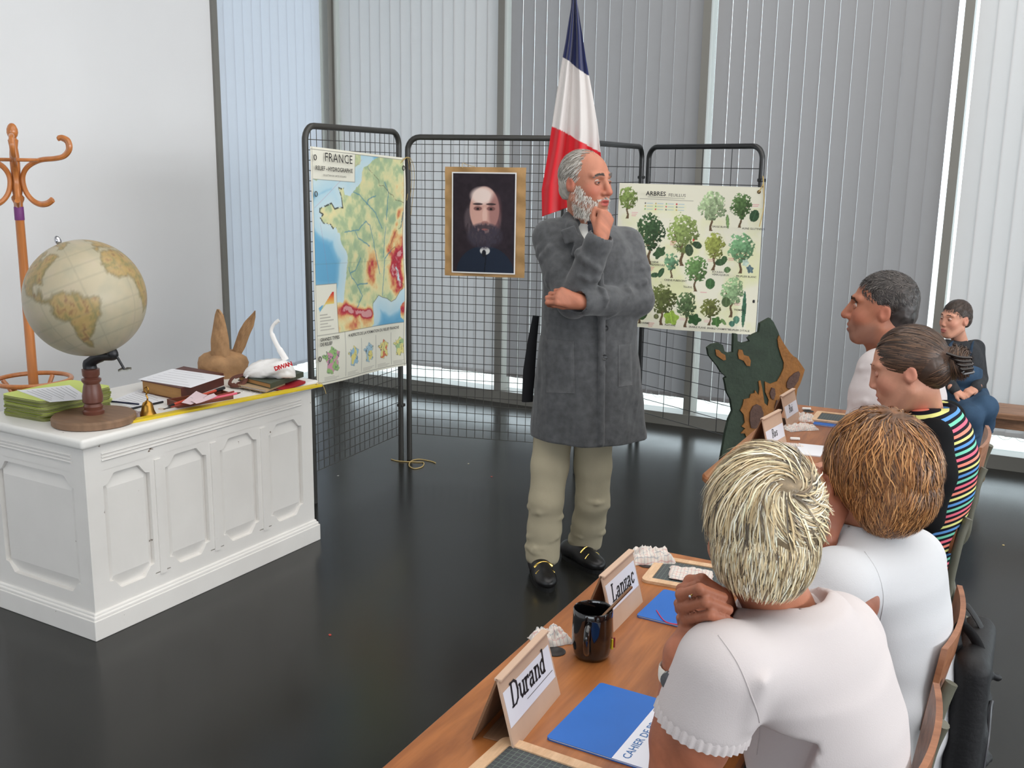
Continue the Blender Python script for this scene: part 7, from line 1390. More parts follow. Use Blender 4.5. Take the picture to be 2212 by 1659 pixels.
    for j in range(nn):
        for q in range(4): a = j*4+q; b = j*4+(q+1) % 4; c = ((j+1) % nn)*4+(q+1) % 4; d = ((j+1) % nn)*4+q; fs_.append((a, b, c, d))
    fr.add(vs_, fs_); fr.build('sleeve_frill', m_tee, person, True)
    pts = [nb+V3(0.064*math.cos(a), 0.070*math.sin(a), 0.004+0.012*math.sin(a-0.6)) for a in np.linspace(0, 6.28, 40, endpoint=False)]; MB().tube(pts, [0.0075+0.0012*math.sin(i*2.1) for i in range(40)], 8, closed=True).build('collar_band', m_tee, person, True)
    seated_legs(person, (-0.27, 1.60, 0.525), (-1, 0.05, 0), m_dark, thigh=0.36, r=0.07, shoe_m=m_shoe)
    # hair
    sc_, sr = (0, -0.012, 0.020), (0.084, 0.103, 0.100)
    base = H.hair_cap([((0, -0.012, 0.026), (0.085, 0.105, 0.098), 0.01), ((0, -0.045, -0.03), (0.072, 0.072, 0.085), 0.03)], [((0, 0.125, -0.02), (0.09, 0.085, 0.10), 0.01), ((0, 0.045, -0.085), (0.13, 0.062, 0.075), 0.01), ((0, -0.05, -0.145), (0.2, 0.2, 0.060), 0.01), ((0.094, -0.004, -0.022), (0.03, 0.036, 0.048), 0.006), ((-0.094, -0.004, -0.022), (0.03, 0.036, 0.048), 0.006)], 0.0042, lambda Lc: lin_np(np.clip(np.array([138, 120, 94])*(1+0.9*noise3(Lc, 60, 4))[:, None], 0, 255)), person, rough=0.006)
    crown = np.array([0.012, -0.075, 0.085]); pal = [(216, 200, 166), (202, 184, 146), (226, 214, 184), (186, 164, 126), (164, 142, 106), (118, 100, 78), (88, 78, 66), (234, 226, 204), (208, 188, 152)]
    def flow(p, u, t, r):
        d = p-crown; d = d/(np.linalg.norm(d, axis=1)[:, None]+1e-6); s_ = np.cross(u, d); k = np.where(p[:, 2] > -0.02, 0.95, 0.3)[:, None]; cl_ = np.sin(26*u[:, :1]+9*u[:, 2:3])*0.35
        return d+s_*(k+cl_)+np.stack([0*p[:, 0], 0*p[:, 0], -0.45-0.5*(p[:, 2] < 0)], 1)+0.16*r
    okb = lambda x, y, z: ((y < 0.055) | (z > 0.055)) & (z > -0.015) & ~((y > 0.0) & (z < 0.0)) & ~((np.abs(x) > 0.05) & (y > -0.045) & (z < 0.035))
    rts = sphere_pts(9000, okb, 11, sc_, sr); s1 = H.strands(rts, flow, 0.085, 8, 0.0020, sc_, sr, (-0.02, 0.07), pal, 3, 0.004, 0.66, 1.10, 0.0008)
    c2, r2 = (0, -0.042, -0.022), (0.079, 0.083, 0.094); rts = sphere_pts(3400, lambda x, y, z: (y < -0.01) & (z > -0.055) & (z < 0.035), 12, c2, r2); s2 = H.strands(rts, lambda p, u, t, r: np.stack([-p[:, 0]*5, 0.1+0*p[:, 0], -1+0*p[:, 0]], 1)+0.18*r, 0.036, 6, 0.0018, c2, r2, (0.0, 0.04), pal, 5, 0.002, 0.7, 1.1)
    rts = sphere_pts(700, lambda x, y, z: z > 0.0, 13, sc_, sr); s3 = H.strands(rts, flow, 0.08, 7, 0.0024, sc_, sr, (0.05, 0.10), pal, 6, 0.010, 0.85, 1.12, 0.002)
    rts = crown+RNG.randn(700, 3)*0.022; s4 = H.strands(rts, lambda p, u, t, r: (p-crown)*8+np.cross(u, p-crown)*30+V3(-0.25, 0.25, -0.2)+0.2*r, 0.07, 8, 0.0020, sc_, sr, (0.0, 0.07), pal, 9, 0.006, 0.75, 1.1, 0.001)
    hair_obj(person, [base, s1, s2, s3, s4]); return person
build_blonde()
# ------------------------------------------------------------------ auburn woman
def build_auburn():
    person = thing('person', 'woman with wavy auburn hair and white top resting her chin on a hand', 'person', (0, 0, 0))
    P = lambda x, y, d: at_h(x, y, d); H = Head(P(1886, 1012, 1.90), 60, 2, 0, 0.97); skin = (176, 118, 92); nb = P(1868, 1165, 1.92)
    hv = H.build(nb, h=0.0036, neck_r=0.050); shL = P(1800, 1265, 1.76); shR = P(1965, 1205, 2.10); elL = V3(-0.40, 1.80, 0.79); wrL = P(1770, 1175, 1.86)
    g = Sdf(V3(-0.55, 1.6, 0.72), V3(-0.05, 2.45, 1.18), 0.0045); slv = P(1865, 1330, 1.74)
    g.chain([shL, slv*0.5+shL*0.5, V3(-0.34, 1.78, 0.83)], [0.052, 0.05, 0.044], 0.02); g.chain([V3(-0.34, 1.78, 0.83), elL, wrL], [0.044, 0.042, 0.028], 0.014)
    up = P(1798, 1085, 1.87)-wrL; hand(g, wrL, up, P(1850, 1140, 1.74)-wrL, -1, (25, 30, 35, 40), (35, 35, 40, 45), thumb=(0.6, 0.6, -0.4), sc=0.95)
    elR = V3(-0.42, 2.22, 0.79); g.chain([shR, elR, P(1840, 1120, 2.02)], [0.046, 0.043, 0.03], 0.014); g.chain([shL, nb+V3(0, 0, -0.05), shR], [0.044, 0.05, 0.044], 0.02)
    av = g.mesh(1); V, Fq = join(hv, av); cols = np.concatenate([H.colors(hv[0], skin, redder=(186, 92, 76), blush=0.2), skin_cols(av[0], (150, 92, 70), 4)]); mesh_obj('body', V, Fq, m_skin, person, True, cols=cols); H.eyes(person, (80, 70, 60), (160, 104, 84)); H.brows(person, (110, 80, 60))
    yaw = 84; R = rot(yaw); o = V3(-0.2, 2.1, 0); lc = lambda p: (R.T@(np.array(p)-o)); g = Sdf(V3(-0.58, 1.62, 0.42), V3(0.10, 2.5, 1.10), 0.0058); st = []
    for (z, c, rx, ry) in ((0.44, (-0.225, 2.12), 0.190, 0.145), (0.52, (-0.215, 2.12), 0.186, 0.145), (0.60, (-0.205, 2.115), 0.180, 0.135), (0.70, (-0.205, 2.105), 0.180, 0.132), (0.82, (-0.215, 2.08), 0.180, 0.125), (0.90, (-0.225, 2.06), 0.168, 0.112), (0.955, (-0.240, 2.04), 0.125, 0.095), (0.995, (-0.255, 2.03), 0.082, 0.075), (1.015, (-0.262, 2.03), 0.066, 0.066)):
        q = lc((c[0], c[1], 0)); st.append((z, q[0], q[1], rx, ry))
    fold = lambda th, z: 1+0.028*np.sin(58*z+1.6*np.sin(th*2))*np.clip((0.78-z)/0.12, 0, 1)+0.008*np.sin(6*th+z*8)
    g.loft(o, R, st, 0.03, fold); g.chain([shL+V3(0.015, 0.02, 0), (shL+shR)/2+V3(0.03, 0, 0.01), shR+V3(0.01, -0.02, 0)], [0.062, 0.075, 0.062], 0.05); arm_e = V3(-0.335, 1.785, 0.835)
    g.chain([shL, shL*0.4+arm_e*0.6, arm_e+V3(0.02, 0.01, 0.02)], [0.068, 0.064, 0.060], 0.03); g.chain([shR, shR*0.4+elR*0.6], [0.066, 0.062], 0.03)
    g.ell(nb+V3(0, 0, 0.03), (0.068, 0.068, 0.04), None, 0.008, 's'); wrinkles(g, shL, arm_e, 0.064, 6, 6, 0.005)
    V, Fq = g.mesh(4); cloth('top', V, Fq, m_tee2, person); seam(person, V, Fq, [(1868, 1192), (1895, 1235), (1908, 1290), (1900, 1350)], m_tee2); seated_legs(person, (-0.27, 2.13, 0.525), (-1, 0.05, 0), m_dark, thigh=0.38, r=0.07, shoe_m=m_shoe)
    sc_, sr = (0, -0.018, 0.016), (0.094, 0.114, 0.108); pal = [(150, 102, 58), (128, 84, 48), (172, 122, 74), (106, 70, 42), (188, 140, 92), (84, 56, 38), (140, 92, 52)]
    base = H.hair_cap([((0, -0.014, 0.024), (0.090, 0.110, 0.104), 0.01), ((0, -0.052, -0.03), (0.080, 0.078, 0.088), 0.03)], [((0, 0.125, -0.03), (0.1, 0.088, 0.10), 0.01), ((0, 0.05, -0.07), (0.13, 0.060, 0.066), 0.01)], 0.0042, lambda Lc: lin_np(np.clip(np.array([104, 68, 40])*(1+0.9*noise3(Lc, 50, 7))[:, None], 0, 255)), person, rough=0.008)
    crown = np.array([0.0, -0.045, 0.12])
    def flow(p, u, t, r):
        d = p-crown; d = d/(np.linalg.norm(d, axis=1)[:, None]+1e-6); s_ = np.cross(u, d); wv = np.sin(11*u[:, :1]+8*u[:, 1:2]+6*t)*0.6
        return d+s_*(0.25+wv)+np.stack([0*p[:, 0], -0.15+0*p[:, 0], -0.5+0*p[:, 0]], 1)+0.2*r
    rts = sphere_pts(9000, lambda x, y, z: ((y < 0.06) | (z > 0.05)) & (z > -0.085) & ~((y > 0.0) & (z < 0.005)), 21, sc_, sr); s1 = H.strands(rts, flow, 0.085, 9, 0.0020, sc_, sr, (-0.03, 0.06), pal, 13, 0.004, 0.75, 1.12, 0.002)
    rts = sphere_pts(1500, lambda x, y, z: (z > -0.06) & (y < 0.03), 23, sc_, sr); s2 = H.strands(rts, flow, 0.07, 8, 0.0022, sc_, sr, (0.03, 0.09), pal, 16, 0.006, 0.85, 1.15, 0.003)
    c2, r2 = (0, -0.048, -0.022), (0.087, 0.089, 0.098); rts = sphere_pts(3200, lambda x, y, z: (y < -0.02) & (z > -0.09) & (z < 0.02), 24, c2, r2); s3 = H.strands(rts, lambda p, u, t, r: np.stack([-p[:, 0]*3+0.5*np.sin(40*p[:, 0]), -0.1+0*p[:, 0], -1+0*p[:, 0]], 1)+0.3*r, 0.05, 6, 0.002, c2, r2, (0.0, 0.05), pal, 25, 0.006, 0.7, 1.1, 0.002)
    hair_obj(person, [base, s1, s2, s3]); return person
build_auburn()
# ------------------------------------------------------------------ girl in the striped top
def stripe_mat():
    m = bpy.data.materials.new('striped_knit'); m.use_nodes = True; nt = m.node_tree; N = nt.nodes; L = nt.links; b = N['Principled BSDF']; b.inputs['Roughness'].default_value = 0.85; b.inputs['Specular IOR Level'].default_value = 0.15
    tc = N.new('ShaderNodeTexCoord'); sp = N.new('ShaderNodeSeparateXYZ'); L.new(tc.outputs['Object'], sp.inputs[0]); m0 = N.new('ShaderNodeMath'); m0.operation = 'MULTIPLY_ADD'; m0.inputs[1].default_value = -0.28; L.new(sp.outputs['X'], m0.inputs[0]); L.new(sp.outputs['Z'], m0.inputs[2])
    m1 = N.new('ShaderNodeMath'); m1.operation = 'MULTIPLY'; m1.inputs[1].default_value = 1/0.086; L.new(m0.outputs[0], m1.inputs[0]); m2 = N.new('ShaderNodeMath'); m2.operation = 'FRACT'; L.new(m1.outputs[0], m2.inputs[0])
    rp = N.new('ShaderNodeValToRGB'); rp.color_ramp.interpolation = 'CONSTANT'; e = rp.color_ramp.elements; cs_ = [(24, 24, 34), (232, 108, 130), (24, 24, 34), (120, 204, 176), (24, 24, 34), (96, 152, 214), (24, 24, 34), (226, 224, 140), (24, 24, 34), (240, 140, 120)]
    for i, c in enumerate(cs_):
        el = e[i] if i < 2 else e.new(i/10.0); el.position = i/10.0+(0.0 if i % 2 == 0 else 0.0); el.color = lin(c)+(1,)
    L.new(m2.outputs[0], rp.inputs[0]); L.new(rp.outputs[0], b.inputs['Base Color']); return m
def build_girl():
    person = thing('person', 'girl with a dark hair bun and striped top, head bowed', 'person', (0, 0, 0)); P = lambda x, y, d: at_h(x, y, d); H = Head(P(1962, 797, 2.80), 93, -18, 0, 0.97); skin = (196, 140, 116); nb = P(2000, 892, 2.84)
    hv = H.build(nb, h=0.004, neck_r=0.047, nose=0.85, jaw=0.93, brow=0.85, ears=0.85); shL = P(2003, 940, 2.70); shR = P(2035, 905, 3.02); elL = P(2000, 1115, 2.62); wrL = V3(-0.45, 2.93, 0.79)
    g = Sdf(V3(-0.7, 2.5, 0.72), V3(-0.05, 3.4, 1.15), 0.006); g.chain([elL, wrL], [0.035, 0.025], 0.012); hand(g, wrL, V3(-1, 0.15, -0.03), V3(0, 0, 1), 1, (12, 12, 12, 12), sc=0.9); wrR = V3(-0.47, 3.14, 0.79); elR = V3(-0.24, 3.25, 0.80); g.chain([elR, wrR], [0.034, 0.025], 0.012); hand(g, wrR, V3(-1, -0.1, -0.03), V3(0, 0, 1), -1, (12, 12, 12, 12), sc=0.9); g.chain([elL, shL, nb+V3(0, 0, -0.05), shR, elR], [0.03, 0.034, 0.045, 0.034, 0.03], 0.01)
    g.ell(nb+V3(0, 0, -0.03), (0.085, 0.10, 0.045), None, 0.02)
    av = g.mesh(1); V, Fq = join(hv, av); cols = np.concatenate([H.colors(hv[0], skin, (186, 104, 100), blush=0.12), skin_cols(av[0], skin)]); mesh_obj('body', V, Fq, m_skin, person, True, cols=cols); H.eyes(person, (70, 60, 50), (186, 128, 106), True); H.brows(person, (74, 54, 42), 0.8, dy=0.0035)
    R = rot(92); o = V3(-0.25, 3.1, 0); lc = lambda p: (R.T@(np.array(p)-o)); g = Sdf(V3(-0.52, 2.68, 0.44), V3(0.0, 3.5, 1.12), 0.0058); st = []
    for (z, c, rx, ry) in ((0.46, (-0.29, 3.16), 0.165, 0.125), (0.55, (-0.262, 3.15), 0.16, 0.115), (0.66, (-0.235, 3.13), 0.15, 0.105), (0.78, (-0.215, 3.10), 0.155, 0.105), (0.90, (-0.210, 3.07), 0.165, 0.105), (0.98, (-0.222, 3.055), 0.145, 0.09), (1.035, (-0.245, 3.05), 0.09, 0.07)):
        q = lc((c[0], c[1], 0)); st.append((z, q[0], q[1], rx, ry))
    g.loft(o, R, st, 0.03, lambda th, z: 1+0.008*np.sin(5*th+z*20)); g.chain([shL+V3(0.01, 0.03, 0), shR+V3(0, -0.02, 0)], [0.052, 0.052], 0.04); g.ell(nb+V3(-0.02, 0, 0.035), (0.085, 0.082, 0.055), None, 0.008, 's'); V, Fq = g.mesh(1); cloth('striped_top', V, Fq, stripe_mat(), person)
    g = Sdf(V3(-0.5, 2.5, 0.7), V3(0.05, 3.5, 1.12), 0.0055); g.chain([shL+V3(0.015, -0.02, 0.0), shL*0.55+elL*0.45+V3(0.012, -0.02, 0), elL+V3(0, 0, 0)], [0.054, 0.062, 0.047], 0.03); g.chain([elL, elL*0.4+wrL*0.6], [0.046, 0.040], 0.012); wrinkles(g, shL, elL, 0.058, 5, 3, 0.005); V, Fq = g.mesh(1); m_bk = mat('black_knit', (20, 20, 22), 0.9, spec=0.12); cloth('sleeve', V, Fq, m_bk, person); g = Sdf(V3(-0.5, 2.5, 0.7), V3(0.05, 3.5, 1.12), 0.0065); g.chain([shR+V3(0.01, 0.02, 0), elR, elR*0.4+wrR*0.6], [0.056, 0.047, 0.04], 0.02); V, Fq = g.mesh(1); cloth('sleeve', V, Fq, m_bk, person)
    MB().tube([nb+V3(-0.015+0.062*math.cos(a), 0.06*math.sin(a), 0.004+0.012*math.cos(a)) for a in np.linspace(0, 6.28, 36, endpoint=False)], 0.0009, 5, closed=True).build('necklace', m_gold, person, True)
    seated_legs(person, (-0.34, 3.19, 0.515), (-1, 0, 0), m_jean, thigh=0.38, r=0.062, shoe_m=m_shoe, w=0.08)
    dk = lambda Lc: lin_np(np.clip(np.array([70, 52, 42])*(1+0.9*noise3(Lc*V3(1, 0.3, 1), 90, 5))[:, None], 0, 255)); sc_, sr = (0, -0.014, 0.036), (0.0805, 0.101, 0.090)
    base = H.hair_cap([((0, -0.016, 0.036), (0.080, 0.100, 0.089), 0.01), ((0, -0.06, -0.01), (0.066, 0.060, 0.062), 0.02), ((0, -0.125, -0.008), (0.036, 0.034, 0.040), 0.02)], [((0, 0.112, 0.0), (0.075, 0.055, 0.078), 0.01), ((0, 0.042, -0.062), (0.13, 0.062, 0.066), 0.01)], 0.0042, dk, person, rough=0.002)
    pal = [(84, 62, 48), (66, 48, 38), (102, 76, 58), (54, 40, 32)]; rts = sphere_pts(3500, lambda x, y, z: ((z > -0.005) | (y < -0.03)) & (z > -0.05) & (y < 0.075), 31, sc_, sr); s1 = H.strands(rts, lambda p, u, t, r: V3(0, -0.12, -0.005)-p+0.010*r, 0.08, 7, 0.0018, sc_, sr, (0.0, 0.025), pal, 33, 0.0, 0.85, 1.1)
    rts = sphere_pts(600, lambda x, y, z: x < 9, 34, (0, -0.13, -0.01), (0.036, 0.034, 0.04)); s2 = H.strands(rts, lambda p, u, t, r: np.cross(u, V3(0.2, 1, 0.2))+0.35*r, 0.08, 8, 0.002, (0, -0.13, -0.01), (0.036, 0.034, 0.04), (0.0, 0.25), pal, 35, 0.012, 0.8, 1.1)
    c3, r3 = (0, -0.06, -0.01), (0.067, 0.061, 0.063); rts = sphere_pts(900, lambda x, y, z: (z < 0.02) & (y < -0.02), 36, c3, r3); s3 = H.strands(rts, lambda p, u, t, r: V3(0, -0.13, 0.0)-p+0.012*r, 0.06, 6, 0.0018, c3, r3, (0.0, 0.03), pal, 37, 0.0, 0.85, 1.1)
    hair_obj(person, [base, s1, s2, s3]); cc = H.P(0, -0.13, -0.005)
    for k in range(5): a = H.P(0.035*math.cos(k*0.5-1.0), -0.118-0.01*k % 0.02, 0.03*math.sin(k*0.9)); MB().tube(spline([H.P(-0.042, -0.112-0.008*k, 0.028-0.014*k), H.P(-0.05, -0.14, 0.012-0.012*k), H.P(-0.03, -0.168, 0.0-0.01*k)], 4), 0.0042, 6).build('hair_clip', mat('dark_clip', (34, 26, 24), 0.25, spec=0.6), person, True)
    return person
build_girl()
# ------------------------------------------------------------------ man in the white long sleeved shirt
def build_man():
    person = thing('person', 'dark haired man in a white long sleeved shirt seated beside the girl', 'person', (0, 0, 0)); P = lambda x, y, d: at_h(x, y, d); H = Head(P(1905, 668, 3.50), 97, 1, 0, 1.05); skin = (168, 110, 86); nb = P(1918, 762, 3.54)
    hv = H.build(nb, h=0.004, neck_r=0.056, nose=1.12, jaw=1.06, mouth_open=0.004, brow=1.15, ears=0.92); shL = P(1898, 800, 3.38); shR = P(1955, 775, 3.74); elL = P(1868, 905, 3.36); wrL = V3(-0.46, 3.70, 0.795)
    g = Sdf(V3(-0.95, 3.3, 0.72), V3(-0.25, 4.2, 1.2), 0.006); hand(g, wrL, V3(-0.5, 0.85, -0.02), V3(0, 0, 1), 1, (25, 25, 25, 25), sc=1.0); wrR = V3(-0.49, 3.95, 0.82); elR = V3(-0.36, 4.02, 0.82); hand(g, wrR, V3(-0.6, -0.8, -0.05), V3(0, 0, 1), -1, (25, 25, 25, 25)); g.chain([wrL, elL, shL, nb+V3(0, 0, -0.06), shR, elR, wrR], [0.027, 0.037, 0.043, 0.05, 0.043, 0.037, 0.027], 0.012)
    av = g.mesh(1); V, Fq = join(hv, av); cols = np.concatenate([H.colors(hv[0], skin, (166, 92, 84), (120, 96, 88), blush=0.12), skin_cols(av[0], skin)]); mesh_obj('body', V, Fq, m_skin, person, True, cols=cols); H.eyes(person, (64, 52, 42), (170, 112, 92)); H.brows(person, (34, 28, 26), 1.7, 110, 0.004)
    R = rot(90); o = V3(-0.38, 3.8, 0); lc = lambda p: (R.T@(np.array(p)-o)); g = Sdf(V3(-0.95, 3.2, 0.44), V3(-0.05, 4.35, 1.22), 0.006); st = []
    for (z, c, rx, ry) in ((0.46, (-0.38, 3.80), 0.20, 0.145), (0.60, (-0.375, 3.80), 0.19, 0.14), (0.75, (-0.375, 3.795), 0.19, 0.135), (0.92, (-0.385, 3.78), 0.195, 0.13), (1.0, (-0.395, 3.765), 0.175, 0.115), (1.055, (-0.41, 3.75), 0.12, 0.09), (1.10, (-0.43, 3.74), 0.072, 0.072)):
        q = lc((c[0], c[1], 0)); st.append((z, q[0], q[1], rx, ry))
    g.loft(o, R, st, 0.03, lambda th, z: 1+0.012*np.sin(6*th+z*14)); g.chain([shL+V3(0.02, 0.04, 0), shR+V3(0.02, -0.03, 0)], [0.07, 0.07], 0.05); g.chain([shL, shL*0.5+elL*0.5, elL], [0.074, 0.07, 0.062], 0.03); g.chain([elL, elL*0.3+wrL*0.7], [0.06, 0.045], 0.014); g.chain([shR, elR], [0.07, 0.06], 0.03); g.chain([elR, elR*0.3+wrR*0.7], [0.058, 0.045], 0.014); wrinkles(g, shL, elL, 0.068, 10, 5, 0.007, 1.2); wrinkles(g, elL, wrL, 0.054, 6, 7, 0.006, 1.2, t1=0.6); g.ell(nb+V3(0, 0, 0.03), (0.066, 0.066, 0.05), None, 0.008, 's'); V, Fq = g.mesh(1); cloth('shirt', V, Fq, m_tee, person)
    MB().tube([nb+V3(0.060*math.cos(a)+0.004, 0.062*math.sin(a), 0.008+0.016*math.cos(a)) for a in np.linspace(0, 6.28, 30, endpoint=False)], 0.012, 8, closed=True, flat=0.6).build('collar', m_tee, person, True); MB().tube([nb+V3(0.066*math.cos(a)+0.006, 0.068*math.sin(a), 0.016+0.02*math.cos(a)) for a in np.linspace(-1.3, 1.3, 14)], 0.006, 6).build('collar_trim', m_blk, person, True)
    seated_legs(person, (-0.37, 3.80, 0.53), (-1, 0, 0), m_jean, thigh=0.42, r=0.075, shoe_m=m_shoe)
    dk = lambda Lc: lin_np(np.clip(np.array([52, 46, 44])*(1+0.9*noise3(Lc, 90, 5))[:, None], 0, 255)); sc_, sr = (0, -0.014, 0.039), (0.079, 0.099, 0.089)
    base = H.hair_cap([((0, -0.016, 0.040), (0.0785, 0.098, 0.088), 0.01), ((0, -0.052, -0.01), (0.066, 0.060, 0.066), 0.02)], [((0, 0.112, 0.012), (0.082, 0.056, 0.060), 0.01), ((0, 0.052, -0.060), (0.13, 0.062, 0.062), 0.01), ((0, 0, -0.125), (0.2, 0.2, 0.07), 0.01)], 0.0042, dk, person, rough=0.0025)
    rts = sphere_pts(3600, lambda x, y, z: ((z > 0.035) | (y < 0)) & (z > -0.045) & (y < 0.072-0.25*np.maximum(0, 0.085-z)), 41, sc_, sr); s1 = H.strands(rts, lambda p, u, t, r: np.stack([0*p[:, 0], np.where(p[:, 2] > 0.07, 0.6, -0.4), np.where(p[:, 2] < 0.09, -0.5, 0)], 1)+0.45*r, 0.018, 3, 0.0016, sc_, sr, (-0.01, 0.02), [(48, 42, 40), (70, 64, 60), (36, 32, 32), (88, 82, 78)], 43, 0.003, 0.8, 1.1)
    hair_obj(person, [base, s1]); return person
build_man()
# ------------------------------------------------------------------ boy on the bench
def build_boy():
    person = thing('person', 'small boy in denim dungarees sitting on the bench', 'person', (0, 0, 0)); P = lambda x, y, d: at_h(x, y, d); D = 5.44; H = Head(P(2064, 690, D), 140, -2, 0, 0.83); skin = (206, 150, 126); nb = P(2078, 748, D+0.04)
    hv = H.build(nb, h=0.004, neck_r=0.042, nose=0.75, jaw=0.92, ears=1.1, brow=0.8); shR = P(2044, 752, D-0.02); shL = P(2108, 752, D+0.06); elR = P(2042, 815, D-0.04); elL = P(2118, 818, D+0.02); wR = P(2062, 842, D-0.16); wL = P(2108, 838, D-0.14)
    g = Sdf(np.minimum.reduce([wR, wL, elR, shR])-0.14, np.maximum.reduce([wR, wL, shL, nb])+0.12, 0.0045); hand(g, wR, P(2090, 862, D-0.20)-wR, V3(0, 0, 1)-0.3*_hd, 1, (25, 25, 28, 30), sc=0.72); hand(g, wL, P(2072, 858, D-0.20)-wL, V3(0.1, 0, 1)-0.3*_hd, -1, (30, 30, 30, 30), sc=0.72); g.chain([wR, elR, shR, nb+V3(0, 0, -0.04), shL, elL, wL], [0.018, 0.024, 0.028, 0.034, 0.028, 0.024, 0.018], 0.01)
    av = g.mesh(1); V, Fq = join(hv, av); cols = np.concatenate([H.colors(hv[0], skin, (190, 104, 100), blush=0.12), skin_cols(av[0], skin)]); mesh_obj('body', V, Fq, m_skin, person, True, cols=cols); H.eyes(person, (60, 48, 40), (190, 132, 110)); H.brows(person, (58, 44, 36), 1.0, dy=0.003)
    hip = P(2080, 862, D+0.02); g = Sdf(hip-V3(0.35, 0.35, 0.12), hip+V3(0.35, 0.35, 0.52), 0.006); ch = P(2077, 785, D+0.02); g.ell(ch, (0.115, 0.095, 0.13), rot(160), 0.02); g.ell(hip+V3(0, 0, 0.06), (0.115, 0.10, 0.11), rot(160), 0.04); g.chain([shR, shL], [0.042, 0.042], 0.03); g.chain([shR, elR], [0.044, 0.038], 0.02); g.chain([elR, wR], [0.037, 0.028], 0.012); g.chain([shL, elL], [0.044, 0.038], 0.02); g.chain([elL, wL], [0.037, 0.028], 0.012); wrinkles(g, shL, elL, 0.038, 4, 3, 0.004); g.ell(nb+V3(0, 0, 0.022), (0.045, 0.045, 0.03), None, 0.006, 's'); V, Fq = g.mesh(1); cloth('shirt', V, Fq, mat('dark_check_shirt', (46, 48, 52), 0.85, var=0.3, vscale=60), person)
    # dungarees: bib, straps, legs
    g = Sdf(hip-V3(0.5, 0.6, 0.46), hip+V3(0.4, 0.35, 0.46), 0.006); kL = P(2128, 880, D-0.27); kR = P(2098, 900, D-0.32); aL = P(2088, 925, D-0.20); aR = P(2118, 1000, D-0.22); aL = P(2122, 938, D-0.18)
    g.ell(hip+V3(0, 0, 0.03), (0.125, 0.115, 0.10), rot(160), 0.03); g.ell(ch+V3(0, 0, -0.05)+(-_hd)*0.02, (0.105, 0.090, 0.12), rot(160), 0.03); g.box(ch+V3(0, 0, 0.17), (0.3, 0.3, 0.10), None, 0.004, 0.01, 's')
    g.chain([hip-_rt*0.045, kR], [0.075, 0.058], 0.03); g.chain([kR, at_h(2098, 955, D-0.26), at_h(2096, 1000, D-0.22)], [0.058, 0.054, 0.050], 0.02); g.chain([hip+_rt*0.055, kL], [0.075, 0.062], 0.03); g.chain([kL, at_h(2122, 915, D-0.20), at_h(2112, 940, D-0.10)], [0.062, 0.058, 0.056], 0.02); wrinkles(g, kR, at_h(2096, 1000, D-0.22), 0.055, 7, 3, 0.006); wrinkles(g, kL, at_h(2112, 940, D-0.10), 0.058, 6, 5, 0.006); V, Fq = g.mesh(1); cloth('dungarees', V, Fq, m_jean, person)
    for (a, b) in ((P(2053, 748, D-0.10), P(2062, 782, D-0.115)), (P(2098, 748, D-0.04), P(2092, 782, D-0.10))): MB().tube(spline([a+V3(0, 0.06, 0.012), a, b], 4), 0.014, 8, flat=0.3).build('strap', m_jean, person, True); MB().sphere(b, 0.006, 8, 6).build('strap_button', m_gold, person, True)
    m_bt = mat('tan_suede_shoe', (112, 92, 62), 0.8, var=0.15, vscale=30)
    for (a, t) in ((at_h(2098, 1004, D-0.22), at_h(2112, 1030, D-0.34)), (at_h(2112, 945, D-0.08), at_h(2110, 972, D-0.02))):
        d = t-a; d[2] = min(d[2], -0.03); g = Sdf(np.minimum(a, t)-0.12, np.maximum(a, t)+0.12, 0.005); f = d/np.linalg.norm(d); tip = a+f*0.13; g.chain([a+V3(0, 0, 0.03), a+V3(0, 0, -0.015)], [0.036, 0.040], 0.02); g.chain([a+V3(0, 0, -0.03), tip], [0.038, 0.034], 0.025); V, Fq = g.mesh(1); sh = cloth('shoe', V, Fq, m_bt, person); n_ = np.cross(f, np.cross(V3(0, 0, 1), f)); n_ /= np.linalg.norm(n_); MB().tube([a+V3(0, 0, -0.03)-n_*0.030-f*0.03, tip-n_*0.028+f*0.01], [0.034, 0.032], 10, flat=0.45).build('sole', mat('pale_sole', (190, 180, 120), 0.7), sh, True)
    dk = lambda Lc: lin_np(np.clip(np.array([58, 46, 40])*(1+0.9*noise3(Lc, 90, 5))[:, None], 0, 255)); sc_, sr = (0, -0.014, 0.039), (0.079, 0.099, 0.089)
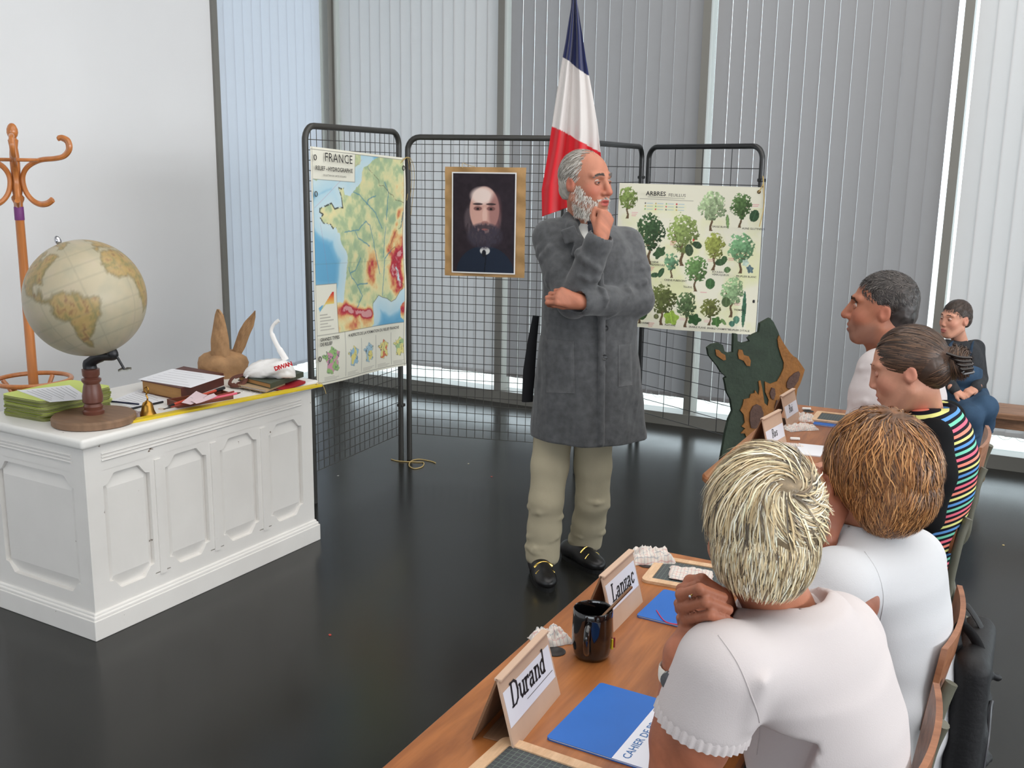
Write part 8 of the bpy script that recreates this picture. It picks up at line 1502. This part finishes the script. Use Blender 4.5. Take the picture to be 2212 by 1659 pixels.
    base = H.hair_cap([((0, -0.016, 0.042), (0.079, 0.099, 0.088), 0.01), ((0, -0.050, -0.005), (0.068, 0.062, 0.066), 0.02)], [((0, 0.112, 0.012), (0.085, 0.056, 0.062), 0.01), ((0, 0.052, -0.055), (0.13, 0.060, 0.062), 0.01), ((0, 0, -0.12), (0.2, 0.2, 0.07), 0.01)], 0.004, dk, person, rough=0.0025)
    rts = sphere_pts(1600, lambda x, y, z: ((z > 0.035) | (y < 0)) & (z > -0.03) & (y < 0.078-0.25*np.maximum(0, 0.085-z)), 51, sc_, sr); s1 = H.strands(rts, lambda p, u, t, r: np.stack([0*p[:, 0], np.where(p[:, 2] > 0.07, 0.6, -0.3), -0.5+0*p[:, 0]], 1)+0.35*r, 0.026, 3, 0.002, sc_, sr, (-0.01, 0.02), [(54, 42, 36), (72, 58, 48), (42, 34, 30)], 53, 0.004, 0.8, 1.1)
    hair_obj(person, [base, s1]); return person
build_boy()

# ------------------------------------------------------------------ black backpack on the back of the middle chair
def build_backpack():
    m_pack = mat('black_nylon', (20, 20, 23), 0.6, bump=0.3, bscale=90); c = V3(-0.043, 2.20, 0.54); pk = thing('backpack', 'black nylon backpack hanging on a chair back', 'backpack', (c[0], c[1], 0.33)); g = Sdf(V3(-0.1, -0.2, -0.03), V3(0.1, 0.2, 0.46), 0.006)
    g.box((0, 0, 0.21), (0.036, 0.135, 0.20), None, 0.034, 0.01); g.box((0.022, 0, 0.14), (0.022, 0.10, 0.11), None, 0.02, 0.012); wrinkles(g, (0, 0, 0.05), (0, 0, 0.4), 0.05, 8, 3, 0.006)
    V, Fq = g.mesh(1); cloth('bag_body', V, Fq, m_pack, pk)
    for sy in (-0.06, 0.06): MB().tube(spline([(-0.025, sy, 0.385), (-0.036, sy, 0.425), (-0.030, sy*0.9, 0.45), (-0.005, sy*0.8, 0.425), (0.01, sy*0.8, 0.40)], 6), 0.011, 8, flat=0.35).build('strap', m_pack, pk, True)
    MB().tube(spline([(0.040, -0.085, 0.10), (0.044, -0.08, 0.22), (0.042, 0.0, 0.255), (0.044, 0.08, 0.22), (0.040, 0.085, 0.10)], 6), 0.0035, 6).build('zip', mat('zip_grey', (70, 70, 74), 0.4), pk, True)
build_backpack()
